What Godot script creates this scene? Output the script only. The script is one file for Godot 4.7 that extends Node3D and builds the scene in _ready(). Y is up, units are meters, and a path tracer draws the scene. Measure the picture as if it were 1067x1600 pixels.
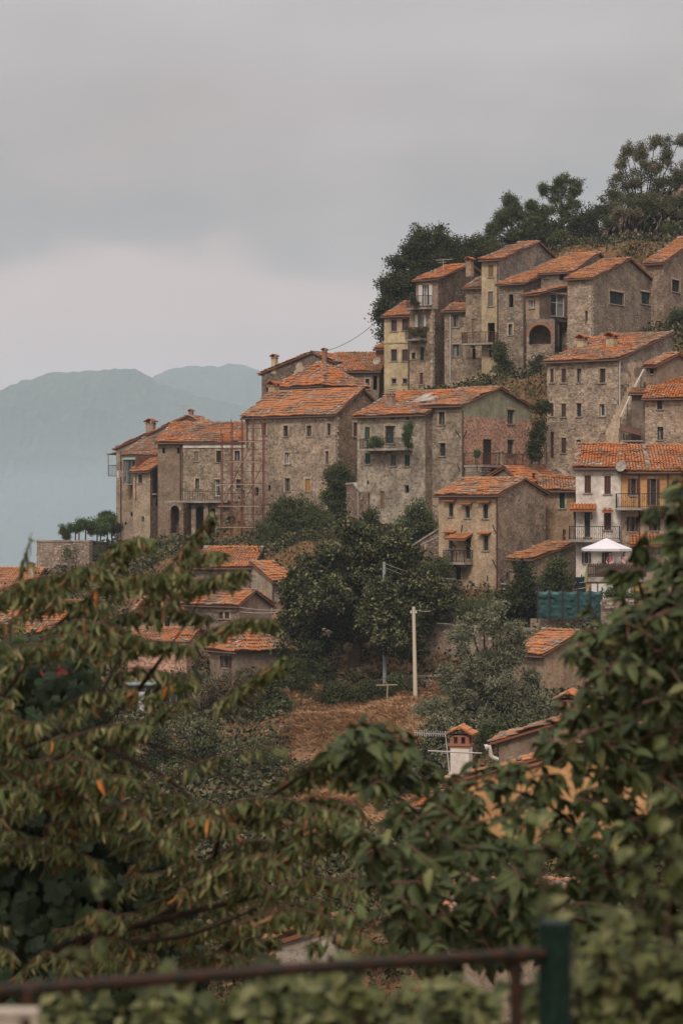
extends Node3D
# Hill village under an overcast sky. Metres, y up; the camera stands at the origin and looks along -z.

const F := 3764.0          # focal length in pixels of the photograph
var rng := RandomNumberGenerator.new()
var M := {}                # materials by name
var ground_points := []    # Vector3 points the ground passes through
var tile_mesh: ArrayMesh
var stone_meshes := []
var slab_stone: ArrayMesh
var tufts := {}

func at(px: float, py: float, d: float) -> Vector3:
	return Vector3((px - 533.5) / F * d, (800.0 - py) / F * d, -d)

func rf(a: float, b: float) -> float:
	return rng.randf_range(a, b)

func lin(r: float, g: float, b: float) -> Color:
	return Color(r, g, b).linear_to_srgb()

# ---------------------------------------------------------------- mesh builder
class MB:
	var s := {}
	func surf(m):
		if not s.has(m):
			s[m] = [PackedVector3Array(), PackedVector3Array(), PackedVector2Array(), PackedVector2Array(), PackedColorArray()]
		return s[m]
	# points run counter-clockwise seen from outside
	func poly(m, p: Array, uv: Array = [], uv2: Array = [], col := Color.WHITE, normals: Array = []) -> void:
		var a: Array = surf(m)
		var n: Vector3 = (p[1] - p[0]).cross(p[2] - p[0])
		if p.size() > 3 and n.length() < 1e-9:
			n = (p[2] - p[0]).cross(p[3] - p[0])
		n = n.normalized()
		for i in range(1, p.size() - 1):
			for k in [0, i + 1, i]:
				a[0].append(p[k])
				a[1].append(normals[k] if normals.size() else n)
				a[2].append(uv[k] if uv.size() else Vector2(p[k].x + p[k].z * 0.73, -p[k].y + p[k].z * 0.21) * 0.25)
				a[3].append(uv2[k] if uv2.size() else Vector2(p[k].x + p[k].z, -p[k].y) * 0.06)
				a[4].append(col)
	func quad(m, a: Vector3, b: Vector3, c: Vector3, d: Vector3, col := Color.WHITE) -> void:
		poly(m, [a, b, c, d], [], [], col)
	func box(m, t: Transform3D, size: Vector3, col := Color.WHITE, taper := 1.0) -> void:
		var h := size * 0.5
		var p := []
		for y in [-1.0, 1.0]:
			var k: float = 1.0 if y < 0 else taper
			for q in [Vector2(-1, 1), Vector2(1, 1), Vector2(1, -1), Vector2(-1, -1)]:
				p.append(t * Vector3(h.x * q.x * k, h.y * y, h.z * q.y * k))
		for f in [[0, 1, 5, 4], [1, 2, 6, 5], [2, 3, 7, 6], [3, 0, 4, 7], [4, 5, 6, 7], [3, 2, 1, 0]]:
			poly(m, [p[f[0]], p[f[1]], p[f[2]], p[f[3]]], [], [], col)
	func bx(m, lo: Vector3, hi: Vector3, col := Color.WHITE) -> void:
		box(m, Transform3D(Basis(), (lo + hi) * 0.5), (hi - lo).abs(), col)
	# a beam of rectangular section between two points
	func beam(m, a: Vector3, b: Vector3, w: float, h: float, col := Color.WHITE) -> void:
		var d := b - a
		if d.length() < 1e-4:
			return
		var z := d.normalized()
		var up := Vector3.UP if absf(z.y) < 0.98 else Vector3.RIGHT
		var x := up.cross(z).normalized()
		var y := z.cross(x)
		box(m, Transform3D(Basis(x, y, z), (a + b) * 0.5), Vector3(w, h, d.length()), col)
	func tube(m, pts: Array, radii: Array, sides := 6, col := Color.WHITE, cap := true) -> void:
		var a: Array = surf(m)
		var rings := []
		var norms := []
		var right := Vector3.ZERO
		for i in pts.size():
			var t: Vector3 = (pts[mini(i + 1, pts.size() - 1)] - pts[maxi(i - 1, 0)]).normalized()
			if right == Vector3.ZERO:
				right = (Vector3.UP if absf(t.y) < 0.9 else Vector3.RIGHT).cross(t).normalized()
			else:
				right = (right - t * right.dot(t)).normalized()
			var up := t.cross(right)
			var ring := []
			var nn := []
			for k in sides:
				var an := TAU * k / sides
				var n: Vector3 = right * cos(an) + up * sin(an)
				nn.append(n)
				ring.append(pts[i] + n * radii[i])
			rings.append(ring)
			norms.append(nn)
		var dist := 0.0
		for i in pts.size() - 1:
			var seg: float = (pts[i + 1] - pts[i]).length()
			for k in sides:
				var j := (k + 1) % sides
				var u0 := float(k) / sides
				var u1 := float(k + 1) / sides
				poly(m, [rings[i][k], rings[i][j], rings[i + 1][j], rings[i + 1][k]], [Vector2(u0, dist), Vector2(u1, dist), Vector2(u1, dist + seg), Vector2(u0, dist + seg)], [], col, [norms[i][k], norms[i][j], norms[i + 1][j], norms[i + 1][k]])
			dist += seg
		if cap:
			var r0: Array = rings[0].duplicate()
			r0.reverse()
			poly(m, r0, [], [], col)
			poly(m, rings[-1], [], [], col)
	func mesh() -> ArrayMesh:
		var am := ArrayMesh.new()
		for m in s:
			var a: Array = s[m]
			if a[0].is_empty():
				continue
			var arr := []
			arr.resize(Mesh.ARRAY_MAX)
			arr[Mesh.ARRAY_VERTEX] = a[0]
			arr[Mesh.ARRAY_NORMAL] = a[1]
			arr[Mesh.ARRAY_TEX_UV] = a[2]
			arr[Mesh.ARRAY_TEX_UV2] = a[3]
			arr[Mesh.ARRAY_COLOR] = a[4]
			am.add_surface_from_arrays(Mesh.PRIMITIVE_TRIANGLES, arr)
			am.surface_set_material(am.get_surface_count() - 1, m)
		return am

# collects copies of one small mesh with a colour each
class Copies:
	var buf := PackedFloat32Array()
	var n := 0
	func add(t: Transform3D, c: Color) -> void:
		var b := t.basis
		var o := t.origin
		buf.append_array(PackedFloat32Array([b.x.x, b.y.x, b.z.x, o.x, b.x.y, b.y.y, b.z.y, o.y, b.x.z, b.y.z, b.z.z, o.z, c.r, c.g, c.b, 1.0]))
		n += 1
	func node(called: String, mesh: Mesh, parent: Node) -> MultiMeshInstance3D:
		var mi := MultiMeshInstance3D.new()
		mi.name = called
		var mm := MultiMesh.new()
		mm.transform_format = MultiMesh.TRANSFORM_3D
		mm.use_colors = true
		mm.mesh = mesh
		mm.instance_count = n
		mm.buffer = buf
		mi.multimesh = mm
		mi.set_meta("kind", "stuff")
		parent.add_child(mi, true)
		return mi

func put(called: String, mb: MB, parent: Node = self) -> MeshInstance3D:
	var o := MeshInstance3D.new()
	o.name = called
	o.mesh = mb.mesh()
	parent.add_child(o, true)
	return o

func tag(o: Node, label: String, category := "", group := "", kind := "") -> Node:
	if label: o.set_meta("label", label)
	if category: o.set_meta("category", category)
	if group: o.set_meta("group", group)
	if kind: o.set_meta("kind", kind)
	return o

func thing(called: String, label: String, category: String, where := Vector3.ZERO, group := "") -> Node3D:
	var o := Node3D.new()
	o.name = called
	add_child(o, true)
	o.position = where
	tag(o, label, category, group)
	return o

# ---------------------------------------------------------------- materials
func mat(called: String, c: Color, rough := 0.9, spec := 0.3) -> StandardMaterial3D:
	var m := StandardMaterial3D.new()
	m.resource_name = called
	m.albedo_color = c
	m.roughness = rough
	m.metallic_specular = spec
	M[called] = m
	return m

func noise(kind: int, freq: float, sd: int, oct := 1) -> FastNoiseLite:
	var n := FastNoiseLite.new()
	n.noise_type = kind as FastNoiseLite.NoiseType
	n.seed = sd
	n.frequency = freq
	n.fractal_type = FastNoiseLite.FRACTAL_FBM if oct > 1 else FastNoiseLite.FRACTAL_NONE
	n.fractal_octaves = oct
	return n

func grey(n: FastNoiseLite, size: int) -> PackedByteArray:
	var im := n.get_seamless_image(size, size)
	im.convert(Image.FORMAT_L8)
	return im.get_data()

func picture(data: PackedByteArray, size: int, fmt := Image.FORMAT_RGB8) -> ImageTexture:
	return ImageTexture.create_from_image(Image.create_from_data(size, size, false, fmt, data))

# rubble wall: cells of different stone in lighter or darker mortar. plaster 0..1 leaves a coat of old plaster over part of it
func rubble(called: String, stone_a: Color, stone_b: Color, mortar: Color, plaster: float, coat: Color, sd: int, stains: Texture2D) -> StandardMaterial3D:
	var z := 512
	var cell := noise(FastNoiseLite.TYPE_CELLULAR, 0.042, sd)
	cell.cellular_return_type = FastNoiseLite.RETURN_CELL_VALUE
	cell.cellular_jitter = 0.95
	var edge := noise(FastNoiseLite.TYPE_CELLULAR, 0.042, sd)
	edge.cellular_return_type = FastNoiseLite.RETURN_DISTANCE2_SUB
	edge.cellular_jitter = 0.95
	var a := grey(cell, z)
	var e := grey(edge, z)
	var g := grey(noise(FastNoiseLite.TYPE_SIMPLEX, 0.12, sd + 3, 3), z)
	var big := grey(noise(FastNoiseLite.TYPE_SIMPLEX, 0.012, sd + 5, 4), z)
	var out := PackedByteArray()
	out.resize(z * z * 3)
	var hgt := PackedByteArray()
	hgt.resize(z * z)
	for i in z * z:
		var ev := e[i] / 255.0
		var st := smoothstep(0.10, 0.26, ev)
		var t := a[i] / 255.0
		var grain := g[i] / 255.0 - 0.5
		var c := stone_a.lerp(stone_b, t)
		var k := 0.80 + 0.40 * fposmod(t * 7.31, 1.0)
		c = Color(c.r * k, c.g * k, c.b * k)
		c = mortar.lerp(c, st)
		var cover := smoothstep(0.0, 0.10, plaster - (1.0 - big[i] / 255.0) + grain * 0.25)
		c = c.lerp(coat, cover * 0.9)
		k = 1.0 + grain * 0.5
		out[i * 3] = int(clampf(c.r * k, 0, 1) * 255)
		out[i * 3 + 1] = int(clampf(c.g * k, 0, 1) * 255)
		out[i * 3 + 2] = int(clampf(c.b * k, 0, 1) * 255)
		hgt[i] = int(clampf(lerpf(st * (0.55 + 0.35 * t), 0.75, cover) + grain * 0.2, 0, 1) * 255)
	var m := mat(called, Color.WHITE, 0.95, 0.2)
	m.albedo_texture = picture(out, z)
	m.heightmap_enabled = true
	m.heightmap_texture = picture(hgt, z, Image.FORMAT_L8)
	m.heightmap_scale = 4.0
	stain(m, stains)
	return m

func stain(m: StandardMaterial3D, tex: Texture2D) -> void:
	m.detail_enabled = true
	m.detail_blend_mode = BaseMaterial3D.BLEND_MODE_MUL
	m.detail_albedo = tex
	m.detail_uv_layer = BaseMaterial3D.DETAIL_UV_2

# plaster with grain, and patches (share 0..1) where another colour shows
func plaster(called: String, c: Color, patch: Color, share: float, sd: int, stains: Texture2D, freq := 0.02) -> StandardMaterial3D:
	var z := 512
	var g := grey(noise(FastNoiseLite.TYPE_SIMPLEX, 0.15, sd, 3), z)
	var b := grey(noise(FastNoiseLite.TYPE_SIMPLEX, freq, sd + 1, 5), z)
	var out := PackedByteArray()
	out.resize(z * z * 3)
	for i in z * z:
		var grain := g[i] / 255.0 - 0.5
		var k := smoothstep(0.0, 0.05, share - b[i] / 255.0 + grain * 0.12)
		var q := c.lerp(patch, k)
		var v := 1.0 + grain * (0.16 + 0.4 * k)
		out[i * 3] = int(clampf(q.r * v, 0, 1) * 255)
		out[i * 3 + 1] = int(clampf(q.g * v, 0, 1) * 255)
		out[i * 3 + 2] = int(clampf(q.b * v, 0, 1) * 255)
	var m := mat(called, Color.WHITE, 0.92, 0.2)
	m.albedo_texture = picture(out, z)
	m.heightmap_enabled = true
	m.heightmap_texture = picture(g, z, Image.FORMAT_L8)
	m.heightmap_scale = 1.0
	stain(m, stains)
	return m

func stain_texture(sd: int, lo: float) -> ImageTexture:
	var z := 512
	var b := grey(noise(FastNoiseLite.TYPE_SIMPLEX, 0.014, sd, 6), z)
	var s2 := grey(noise(FastNoiseLite.TYPE_SIMPLEX, 0.05, sd + 9, 5), z)
	var out := PackedByteArray()
	out.resize(z * z * 3)
	for i in z * z:
		var v := clampf(lo + (1.0 - lo) * (0.65 * b[i] / 255.0 + 0.35 * s2[i] / 255.0) * 1.6 - 0.08, 0.0, 1.0)
		var w := s2[i] / 255.0
		out[i * 3] = int(v * 255)
		out[i * 3 + 1] = int(v * lerpf(0.95, 1.0, w) * 255)
		out[i * 3 + 2] = int(v * lerpf(0.88, 1.0, w) * 255)
	return picture(out, z)

func make_materials() -> void:
	var st := stain_texture(11, 0.72)
	var st2 := stain_texture(31, 0.80)
	rubble("stone_tan", lin(0.43, 0.347, 0.268), lin(0.345, 0.28, 0.222), lin(0.46, 0.378, 0.297), 0.44, lin(0.48, 0.40, 0.315), 4, st)
	rubble("stone_light", lin(0.47, 0.385, 0.30), lin(0.39, 0.318, 0.245), lin(0.50, 0.415, 0.325), 0.60, lin(0.54, 0.45, 0.352), 14, st)
	rubble("stone_grey", lin(0.38, 0.303, 0.242), lin(0.28, 0.228, 0.188), lin(0.39, 0.316, 0.255), 0.30, lin(0.41, 0.337, 0.27), 24, st)
	rubble("stone_brown", lin(0.28, 0.208, 0.165), lin(0.19, 0.146, 0.12), lin(0.27, 0.205, 0.16), 0.2, lin(0.32, 0.245, 0.19), 34, st)
	plaster("plaster_tan", lin(0.42, 0.325, 0.245), lin(0.33, 0.25, 0.19), 0.42, 44, st2)
	plaster("plaster_old", lin(0.54, 0.447, 0.345), lin(0.42, 0.34, 0.26), 0.50, 45, st2, 0.03)
	plaster("plaster_cream", lin(0.52, 0.44, 0.30), lin(0.42, 0.34, 0.23), 0.35, 46, st2)
	plaster("plaster_yellow", lin(0.58, 0.50, 0.32), lin(0.52, 0.44, 0.28), 0.33, 47, st2)
	plaster("plaster_ochre", lin(0.64, 0.385, 0.18), lin(0.56, 0.33, 0.15), 0.33, 48, st2)
	plaster("plaster_white", lin(0.78, 0.745, 0.70), lin(0.69, 0.65, 0.60), 0.33, 49, st2)
	plaster("plaster_grey", lin(0.34, 0.275, 0.225), lin(0.27, 0.215, 0.175), 0.4, 50, st2)
	plaster("plaster_dark", lin(0.21, 0.165, 0.13), lin(0.16, 0.125, 0.10), 0.4, 51, st2)
	plaster("plaster_pink", lin(0.66, 0.385, 0.295), lin(0.30, 0.24, 0.185), 0.43, 52, st2, 0.022)
	plaster("plaster_green", lin(0.37, 0.375, 0.275), lin(0.32, 0.32, 0.235), 0.36, 53, st2)
	plaster("plaster_red", lin(0.27, 0.13, 0.10), lin(0.22, 0.12, 0.09), 0.4, 54, st2)
	plaster("concrete", lin(0.40, 0.37, 0.33), lin(0.30, 0.28, 0.25), 0.45, 55, st2)
	plaster("soil", lin(0.26, 0.145, 0.075), lin(0.19, 0.11, 0.06), 0.5, 56, st2)
	for w in [["wood_brown", lin(0.075, 0.045, 0.032)], ["wood_dark", lin(0.035, 0.023, 0.018)], ["wood_tan", lin(0.22, 0.14, 0.075)], ["wood_maroon", lin(0.11, 0.042, 0.035)], ["wood_green", lin(0.035, 0.085, 0.065)], ["wood_darkgreen", lin(0.022, 0.045, 0.036)], ["wood_greygreen", lin(0.12, 0.13, 0.11)], ["wood_grey", lin(0.19, 0.155, 0.12)], ["wood_white", lin(0.62, 0.60, 0.56)], ["wood_amber", lin(0.40, 0.22, 0.07)], ["wood_purple", lin(0.10, 0.06, 0.052)]]:
		mat(w[0], w[1], 0.75)
	mat("curtain", lin(0.55, 0.50, 0.45), 0.95)
	mat("iron", lin(0.035, 0.03, 0.028), 0.6)
	mat("iron_rust", lin(0.09, 0.045, 0.03), 0.8)
	mat("pipe_red", lin(0.16, 0.046, 0.036), 0.6)
	mat("pipe_rust", lin(0.14, 0.06, 0.04), 0.75)
	mat("plank_wood", lin(0.32, 0.24, 0.17), 0.9)
	mat("gutter", lin(0.10, 0.065, 0.05), 0.5)
	mat("pipe_light", lin(0.42, 0.39, 0.35), 0.6)
	mat("cable", lin(0.40, 0.37, 0.34), 0.7)
	mat("cable_dark", lin(0.06, 0.055, 0.05), 0.7)
	mat("terracotta", lin(0.33, 0.125, 0.06), 0.85)
	mat("brick", lin(0.27, 0.125, 0.08), 0.9)
	mat("roof_bed", lin(0.17, 0.075, 0.045), 0.95)
	mat("white_cloth", lin(0.56, 0.545, 0.555), 0.95)
	mat("steel", lin(0.45, 0.45, 0.45), 0.35)
	M.steel.metallic = 0.8
	var gl := mat("glass", Color(0.35, 0.4, 0.4, 0.2), 0.08, 0.16)
	gl.transparency = BaseMaterial3D.TRANSPARENCY_ALPHA
	var tl := mat("tile", Color.WHITE, 0.85)
	tl.vertex_color_use_as_albedo = true
	var vs := mat("loose_stone", Color.WHITE, 0.95)
	vs.vertex_color_use_as_albedo = true
	var lf := mat("leaf", Color.WHITE, 0.8, 0.2)
	lf.vertex_color_use_as_albedo = true
	lf.backlight_enabled = true
	lf.backlight = Color(0.10, 0.11, 0.05)
	var nl := mat("near_leaf", Color.WHITE, 0.6, 0.28)
	nl.vertex_color_use_as_albedo = true
	nl.backlight_enabled = true
	nl.backlight = Color(0.18, 0.2, 0.08)
	var bk := plaster("bark", lin(0.11, 0.08, 0.06), lin(0.06, 0.045, 0.035), 0.5, 57, st2)
	bk.heightmap_scale = 2.0
	var gd := plaster("ground", lin(0.30, 0.18, 0.095), lin(0.15, 0.105, 0.055), 0.44, 58, st2, 0.02)
	gd.heightmap_scale = 12.0
	plaster("far_forest", lin(0.045, 0.058, 0.034), lin(0.085, 0.088, 0.05), 0.42, 59, st2, 0.05).heightmap_enabled = false
	mat("twig", lin(0.10, 0.055, 0.038), 0.8)

# small meshes that are copied many times
func make_pieces() -> void:
	var mb := MB.new()
	var seg := 4
	for i in seg:
		var a0 := PI * i / seg
		var a1 := PI * (i + 1) / seg
		var p := func(a: float, r: float, z: float, lift: float) -> Vector3: return Vector3(cos(a) * r, sin(a) * r * 0.6 + lift, z)
		var nn := func(a: float) -> Vector3: return Vector3(cos(a), sin(a), 0.05).normalized()
		mb.poly(M.tile, [p.call(a0, 0.12, 0.0, 0.05), p.call(a0, 0.095, -0.5, 0.0), p.call(a1, 0.095, -0.5, 0.0), p.call(a1, 0.12, 0.0, 0.05)], [], [], Color.WHITE, [nn.call(a0), nn.call(a0), nn.call(a1), nn.call(a1)])
		mb.poly(M.tile, [p.call(a0, 0.12, 0.0, 0.05), p.call(a1, 0.12, 0.0, 0.05), p.call(a1, 0.10, 0.0, 0.0), p.call(a0, 0.10, 0.0, 0.0)])
	tile_mesh = mb.mesh()
	for k in 3:
		stone_meshes.append(lump(M.loose_stone, 70 + k, 0.78, true))
	slab_stone = lump(M.loose_stone, 91, 0.9, true)

# an uneven chamfered stone of size 1
func lump(m, sd: int, chamfer: float, flat: bool) -> ArrayMesh:
	var r := RandomNumberGenerator.new()
	r.seed = sd
	var mb := MB.new()
	var top := []
	var low := []
	for k in 6:
		var a := TAU * (k + r.randf_range(-0.25, 0.25)) / 6
		var q := Vector3(cos(a) * 0.55, 0, sin(a) * 0.55) * r.randf_range(0.85, 1.1)
		low.append(q + Vector3(0, -0.5, 0))
		top.append(q * chamfer + Vector3(0, r.randf_range(0.3, 0.5), 0))
	for k in 6:
		var j := (k + 1) % 6
		mb.poly(m, [low[j], low[k], top[k], top[j]])
	var t2 := top.duplicate()
	t2.reverse()
	mb.poly(m, t2)
	return mb.mesh()

# ---------------------------------------------------------------- houses
# A house is a box with its nearest corner at the node: the front runs to local -x (facing +z), the side runs to local -z (facing +x).
class House:
	var node: Node3D
	var inv: Transform3D
	var w: float
	var dp: float
	var d: float
	var he: float          # eave height at the corner
	var roof: Node3D
	var slopes := []       # [origin, normal, eave vector, up vector, length, left inset, right inset, width]
	var holes := {"front": [], "side": []}
	var faces := {}
	# the local point where the line of sight through a pixel meets a local plane
	func hit(px: float, py: float, o: Vector3, n: Vector3) -> Vector3:
		var a := inv * Vector3.ZERO
		var b := inv * Vector3((px - 533.5) / 3764.0 * 100.0, (800.0 - py) / 3764.0 * 100.0, -100.0)
		var r := b - a
		return a + r * ((o - a).dot(n) / r.dot(n))
	func fp(face: String, px: float, py: float, off := 0.0) -> Vector3:
		var n := Vector3(0, 0, 1) if face == "front" else Vector3(1, 0, 0)
		return hit(px, py, n * off, n)
	# coordinates along and up a face
	func fxy(face: String, px: float, py: float) -> Vector2:
		var p := fp(face, px, py)
		return Vector2(p.x, p.y) if face == "front" else Vector2(-p.z, p.y)
	func frame(face: String) -> Transform3D:
		return Transform3D() if face == "front" else Transform3D(Basis(Vector3(0, 0, -1), Vector3.UP, Vector3(1, 0, 0)), Vector3.ZERO)
	func scale() -> float:
		return d / 3764.0

func clip_cell(cell: PackedVector2Array, shape: PackedVector2Array) -> PackedVector2Array:
	var r := Geometry2D.intersect_polygons(cell, shape)
	if r.is_empty():
		return PackedVector2Array()
	var best: PackedVector2Array = r[0]
	if Geometry2D.is_polygon_clockwise(best):
		best.reverse()
	return best

# one wall with openings. bands: [[top height, material] ...] from the bottom up
func wall_face(called: String, parent: Node, t: Transform3D, shape: Array, holes: Array, bands: Array) -> MeshInstance3D:
	var mb := MB.new()
	var sh := PackedVector2Array(shape)
	var lo := sh[0]
	var hi := sh[0]
	for q in sh:
		lo = lo.min(q)
		hi = hi.max(q)
	var xs := [lo.x, hi.x]
	var ys := [lo.y, hi.y]
	for h in holes:
		for v in [h.position.x, h.end.x]: if v > lo.x and v < hi.x: xs.append(v)
		for v in [h.position.y, h.end.y]: if v > lo.y and v < hi.y: ys.append(v)
	for b in bands:
		if b[0] > lo.y and b[0] < hi.y: ys.append(b[0])
	xs.sort()
	ys.sort()
	var off := Vector2(rf(0, 40), rf(0, 40))
	for i in xs.size() - 1:
		for j in ys.size() - 1:
			if xs[i + 1] - xs[i] < 1e-4 or ys[j + 1] - ys[j] < 1e-4:
				continue
			var mid := Vector2(xs[i] + xs[i + 1], ys[j] + ys[j + 1]) * 0.5
			var inside := false
			for h in holes:
				if h.has_point(mid): inside = true
			if inside:
				continue
			var cell := clip_cell(PackedVector2Array([Vector2(xs[i], ys[j]), Vector2(xs[i + 1], ys[j]), Vector2(xs[i + 1], ys[j + 1]), Vector2(xs[i], ys[j + 1])]), sh)
			if cell.size() < 3:
				continue
			var m = bands[-1][1]
			for b in bands:
				if mid.y < b[0]:
					m = b[1]
					break
			var p := []
			var uv := []
			var uv2 := []
			for q in cell:
				p.append(t * Vector3(q.x, q.y, 0))
				uv.append((Vector2(q.x, -q.y) + off) * Vector2(1.0 / 4.4, 1.0 / 3.2))
				uv2.append((Vector2(q.x, -q.y) + off) / 15.0)
			mb.poly(m, p, uv, uv2)
	# the thickness of the wall round each opening
	for h in holes:
		var m = bands[-1][1]
		for b in bands:
			if h.get_center().y < b[0]:
				m = b[1]
				break
		var dz := Vector3(0, 0, -0.3)
		var c := [Vector3(h.position.x, h.position.y, 0), Vector3(h.end.x, h.position.y, 0), Vector3(h.end.x, h.end.y, 0), Vector3(h.position.x, h.end.y, 0)]
		for k in 4:
			var p: Vector3 = c[k]
			var q: Vector3 = c[(k + 1) % 4]
			mb.quad(m, t * p, t * q, t * (q + dz), t * (p + dz))
	return put(called, mb, parent)

const WOODS := {"s": "wood_brown", "g": "wood_green", "y": "wood_grey", "p": "wood_purple", "t": "wood_tan", "m": "wood_maroon", "e": "wood_greygreen", "a": "wood_amber", "n": "wood_darkgreen", "w": "wood_white", "k": "wood_dark"}

func shutter_leaf(mb: MB, m, t: Transform3D, w: float, h: float) -> void:
	var f := 0.055
	mb.box(m, t * Transform3D(Basis(), Vector3(-w / 2 + f / 2, 0, 0)), Vector3(f, h, 0.04))
	mb.box(m, t * Transform3D(Basis(), Vector3(w / 2 - f / 2, 0, 0)), Vector3(f, h, 0.04))
	for y in [-h / 2 + f / 2, 0.0, h / 2 - f / 2]:
		mb.box(m, t * Transform3D(Basis(), Vector3(0, y, 0)), Vector3(w - 2 * f - 0.004, f, 0.036))
	var n := maxi(4, int(h / 0.13))
	for i in n:
		mb.box(m, t * Transform3D(Basis(Vector3.RIGHT, 0.7), Vector3(0, -h / 2 + h * (i + 0.5) / n, -0.004)), Vector3(w - 2 * f - 0.006, 0.012, 0.06))
	mb.box(m, t * Transform3D(Basis(), Vector3(0, 0, -0.03)), Vector3(w - 2 * f, h - 2 * f, 0.006))

# what stands in one opening; kind: d glazed, s closed shutters, o open shutters beside glass, h bare hole, b walled up, k door, a arch
func fill_opening(parent: Node3D, t: Transform3D, r: Rect2, kind: String, colour: String, extra: String) -> void:
	var w := r.size.x
	var h := r.size.y
	var cx := r.get_center().x
	var cy := r.get_center().y
	var mid := t * Transform3D(Basis(), Vector3(cx, cy, 0))
	var wood = M[WOODS.get(colour, "wood_brown")]
	var mb := MB.new()
	var at_ := func(x: float, y: float, z: float) -> Transform3D: return mid * Transform3D(Basis(), Vector3(x, y, z))
	if kind == "h":
		return
	if kind == "b":
		mb.box(M.plaster_tan if colour != "w" else M.plaster_old, at_.call(0, 0, -0.12), Vector3(w + 0.02, h + 0.02, 0.1))
		put("walled_up_window", mb, parent)
		return
	if kind == "a":
		# round arch: a ring of masonry fills the corners of the opening
		var m = M.stone_brown
		var rad := w / 2
		var spring := h / 2 - rad
		var n := 10
		var prev := Vector2(rad, spring)
		for i in n:
			var a := PI * (i + 1) / n
			var q := Vector2(cos(a) * rad, spring + sin(a) * rad)
			var corner := Vector2(rad if a <= PI / 2 + 0.01 else -rad, h / 2)
			var tri := [prev, corner, q]
			mb.poly(m, tri.map(func(v): return mid * Vector3(v.x, v.y, -0.01)))
			mb.quad(m, mid * Vector3(q.x, q.y, -0.01), mid * Vector3(prev.x, prev.y, -0.01), mid * Vector3(prev.x, prev.y, -0.9), mid * Vector3(q.x, q.y, -0.9))
			# voussoir
			var c0 := (prev + q) * 0.5
			var out := (c0 - Vector2(0, spring)).normalized()
			mb.box(M.brick if extra == "brick" else M.stone_light, mid * Transform3D(Basis(Vector3(-out.y, out.x, 0), Vector3(out.x, out.y, 0), Vector3(0, 0, -1)), Vector3(c0.x + out.x * 0.13, c0.y + out.y * 0.13, 0.0)), Vector3((q - prev).length() * 0.98, 0.24, 0.05))
			prev = q
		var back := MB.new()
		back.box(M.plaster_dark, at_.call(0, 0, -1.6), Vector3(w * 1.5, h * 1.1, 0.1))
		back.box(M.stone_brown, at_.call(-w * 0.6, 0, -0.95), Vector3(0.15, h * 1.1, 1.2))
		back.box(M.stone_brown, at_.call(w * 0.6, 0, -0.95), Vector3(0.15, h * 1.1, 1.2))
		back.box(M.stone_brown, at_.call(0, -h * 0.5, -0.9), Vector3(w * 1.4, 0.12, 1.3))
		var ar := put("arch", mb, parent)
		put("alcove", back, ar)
		return
	if kind == "k":
		mb.box(wood, at_.call(0, 0, -0.17), Vector3(w - 0.02, h - 0.02, 0.05))
		var nb := maxi(3, int(w / 0.2))
		for i in nb:
			mb.box(wood, at_.call(-w / 2 + w * (i + 0.5) / nb, 0, -0.135), Vector3(w / nb - 0.02, h - 0.14, 0.025))
		for s in [-1, 1]:
			mb.box(wood, at_.call(s * (w / 2 - 0.03), 0, -0.11), Vector3(0.07, h - 0.01, 0.06))
		mb.box(wood, at_.call(0, h / 2 - 0.04, -0.11), Vector3(w - 0.13, 0.07, 0.058))
		var dr := put("door", mb, parent)
		var hm := MB.new()
		hm.box(M.steel, at_.call(w * 0.3, -h * 0.05, -0.10), Vector3(0.04, 0.16, 0.05))
		put("handle", hm, dr)
		return
	# window frame
	var z := -0.2
	var f := 0.06
	var fm = wood
	if kind == "o" and extra == "white": fm = M.wood_white
	if kind == "d" and colour == "w": fm = M.wood_white
	for s in [-1, 1]:
		mb.box(fm, at_.call(s * (w / 2 - f / 2), 0, z), Vector3(f, h - 0.004, 0.07))
	for y in [-h / 2 + f / 2, h / 2 - f / 2]:
		mb.box(fm, at_.call(0, y, z), Vector3(w - 2 * f - 0.003, f, 0.066))
	if w > 0.5:
		mb.box(fm, at_.call(0, 0, z), Vector3(0.07, h - 2 * f - 0.004, 0.064))
	if h > 1.1 and kind == "d":
		mb.box(fm, at_.call(0, h * 0.12, z), Vector3(w - 2 * f - 0.006, 0.04, 0.05))
	var win := put("window", mb, parent)
	for s in ([-1, 1] if w > 0.5 else [0]):
		var pm := MB.new()
		var pw := (w / 2 - f - 0.035) if s != 0 else w - 2 * f
		pm.box(M.glass, at_.call(s * (pw / 2 + 0.035), 0, z - 0.004), Vector3(pw + 0.01, h - 2 * f, 0.008))
		put("pane", pm, win)
	if rng.randf() < 0.4 or extra == "curtain":
		var cm := MB.new()
		var s2 := -1.0 if rng.randf() < 0.5 else 1.0
		var folds := 5
		for i in folds:
			cm.box(M.curtain, at_.call(s2 * (w / 2 - w * 0.42 * (i + 0.5) / folds), 0, z - 0.12 - 0.02 * (i % 2)), Vector3(w * 0.42 / folds, h - 0.02, 0.02))
		put("curtain", cm, win)
	# stone sill and surround
	var sm := MB.new()
	sm.box(M.concrete, at_.call(0, -h / 2 - 0.04, -0.03), Vector3(w + 0.24, 0.08, 0.24))
	put("sill", sm, win)
	var lm := MB.new()
	lm.box(M.brick if extra == "brick" else M.plaster_old, at_.call(0, h / 2 + 0.085, 0.0), Vector3(w + 0.3, 0.15, 0.06))
	put("lintel", lm, win)
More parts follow.
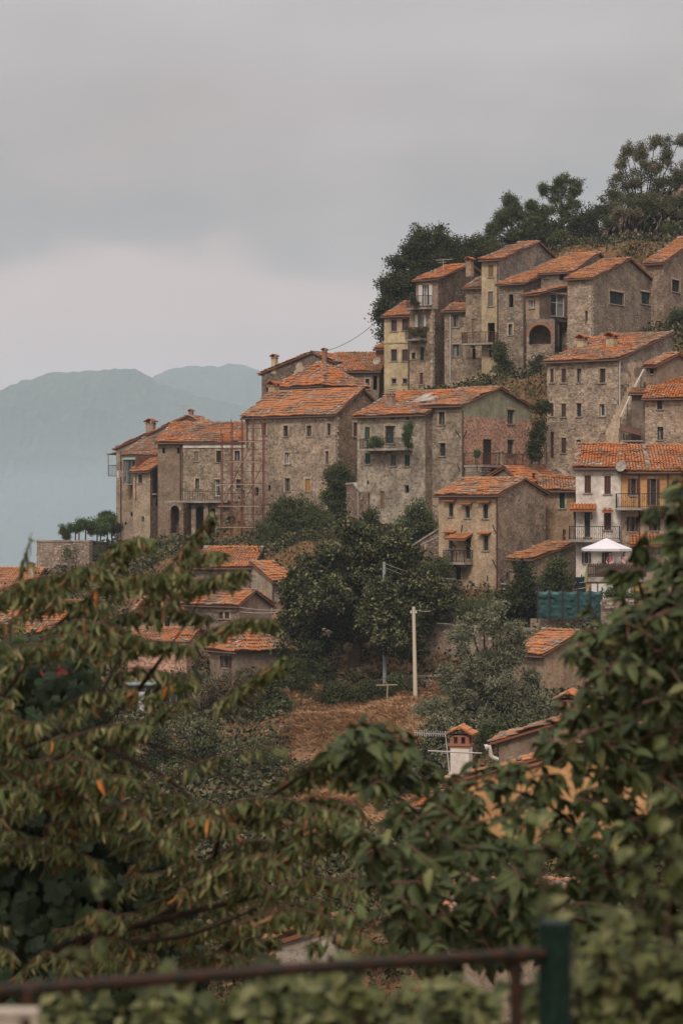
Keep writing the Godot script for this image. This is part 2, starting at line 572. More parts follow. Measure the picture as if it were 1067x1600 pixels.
	if extra == "surround" or (extra != "canopy" and w > 0.25 and rng.randf() < 0.4):
		for s in [-1, 1]:
			var sr := MB.new()
			sr.box(M.plaster_old, at_.call(s * (w / 2 + 0.075), 0.0, 0.0), Vector3(0.15, h + 0.01, 0.05))
			put("surround", sr, win)
	if kind == "s":
		for s in [-1, 1]:
			var sh := MB.new()
			shutter_leaf(sh, wood, at_.call(s * w / 4, 0, -0.07), w / 2 - 0.015, h - 0.03)
			put("shutter", sh, win)
	elif kind == "o":
		for s in [-1, 1]:
			var sh := MB.new()
			var lw := w / 2
			shutter_leaf(sh, wood, at_.call(s * (w / 2 + lw / 2 + 0.03), 0, 0.06) * Transform3D(Basis(Vector3.UP, s * -0.08), Vector3.ZERO), lw, h - 0.03)
			put("shutter", sh, win)
	if extra == "canopy":
		var cn := MB.new()
		for i in 5:
			cn.box(M.terracotta, at_.call(-w / 2 - 0.3 + (w + 0.6) * (i + 0.5) / 5, h / 2 + 0.22, 0.18) * Transform3D(Basis(Vector3.RIGHT, 0.3), Vector3.ZERO), Vector3((w + 0.6) / 5 - 0.02, 0.07, 0.45))
		put("brick_canopy", cn, win)

# age 0 fresh orange tiles .. 1 old brown tiles with lichen
var roof_hue := 0.0
func tile_colour(age: float, patch: float) -> Color:
	var fresh := Color(0.42, 0.143, 0.042).lerp(Color(0.30, 0.108, 0.042), rng.randf()).lerp(Color(0.34, 0.155, 0.07), roof_hue)
	var old := Color(0.245, 0.125, 0.075).lerp(Color(0.15, 0.105, 0.075), rng.randf())
	if rng.randf() < 0.25: old = Color(0.25, 0.185, 0.125)
	var t := clampf(age + patch * 0.9 + rf(-0.28, 0.28), 0.0, 1.0)
	var c := fresh.lerp(old, smoothstep(0.25, 0.85, t))
	return c * rf(0.8, 1.15)

func add_slope(H: House, a: Vector3, b: Vector3, c: Vector3, d: Vector3, age: float, slab: MB, cp: Copies, st: Copies, ns: FastNoiseLite, stones: float) -> void:
	var u := (b - a).normalized()
	var n := (b - a).cross(d - a).normalized()
	var v := n.cross(u)
	var len := (d - a).dot(v)
	var wid := (b - a).length()
	var li := (d - a).dot(u)
	var ri := (c - a).dot(u)
	H.slopes.append([a, n, u, v, len, li, ri, wid])
	var dn := n * -0.09
	slab.quad(M.roof_bed, a, b, c, d)
	slab.quad(M.wood_brown, d + dn, c + dn, b + dn, a + dn)
	for e in [[a, b], [b, c], [c, d], [d, a]]:
		slab.quad(M.roof_bed, e[0] + dn, e[1] + dn, e[1], e[0])
	var rows := int(ceil(len / 0.42))
	var jx := rf(0, 100)
	for i in rows:
		var y := i * len / rows
		var k := (y + 0.1) / len
		var x0 := lerpf(0.0, li, k)
		var x1 := lerpf(wid, ri, k)
		var cols := maxi(1, int((x1 - x0) / 0.205))
		var step := (x1 - x0) / cols
		for j in cols:
			var x := x0 + step * (j + 0.5)
			var p := a + u * (x + rf(-0.015, 0.015)) + v * (y - 0.06 + rf(-0.03, 0.03)) + n * (0.05 + rf(-0.012, 0.02) + 0.11 * ns.get_noise_2d(x * 1.1 + jx + 40.0, y * 1.1))
			var patch: float = ns.get_noise_2d((x + jx) * 1.0, y * 1.4)
			var ang := rf(-0.05, 0.05) * (0.4 + age)
			cp.add(Transform3D(Basis((u * cos(ang) + v * sin(ang)) * rf(0.80, 0.92), n, -(v * cos(ang) - u * sin(ang))), p), tile_colour(age, patch))
	# loose stones laid along the eave, the edges and some seams, to hold the tiles down
	if stones > 0.0:
		var lines := [[Vector2(0.2, 0.45), Vector2(wid - 0.2, 0.45)], [Vector2(0.25 , 0.2), Vector2(li + 0.25, len - 0.2)], [Vector2(wid - 0.25, 0.2), Vector2(ri - 0.25, len - 0.2)]]
		for q in int(wid / 5.0):
			var sx := rf(0.2, 0.8) * wid
			lines.append([Vector2(sx, 0.3), Vector2(sx + li * 0.9, len - 0.3)])
		for ln in lines:
			var l2: float = (ln[1] - ln[0]).length()
			var s := 0.0
			while s < l2:
				s += rf(0.25, 0.9) / clampf(stones, 0.3, 2.0)
				if rng.randf() < 0.35: s += rf(0.3, 1.2)
				var q: Vector2 = ln[0].lerp(ln[1], minf(s / l2, 1.0)) + Vector2(rf(-0.1, 0.1), rf(-0.12, 0.12))
				var yaw := rf(0, TAU)
				var bs := Basis(u, n, -v) * Basis(Vector3.UP, yaw) * Basis.from_scale(Vector3(rf(0.28, 0.5), rf(0.06, 0.13), rf(0.22, 0.36)))
				var g := rf(0.7, 1.25)
				st.add(Transform3D(bs, a + u * q.x + v * q.y + n * (0.15)), Color(0.21, 0.18, 0.145) * g)

func wall_stones(H: House, cp: Copies, face: String, shape: Array, density: float, tint: Color) -> void:
	var sh := PackedVector2Array(shape)
	var lo := sh[0]
	var hi := sh[0]
	for q in sh:
		lo = lo.min(q)
		hi = hi.max(q)
	var t := H.frame(face)
	var ns := noise(FastNoiseLite.TYPE_SIMPLEX, 0.16, rng.randi() % 1000, 3)
	var count := int((hi.x - lo.x) * (hi.y - lo.y) * density)
	for i in mini(count, 2600):
		var q := Vector2(rf(lo.x, hi.x), rf(lo.y, hi.y))
		if ns.get_noise_2d(q.x, q.y) < rf(-0.05, 0.15): continue
		var ok := true
		for h in H.holes[face]:
			if h.grow(0.22).has_point(q):
				ok = false
				break
		if not ok or not Geometry2D.is_point_in_polygon(q, sh): continue
		var sx := rf(0.12, 0.30)
		var sy := rf(0.08, 0.15)
		var b := t.basis * Basis(Vector3(0, 0, 1), rf(-0.15, 0.15)) * Basis(Vector3(sx, 0, 0), Vector3(0, 0, rf(0.03, 0.06)), Vector3(0, -sy, 0))
		var k := rf(0.65, 1.25)
		var warm := rf(-0.02, 0.03)
		cp.add(Transform3D(b, t * Vector3(q.x, q.y, 0.0)), Color((tint.r + warm) * k, tint.g * k, (tint.b - warm * 0.6) * k))

const TINT := {"stone_tan": Color(0.39, 0.315, 0.245), "stone_light": Color(0.45, 0.37, 0.285), "stone_grey": Color(0.34, 0.272, 0.218), "stone_brown": Color(0.28, 0.207, 0.16), "plaster_old": Color(0.42, 0.345, 0.265)}

# S: d depth of the corner, l c r pixel columns, th turn of the front in degrees, eave and base pixel rows at the corner, apex [kind, row, share], mf ms materials, age, win windows on the front and side
func house(called: String, label: String, S: Dictionary) -> House:
	var H := House.new()
	var d: float = S.d
	H.d = d
	var th := deg_to_rad(S.th)
	var foot := at(S.c, S.base, d)
	H.node = thing(called, label, S.get("cat", "house"), foot, S.get("group", "houses of the hill village"))
	H.node.rotation.y = -th
	H.inv = H.node.transform.affine_inverse()
	var xc := foot.x
	var kl: float = (S.l - 533.5) / F
	var kr: float = (S.r - 533.5) / F
	H.w = (xc - kl * d) / (cos(th) + kl * sin(th))
	H.dp = S.get("dp", (kr * d - xc) / maxf(sin(th) - kr * cos(th), 0.02))
	H.he = (S.base - S.eave) / F * d
	var w := H.w
	var dp := H.dp
	var he := H.he
	var kind: String = S.apex[0]
	var share: float = S.apex[2] if S.apex.size() > 2 else 0.5
	var over: float = S.get("over", 0.32)
	var age: float = S.get("age", 0.5)
	roof_hue = rng.randf()
	var slab := MB.new()
	var cp := Copies.new()
	var st := Copies.new()
	var ns := noise(FastNoiseLite.TYPE_SIMPLEX, 0.25, rng.randi() % 1000, 3)
	var front := [Vector2(-w, 0), Vector2(0, 0), Vector2(0, he), Vector2(-w, he)]
	var side := [Vector2(0, 0), Vector2(dp, 0), Vector2(dp, he), Vector2(0, he)]
	var back := front.duplicate()
	var left := side.duplicate()
	var rs: float = S.get("stones", 0.6)
	if kind == "side" or kind == "shed":
		if kind == "shed": share = 1.0
		var z := -dp * share
		# the row is read on the side wall, at the depth of the ridge
		var top: float
		var world := H.node.transform * Vector3(0, 0, z)
		top = (800.0 - S.apex[1]) / F * -world.z - foot.y
		var pitch: float = (top - he) / (dp * share)
		var hb: float = top - pitch * dp * (1.0 - share)
		side = [Vector2(0, 0), Vector2(dp, 0), Vector2(dp, hb), Vector2(dp * share, top), Vector2(0, he)] if share < 0.99 else [Vector2(0, 0), Vector2(dp, 0), Vector2(dp, top), Vector2(0, he)]
		left = side
		back = [Vector2(-w, 0), Vector2(0, 0), Vector2(0, hb), Vector2(-w, hb)]
		if share > 0.99: back = [Vector2(-w, 0), Vector2(0, 0), Vector2(0, top), Vector2(-w, top)]
		var oy := Vector3(0, -pitch * over, over)
		var lx := Vector3(-w - over * 0.7, 0, 0)
		var rx := Vector3(over * 0.7, 0, 0)
		var lift := Vector3(0, 0.10, 0)
		add_slope(H, lx + Vector3(0, he, 0) + oy + lift, rx + Vector3(0, he, 0) + oy + lift, rx + Vector3(0, top, z) + lift, lx + Vector3(0, top, z) + lift, age, slab, cp, st, ns, rs)
		if share < 0.99:
			var bz := Vector3(0, hb - pitch * over, -dp - over) + lift
			add_slope(H, rx + bz, lx + bz, lx + Vector3(0, top, z) + lift, rx + Vector3(0, top, z) + lift, age, slab, cp, st, ns, 0.0)
			ridge_tiles(cp, lx + Vector3(0, top, z) + lift, rx + Vector3(0, top, z) + lift, age)
	elif kind == "front":
		var x := -w * (1.0 - share)
		var world := H.node.transform * Vector3(x, 0, 0)
		var top: float = (800.0 - S.apex[1]) / F * -world.z - foot.y
		var el := he
		if S.has("el"):
			var wl := H.node.transform * Vector3(-w, 0, 0)
			el = (800.0 - S.el) / F * -wl.z - foot.y
		if share < 0.01: el = top
		if share > 0.99: he = top
		front = [Vector2(-w, 0), Vector2(0, 0), Vector2(0, he)]
		if share > 0.01 and share < 0.99: front.append(Vector2(x, top))
		front.append(Vector2(-w, el))
		back = front
		side = [Vector2(0, 0), Vector2(dp, 0), Vector2(dp, he), Vector2(0, he)]
		left = [Vector2(0, 0), Vector2(dp, 0), Vector2(dp, el), Vector2(0, el)]
		H.he = he
		var lift := Vector3(0, 0.10, 0)
		var fz := Vector3(0, 0, over * 0.7)
		var bz := Vector3(0, 0, -dp - over * 0.7)
		if share < 0.99:
			var pr: float = (top - he) / maxf(-x, 0.1)
			var e := Vector3(over, he - pr * over, 0) + lift
			var r := Vector3(x, top, 0) + lift
			add_slope(H, e + fz, e + bz, r + bz, r + fz, age, slab, cp, st, ns, rs)
		if share > 0.01:
			var pl: float = (top - el) / maxf(w + x, 0.1)
			var e := Vector3(-w - over, el - pl * over, 0) + lift
			var r := Vector3(x, top, 0) + lift
			add_slope(H, e + bz, e + fz, r + fz, r + bz, age, slab, cp, st, ns, rs)
		if share > 0.01 and share < 0.99:
			ridge_tiles(cp, Vector3(x, top, 0) + lift + bz, Vector3(x, top, 0) + lift + fz, age)
	elif kind == "hip":
		var inset := minf(w, dp) * 0.5
		var world := H.node.transform * Vector3(-inset, 0, -inset)
		var top: float = (800.0 - S.apex[1]) / F * -world.z - foot.y
		var pitch: float = (top - he) / inset
		var e: float = he - pitch * over + 0.10
		var p := [Vector3(-w - over, e, over), Vector3(over, e, over), Vector3(over, e, -dp - over), Vector3(-w - over, e, -dp - over)]
		var r0 := Vector3(-w + inset, top + 0.10, -inset)
		var r1 := Vector3(-inset, top + 0.10, -inset)
		if dp > w:
			r0 = Vector3(-inset, top + 0.10, -inset)
			r1 = Vector3(-inset, top + 0.10, -dp + inset)
			add_slope(H, p[0], p[1], r0, r0, age, slab, cp, st, ns, rs)
			add_slope(H, p[1], p[2], r1, r0, age, slab, cp, st, ns, rs)
			add_slope(H, p[2], p[3], r1, r1, age, slab, cp, st, ns, 0.0)
			add_slope(H, p[3], p[0], r0, r1, age, slab, cp, st, ns, 0.0)
			for e2 in [[p[0], r0], [p[1], r0], [p[2], r1], [p[3], r1], [r0, r1]]: ridge_tiles(cp, e2[0], e2[1], age)
		else:
			add_slope(H, p[0], p[1], r1, r0, age, slab, cp, st, ns, rs)
			add_slope(H, p[1], p[2], r1, r1, age, slab, cp, st, ns, rs)
			add_slope(H, p[2], p[3], r0, r1, age, slab, cp, st, ns, 0.0)
			add_slope(H, p[3], p[0], r0, r0, age, slab, cp, st, ns, 0.0)
			for e2 in [[p[0], r0], [p[1], r1], [p[2], r1], [p[3], r0], [r0, r1]]: ridge_tiles(cp, e2[0], e2[1], age)
	elif kind == "flat":
		slab.bx(M.concrete, Vector3(-w, he - 0.15, -dp), Vector3(0, he - 0.02, 0))
	# openings
	for f in ["front", "side"]:
		for q in S.get("win_" + f, []):
			var p0 := H.fxy(f, q[0], q[1])
			var px: float = 0.5 * absf((H.fxy(f, q[0] + q[2], q[1]) - p0).x)
			var py: float = 0.5 * q[3] / F * d
			H.holes[f].append(Rect2(p0.x - px, p0.y - py, px * 2, py * 2))
	var mf = variant(S.mf)
	var ms = mf if S.get("ms", S.mf) == S.mf else variant(S.get("ms", S.mf))
	var bf := [[99.0, mf]]
	if S.has("band"):   # [row, material below]
		bf = [[H.fxy("front", S.c, S.band[0]).y, M[S.band[1]]], [99.0, mf]]
	var bs := [[99.0, ms]]
	if S.has("band_side"):
		bs = [[H.fxy("side", S.c, S.band_side[0]).y, M[S.band_side[1]]], [99.0, ms]]
	wall_face("wall", H.node, H.frame("front"), front, H.holes.front, bf)
	wall_face("wall", H.node, H.frame("side"), side, H.holes.side, bs)
	wall_face("wall", H.node, Transform3D(Basis(Vector3(-1, 0, 0), Vector3.UP, Vector3(0, 0, -1)), Vector3(0, 0, -dp)), mirrored(back), [], [[99.0, ms]])
	wall_face("wall", H.node, Transform3D(Basis(Vector3(0, 0, 1), Vector3.UP, Vector3(-1, 0, 0)), Vector3(-w, 0, 0)), mirrored(left), [], [[99.0, mf]])
	for f in ["front", "side"]:
		var ws: Array = S.get("win_" + f, [])
		for i in ws.size():
			var code: String = ws[i][4]
			fill_opening(H.node, H.frame(f), H.holes[f][i], code.substr(0, 1), code.substr(1, 1), ws[i][5] if ws[i].size() > 5 else "")
	if TINT.has(S.mf): plaster_patches(H, "front", front)
	if TINT.has(S.get("ms", S.mf)) and H.dp > 3.0: plaster_patches(H, "side", side)
	# stones that stand proud of the walls
	var wst := Copies.new()
	var dens: float = S.get("proud", 7.0)
	if TINT.has(S.mf): wall_stones(H, wst, "front", front, dens * (0.35 if S.mf == "plaster_old" else 1.0), TINT[S.mf])
	if TINT.has(S.get("ms", S.mf)): wall_stones(H, wst, "side", side, dens * (0.35 if S.get("ms", S.mf) == "plaster_old" else 1.0), TINT[S.get("ms", S.mf)])
	if S.get("quoin", false):
		var y := 0.0
		var flip := false
		while y < H.he - 0.3:
			var hh := rf(0.22, 0.36)
			var a := rf(0.4, 0.6) if flip else rf(0.22, 0.32)
			var b := rf(0.22, 0.32) if flip else rf(0.4, 0.6)
			var k := rf(0.75, 1.2)
			wst.add(Transform3D(Basis(Vector3(a, 0, 0), Vector3(0, hh * 1.02, 0), Vector3(0, 0, b)), Vector3(0.04 - a * 0.5, y + hh / 2, 0.04 - b * 0.5)), Color(0.36, 0.295, 0.225) * k)
			y += hh
			flip = not flip
	if wst.n: wst.node("wall_stones", stone_meshes[rng.randi() % 3], H.node)
	H.roof = put("roof", slab, H.node)
	if cp.n: cp.node("roof_tiles", tile_mesh, H.roof)
	if st.n: st.node("loose_stones", slab_stone, H.roof)
	if S.get("gutter", true) and kind != "flat" and H.slopes.size():
		var sl: Array = H.slopes[0]
		var g := MB.new()
		var a: Vector3 = sl[0] + Vector3(0, -0.1, 0) - sl[3] * 0.06
		g.tube(M.gutter, [a, a + sl[2] * sl[7]], [0.07, 0.07], 6)
		put("gutter", g, H.node)
	H.faces = {"front": front, "side": side}
	return H

# the same masonry in one of a few tones, so that neighbours differ
const TONES := [Color(1, 1, 1), Color(0.92, 0.95, 0.97), Color(1.0, 0.98, 0.945), Color(0.86, 0.865, 0.87), Color(0.97, 0.95, 0.93), Color(0.93, 0.93, 0.92)]
func variant(called: String) -> StandardMaterial3D:
	var base: StandardMaterial3D = M[called]
	if not (TINT.has(called) or called in ["plaster_tan", "plaster_grey"]): return base
	var i := rng.randi() % TONES.size()
	var key := "%s_tone_%d" % [called, i]
	if not M.has(key):
		var m: StandardMaterial3D = base.duplicate()
		m.resource_name = key
		m.albedo_color = TONES[i]
		M[key] = m
	return M[key]

# where an old coat of plaster still clings to the rubble
func plaster_patches(H: House, face: String, shape: Array) -> void:
	var sh := PackedVector2Array(shape)
	var lo := sh[0]
	var hi := sh[0]
	for q in sh:
		lo = lo.min(q)
		hi = hi.max(q)
	var t := H.frame(face)
	var want := 1 + rng.randi() % 4
	for k in 14:
		if want == 0: return
		var c := Vector2(rf(lo.x, hi.x), rf(maxf(lo.y, hi.y - 11.0), hi.y))
		var r := Vector2(rf(0.5, 1.7), rf(0.4, 1.3))
		var ok := true
		for h in H.holes[face]:
			if h.grow(0.3).intersects(Rect2(c - r * 1.25, r * 2.5)): ok = false
		var rim := PackedVector2Array()
		var n := 18
		var ph := rf(0, 9)
		for i in n:
			var a := TAU * i / n
			var q := c + Vector2(cos(a) * r.x, sin(a) * r.y) * (0.85 + 0.22 * sin(a * 3.0 + ph) + rf(-0.14, 0.14))
			if not Geometry2D.is_point_in_polygon(q, sh): ok = false
			rim.append(q)
		if not ok: continue
		var m = M[["plaster_old", "plaster_tan", "plaster_grey"][rng.randi() % 3]]
		var mb := MB.new()
		var z := 0.022
		for i in n:
			var p := rim[i]
			var q := rim[(i + 1) % n]
			mb.poly(m, [t * Vector3(c.x, c.y, z), t * Vector3(p.x, p.y, z), t * Vector3(q.x, q.y, z)], [c * 0.25, p * 0.25, q * 0.25], [c / 15.0, p / 15.0, q / 15.0])
			mb.quad(m, t * Vector3(p.x, p.y, -0.01), t * Vector3(q.x, q.y, -0.01), t * Vector3(q.x, q.y, z), t * Vector3(p.x, p.y, z))
		put("plaster_patch", mb, H.node)
		want -= 1

func mirrored(p: Array) -> Array:
	var r := []
	for q in p: r.append(Vector2(-q.x, q.y))
	r.reverse()
	return r

func ridge_tiles(cp: Copies, a: Vector3, b: Vector3, age: float) -> void:
	var l := (b - a).length()
	var dir := (b - a).normalized()
	var x := dir.cross(Vector3.UP).normalized()
	var n := int(l / 0.36)
	for i in n:
		var p := a + dir * (i * l / n)
		cp.add(Transform3D(Basis(x * 1.25, x.cross(dir) * 1.3, -dir), p + Vector3(0, 0.02 + rf(0, 0.02), 0)), tile_colour(age, rf(-0.2, 0.4)))

# a point on one of the roof's slopes
func on_roof(H: House, px: float, py: float, si := 0) -> Vector3:
	var s: Array = H.slopes[si]
	return H.hit(px, py, s[0], s[1])

func chimney(H: House, px: float, top: float, bot: float, wpx: float, style: String, si := 0) -> void:
	var p := on_roof(H, px, bot, si)
	var k := H.scale()
	var w := wpx * k
	var h := (bot - top) * k
	var mb := MB.new()
	var base := p - Vector3(0, 0.5, 0)
	var shaft = M.plaster_tan
	if style == "brick": shaft = M.brick
	if style == "white": shaft = M.plaster_cream
	if style == "grey": shaft = M.plaster_grey
	var hs := h - 0.32
	mb.bx(shaft, base + Vector3(-w / 2, 0, -w / 2), base + Vector3(w / 2, 0.5 + hs, w / 2))
	var q := base + Vector3(0, 0.5 + hs, 0)
	mb.bx(M.brick, q + Vector3(-w * 0.58, 0.0, -w * 0.58), q + Vector3(w * 0.58, 0.07, w * 0.58))
	for sx in [-1, 1]:
		for sz in [-1, 1]:
			mb.bx(M.brick, q + Vector3(sx * w * 0.5, 0.07, sz * w * 0.5), q + Vector3(sx * w * 0.28, 0.24, sz * w * 0.28))
	if style == "grey":
		for i in 3:
			mb.bx(M.concrete, q + Vector3(-w * 0.6, 0.24 + i * 0.16, -w * 0.6), q + Vector3(w * 0.6, 0.31 + i * 0.16, w * 0.6))
	else:
		var r := w * 0.75
		for s in [-1, 1]:
			var lo := q + Vector3(s * r, 0.24, 0)
			var hi := q + Vector3(0, 0.24 + r * 0.5, 0)
			mb.beam(M.terracotta, lo + Vector3(0, 0, -r), lo + Vector3(0, 0, r), 0.05, 0.05)
			var pts := [lo + Vector3(0, 0, r), lo + Vector3(0, 0, -r), hi + Vector3(0, 0, -r), hi + Vector3(0, 0, r)]
			if s < 0: pts.reverse()
			mb.poly(M.terracotta, pts)
			pts = pts.map(func(v): return v - Vector3(0, 0.05, 0))
			pts.reverse()
			mb.poly(M.terracotta, pts)
			for e in 4:
				var a: Vector3 = lo.lerp(hi, 0.1 + 0.25 * e)
				mb.tube(M.terracotta, [a + Vector3(0, 0.02, -r), a + Vector3(0, 0.02, r)], [0.045, 0.045], 5)
	put("chimney", mb, H.roof)

func antenna(H: House, px: float, top: float, bot: float, si := 0) -> void:
	var p := on_roof(H, px, bot, si)
	var h := (bot - top) * H.scale()
	var mb := MB.new()
	mb.tube(M.cable, [p - Vector3(0, 0.2, 0), p + Vector3(0, h, 0)], [0.025, 0.02], 5)
	var y := p + Vector3(0, h * 0.93, 0)
	mb.tube(M.cable, [y - Vector3(0.9, 0, 0.2), y + Vector3(0.9, 0, -0.2)], [0.018, 0.018], 4)
	for i in 7:
		var q := y + Vector3(-0.8 + i * 0.27, 0, -(-0.18 + i * 0.06))
		mb.tube(M.cable, [q - Vector3(0.05, 0, 0.35), q + Vector3(0.05, 0, 0.35)], [0.012, 0.012], 4)
	var y2 := p + Vector3(0, h * 0.7, 0)
	mb.tube(M.cable, [y2 - Vector3(0.5, 0, -0.2), y2 + Vector3(0.5, 0, 0.2)], [0.015, 0.015], 4)
	put("antenna", mb, H.node)

func drainpipe(H: House, face: String, px: float, top: float, bot: float, m = null) -> void:
	var mb := MB.new()
	var a := H.fp(face, px, top, 0.09)
	var b := H.fp(face, px, bot, 0.09)
	b.x = a.x
	b.z = a.z
	mb.tube(m if m else M.gutter, [a, b], [0.06, 0.06], 6)
	var n := int((a - b).length() / 2.0)
	for i in n:
		mb.box(m if m else M.gutter, Transform3D(Basis(), a.lerp(b, (i + 0.5) / n)), Vector3(0.16, 0.05, 0.16))
	put("drainpipe", mb, H.node)

# slab with a railing of bars on a face; px0..px1 columns, slab row, rail row
func balcony(H: House, face: String, px0: float, px1: float, slab_row: float, rail_row: float, depth: float, m, style := "bars", ends := true) -> Node3D:
	var t := H.frame(face)
	var a := H.fxy(face, px0, slab_row)
	var b := H.fxy(face, px1, slab_row)
	var rail := (slab_row - rail_row) * H.scale()
	var mb := MB.new()
	mb.box(M.concrete, t * Transform3D(Basis(), Vector3((a.x + b.x) / 2, a.y - 0.08, depth / 2)), Vector3(b.x - a.x, 0.16, depth))
	var nb := maxi(2, int((b.x - a.x) / 1.4))
	for i in nb:
		mb.box(M.concrete, t * Transform3D(Basis(), Vector3(lerpf(a.x, b.x, (i + 0.5) / nb), a.y - 0.27, depth * 0.35)), Vector3(0.16, 0.22, depth * 0.7))
	var bal := put("balcony", mb, H.node)
	var rb := MB.new()
	var lines := [[Vector3(a.x + 0.03, a.y, depth - 0.05), Vector3(b.x - 0.03, a.y, depth - 0.05)]]
	if ends:
		lines.append([Vector3(a.x + 0.03, a.y, 0.03), Vector3(a.x + 0.03, a.y, depth - 0.05)])
		lines.append([Vector3(b.x - 0.03, a.y, depth - 0.05), Vector3(b.x - 0.03, a.y, 0.03)])
	for l in lines:
		var up := Vector3(0, rail, 0)
		rb.beam(m, t * (l[0] + up), t * (l[1] + up), 0.06, 0.05)
		rb.beam(m, t * (l[0] + Vector3(0, 0.1, 0)), t * (l[1] + Vector3(0, 0.1, 0)), 0.035, 0.035)
		var n := maxi(2, int((l[1] - l[0]).length() / 0.14))
		for i in n + 1:
			var p: Vector3 = l[0].lerp(l[1], float(i) / n)
			var thick := 0.05 if i % 8 == 0 else 0.022
			rb.beam(m, t * p, t * (p + up), thick, thick)
			if style == "scroll" and i < n and i % 2 == 0:
				var q: Vector3 = l[0].lerp(l[1], (i + 1.0) / n)
				rb.beam(m, t * (p + up * 0.35), t * (q + up * 0.6), 0.02, 0.02)
				rb.beam(m, t * (p + up * 0.85), t * (q + up * 0.6), 0.02, 0.02)
	put("railing", rb, bal)
	return bal

# ---------------------------------------------------------------- the place
func _ready() -> void:
	rng.seed = 20
	var cam := Camera3D.new()
	cam.name = "camera"
	cam.fov = 2.0 * rad_to_deg(atan(800.0 / F))
	cam.near = 0.2
	cam.far = 12000.0
	var lens := CameraAttributesPhysical.new()
	lens.frustum_focal_length = 85.0
	lens.frustum_near = 0.2
	lens.frustum_far = 12000.0
	lens.frustum_focus_distance = 180.0
	lens.exposure_aperture = 5.0
	cam.attributes = lens
	add_child(cam)
	cam.fov = 2.0 * rad_to_deg(atan(800.0 / F))
	var we := WorldEnvironment.new()
	we.name = "environment"
	var env := Environment.new()
	env.background_mode = Environment.BG_SKY
	env.sky = Sky.new()
	var pano := PanoramaSkyMaterial.new()
	pano.panorama = sky_picture()
	env.sky.sky_material = pano
	env.background_energy_multiplier = 1.0
	env.tonemap_mode = Environment.TONE_MAPPER_LINEAR
	env.tonemap_exposure = 1.3
	env.sdfgi_enabled = true
	env.ssao_enabled = true
	env.ssil_enabled = true
	env.fog_enabled = true
	env.fog_density = 0.00015
	env.fog_light_color = Color(0.84, 0.925, 0.96)
	env.volumetric_fog_enabled = true
	env.volumetric_fog_density = 0.0
	we.environment = env
	add_child(we)
	var sun := DirectionalLight3D.new()
	sun.name = "sun"
	sun.light_energy = 0.5
	sun.light_color = Color(1.0, 0.95, 0.90)
	sun.light_angular_distance = 14.0
	sun.shadow_enabled = true
	add_child(sun)
	sun.look_at_from_position(Vector3(-22, 80, 78), Vector3.ZERO)
	make_materials()
	make_pieces()
	make_tufts()
	terrain()
	mountains()
	valley_mist()
	houses()
	lower_houses()
	fixtures()
	plants()
	near_plants()
	railing()

# overcast: cloud banks in long soft layers, a paler warm band low down, brighter towards the zenith
func sky_picture() -> ImageTexture:
	var w := 2048
	var h := 1024
	var n := noise(FastNoiseLite.TYPE_SIMPLEX, 1.0, 5, 5)
	var im := Image.create(w, h, false, Image.FORMAT_RGBF)
	var low := Color(0.520, 0.405, 0.384)
	var mid := Color(0.300, 0.278, 0.272)
	var high := Color(0.425, 0.385, 0.386)
	for y in h:
		var el := PI * (0.5 - (y + 0.5) / h)
		var e := rad_to_deg(el)
		var zen := (1.0 + 2.0 * maxf(sin(el), 0.0))
		for x in w:
			var c: Color
			if e < -3.0:
				c = Color(0.16, 0.155, 0.145)
			else:
				var az := TAU * (x + 0.5) / w
				var p := Vector3(cos(az), 0, sin(az)) * 5.0
				var q: float = n.get_noise_3d(p.x, e * 0.22, p.z)
				var q2: float = n.get_noise_3d(p.x * 0.5 + 9.0, e * 0.1, p.z * 0.5)
				var ee := e + q * 2.0
				# repeated banks of cloud, each darker at its base
				var bank := smoothstep(5.9, 7.2, ee) * (1.0 - smoothstep(8.2, 12.2, ee))
				c = low.lerp(high, smoothstep(5.0, 12.0, ee))
				c = c.lerp(mid, clampf(bank * (1.0 + q2 * 1.3), 0.0, 1.0))
				var v := zen * (1.0 + q * 0.09 + q2 * 0.12)
				v = v / (1.0 + 2.0 * sin(deg_to_rad(clampf(e, 0.0, 12.0)))) if e < 12.0 else v / (1.0 + 2.0 * sin(deg_to_rad(12.0))) * lerpf(1.0, 1.75, smoothstep(12.0, 45.0, e))
				c = Color(c.r * v, c.g * v, c.b * v)
			im.set_pixel(x, y, c)
	return ImageTexture.create_from_image(im)

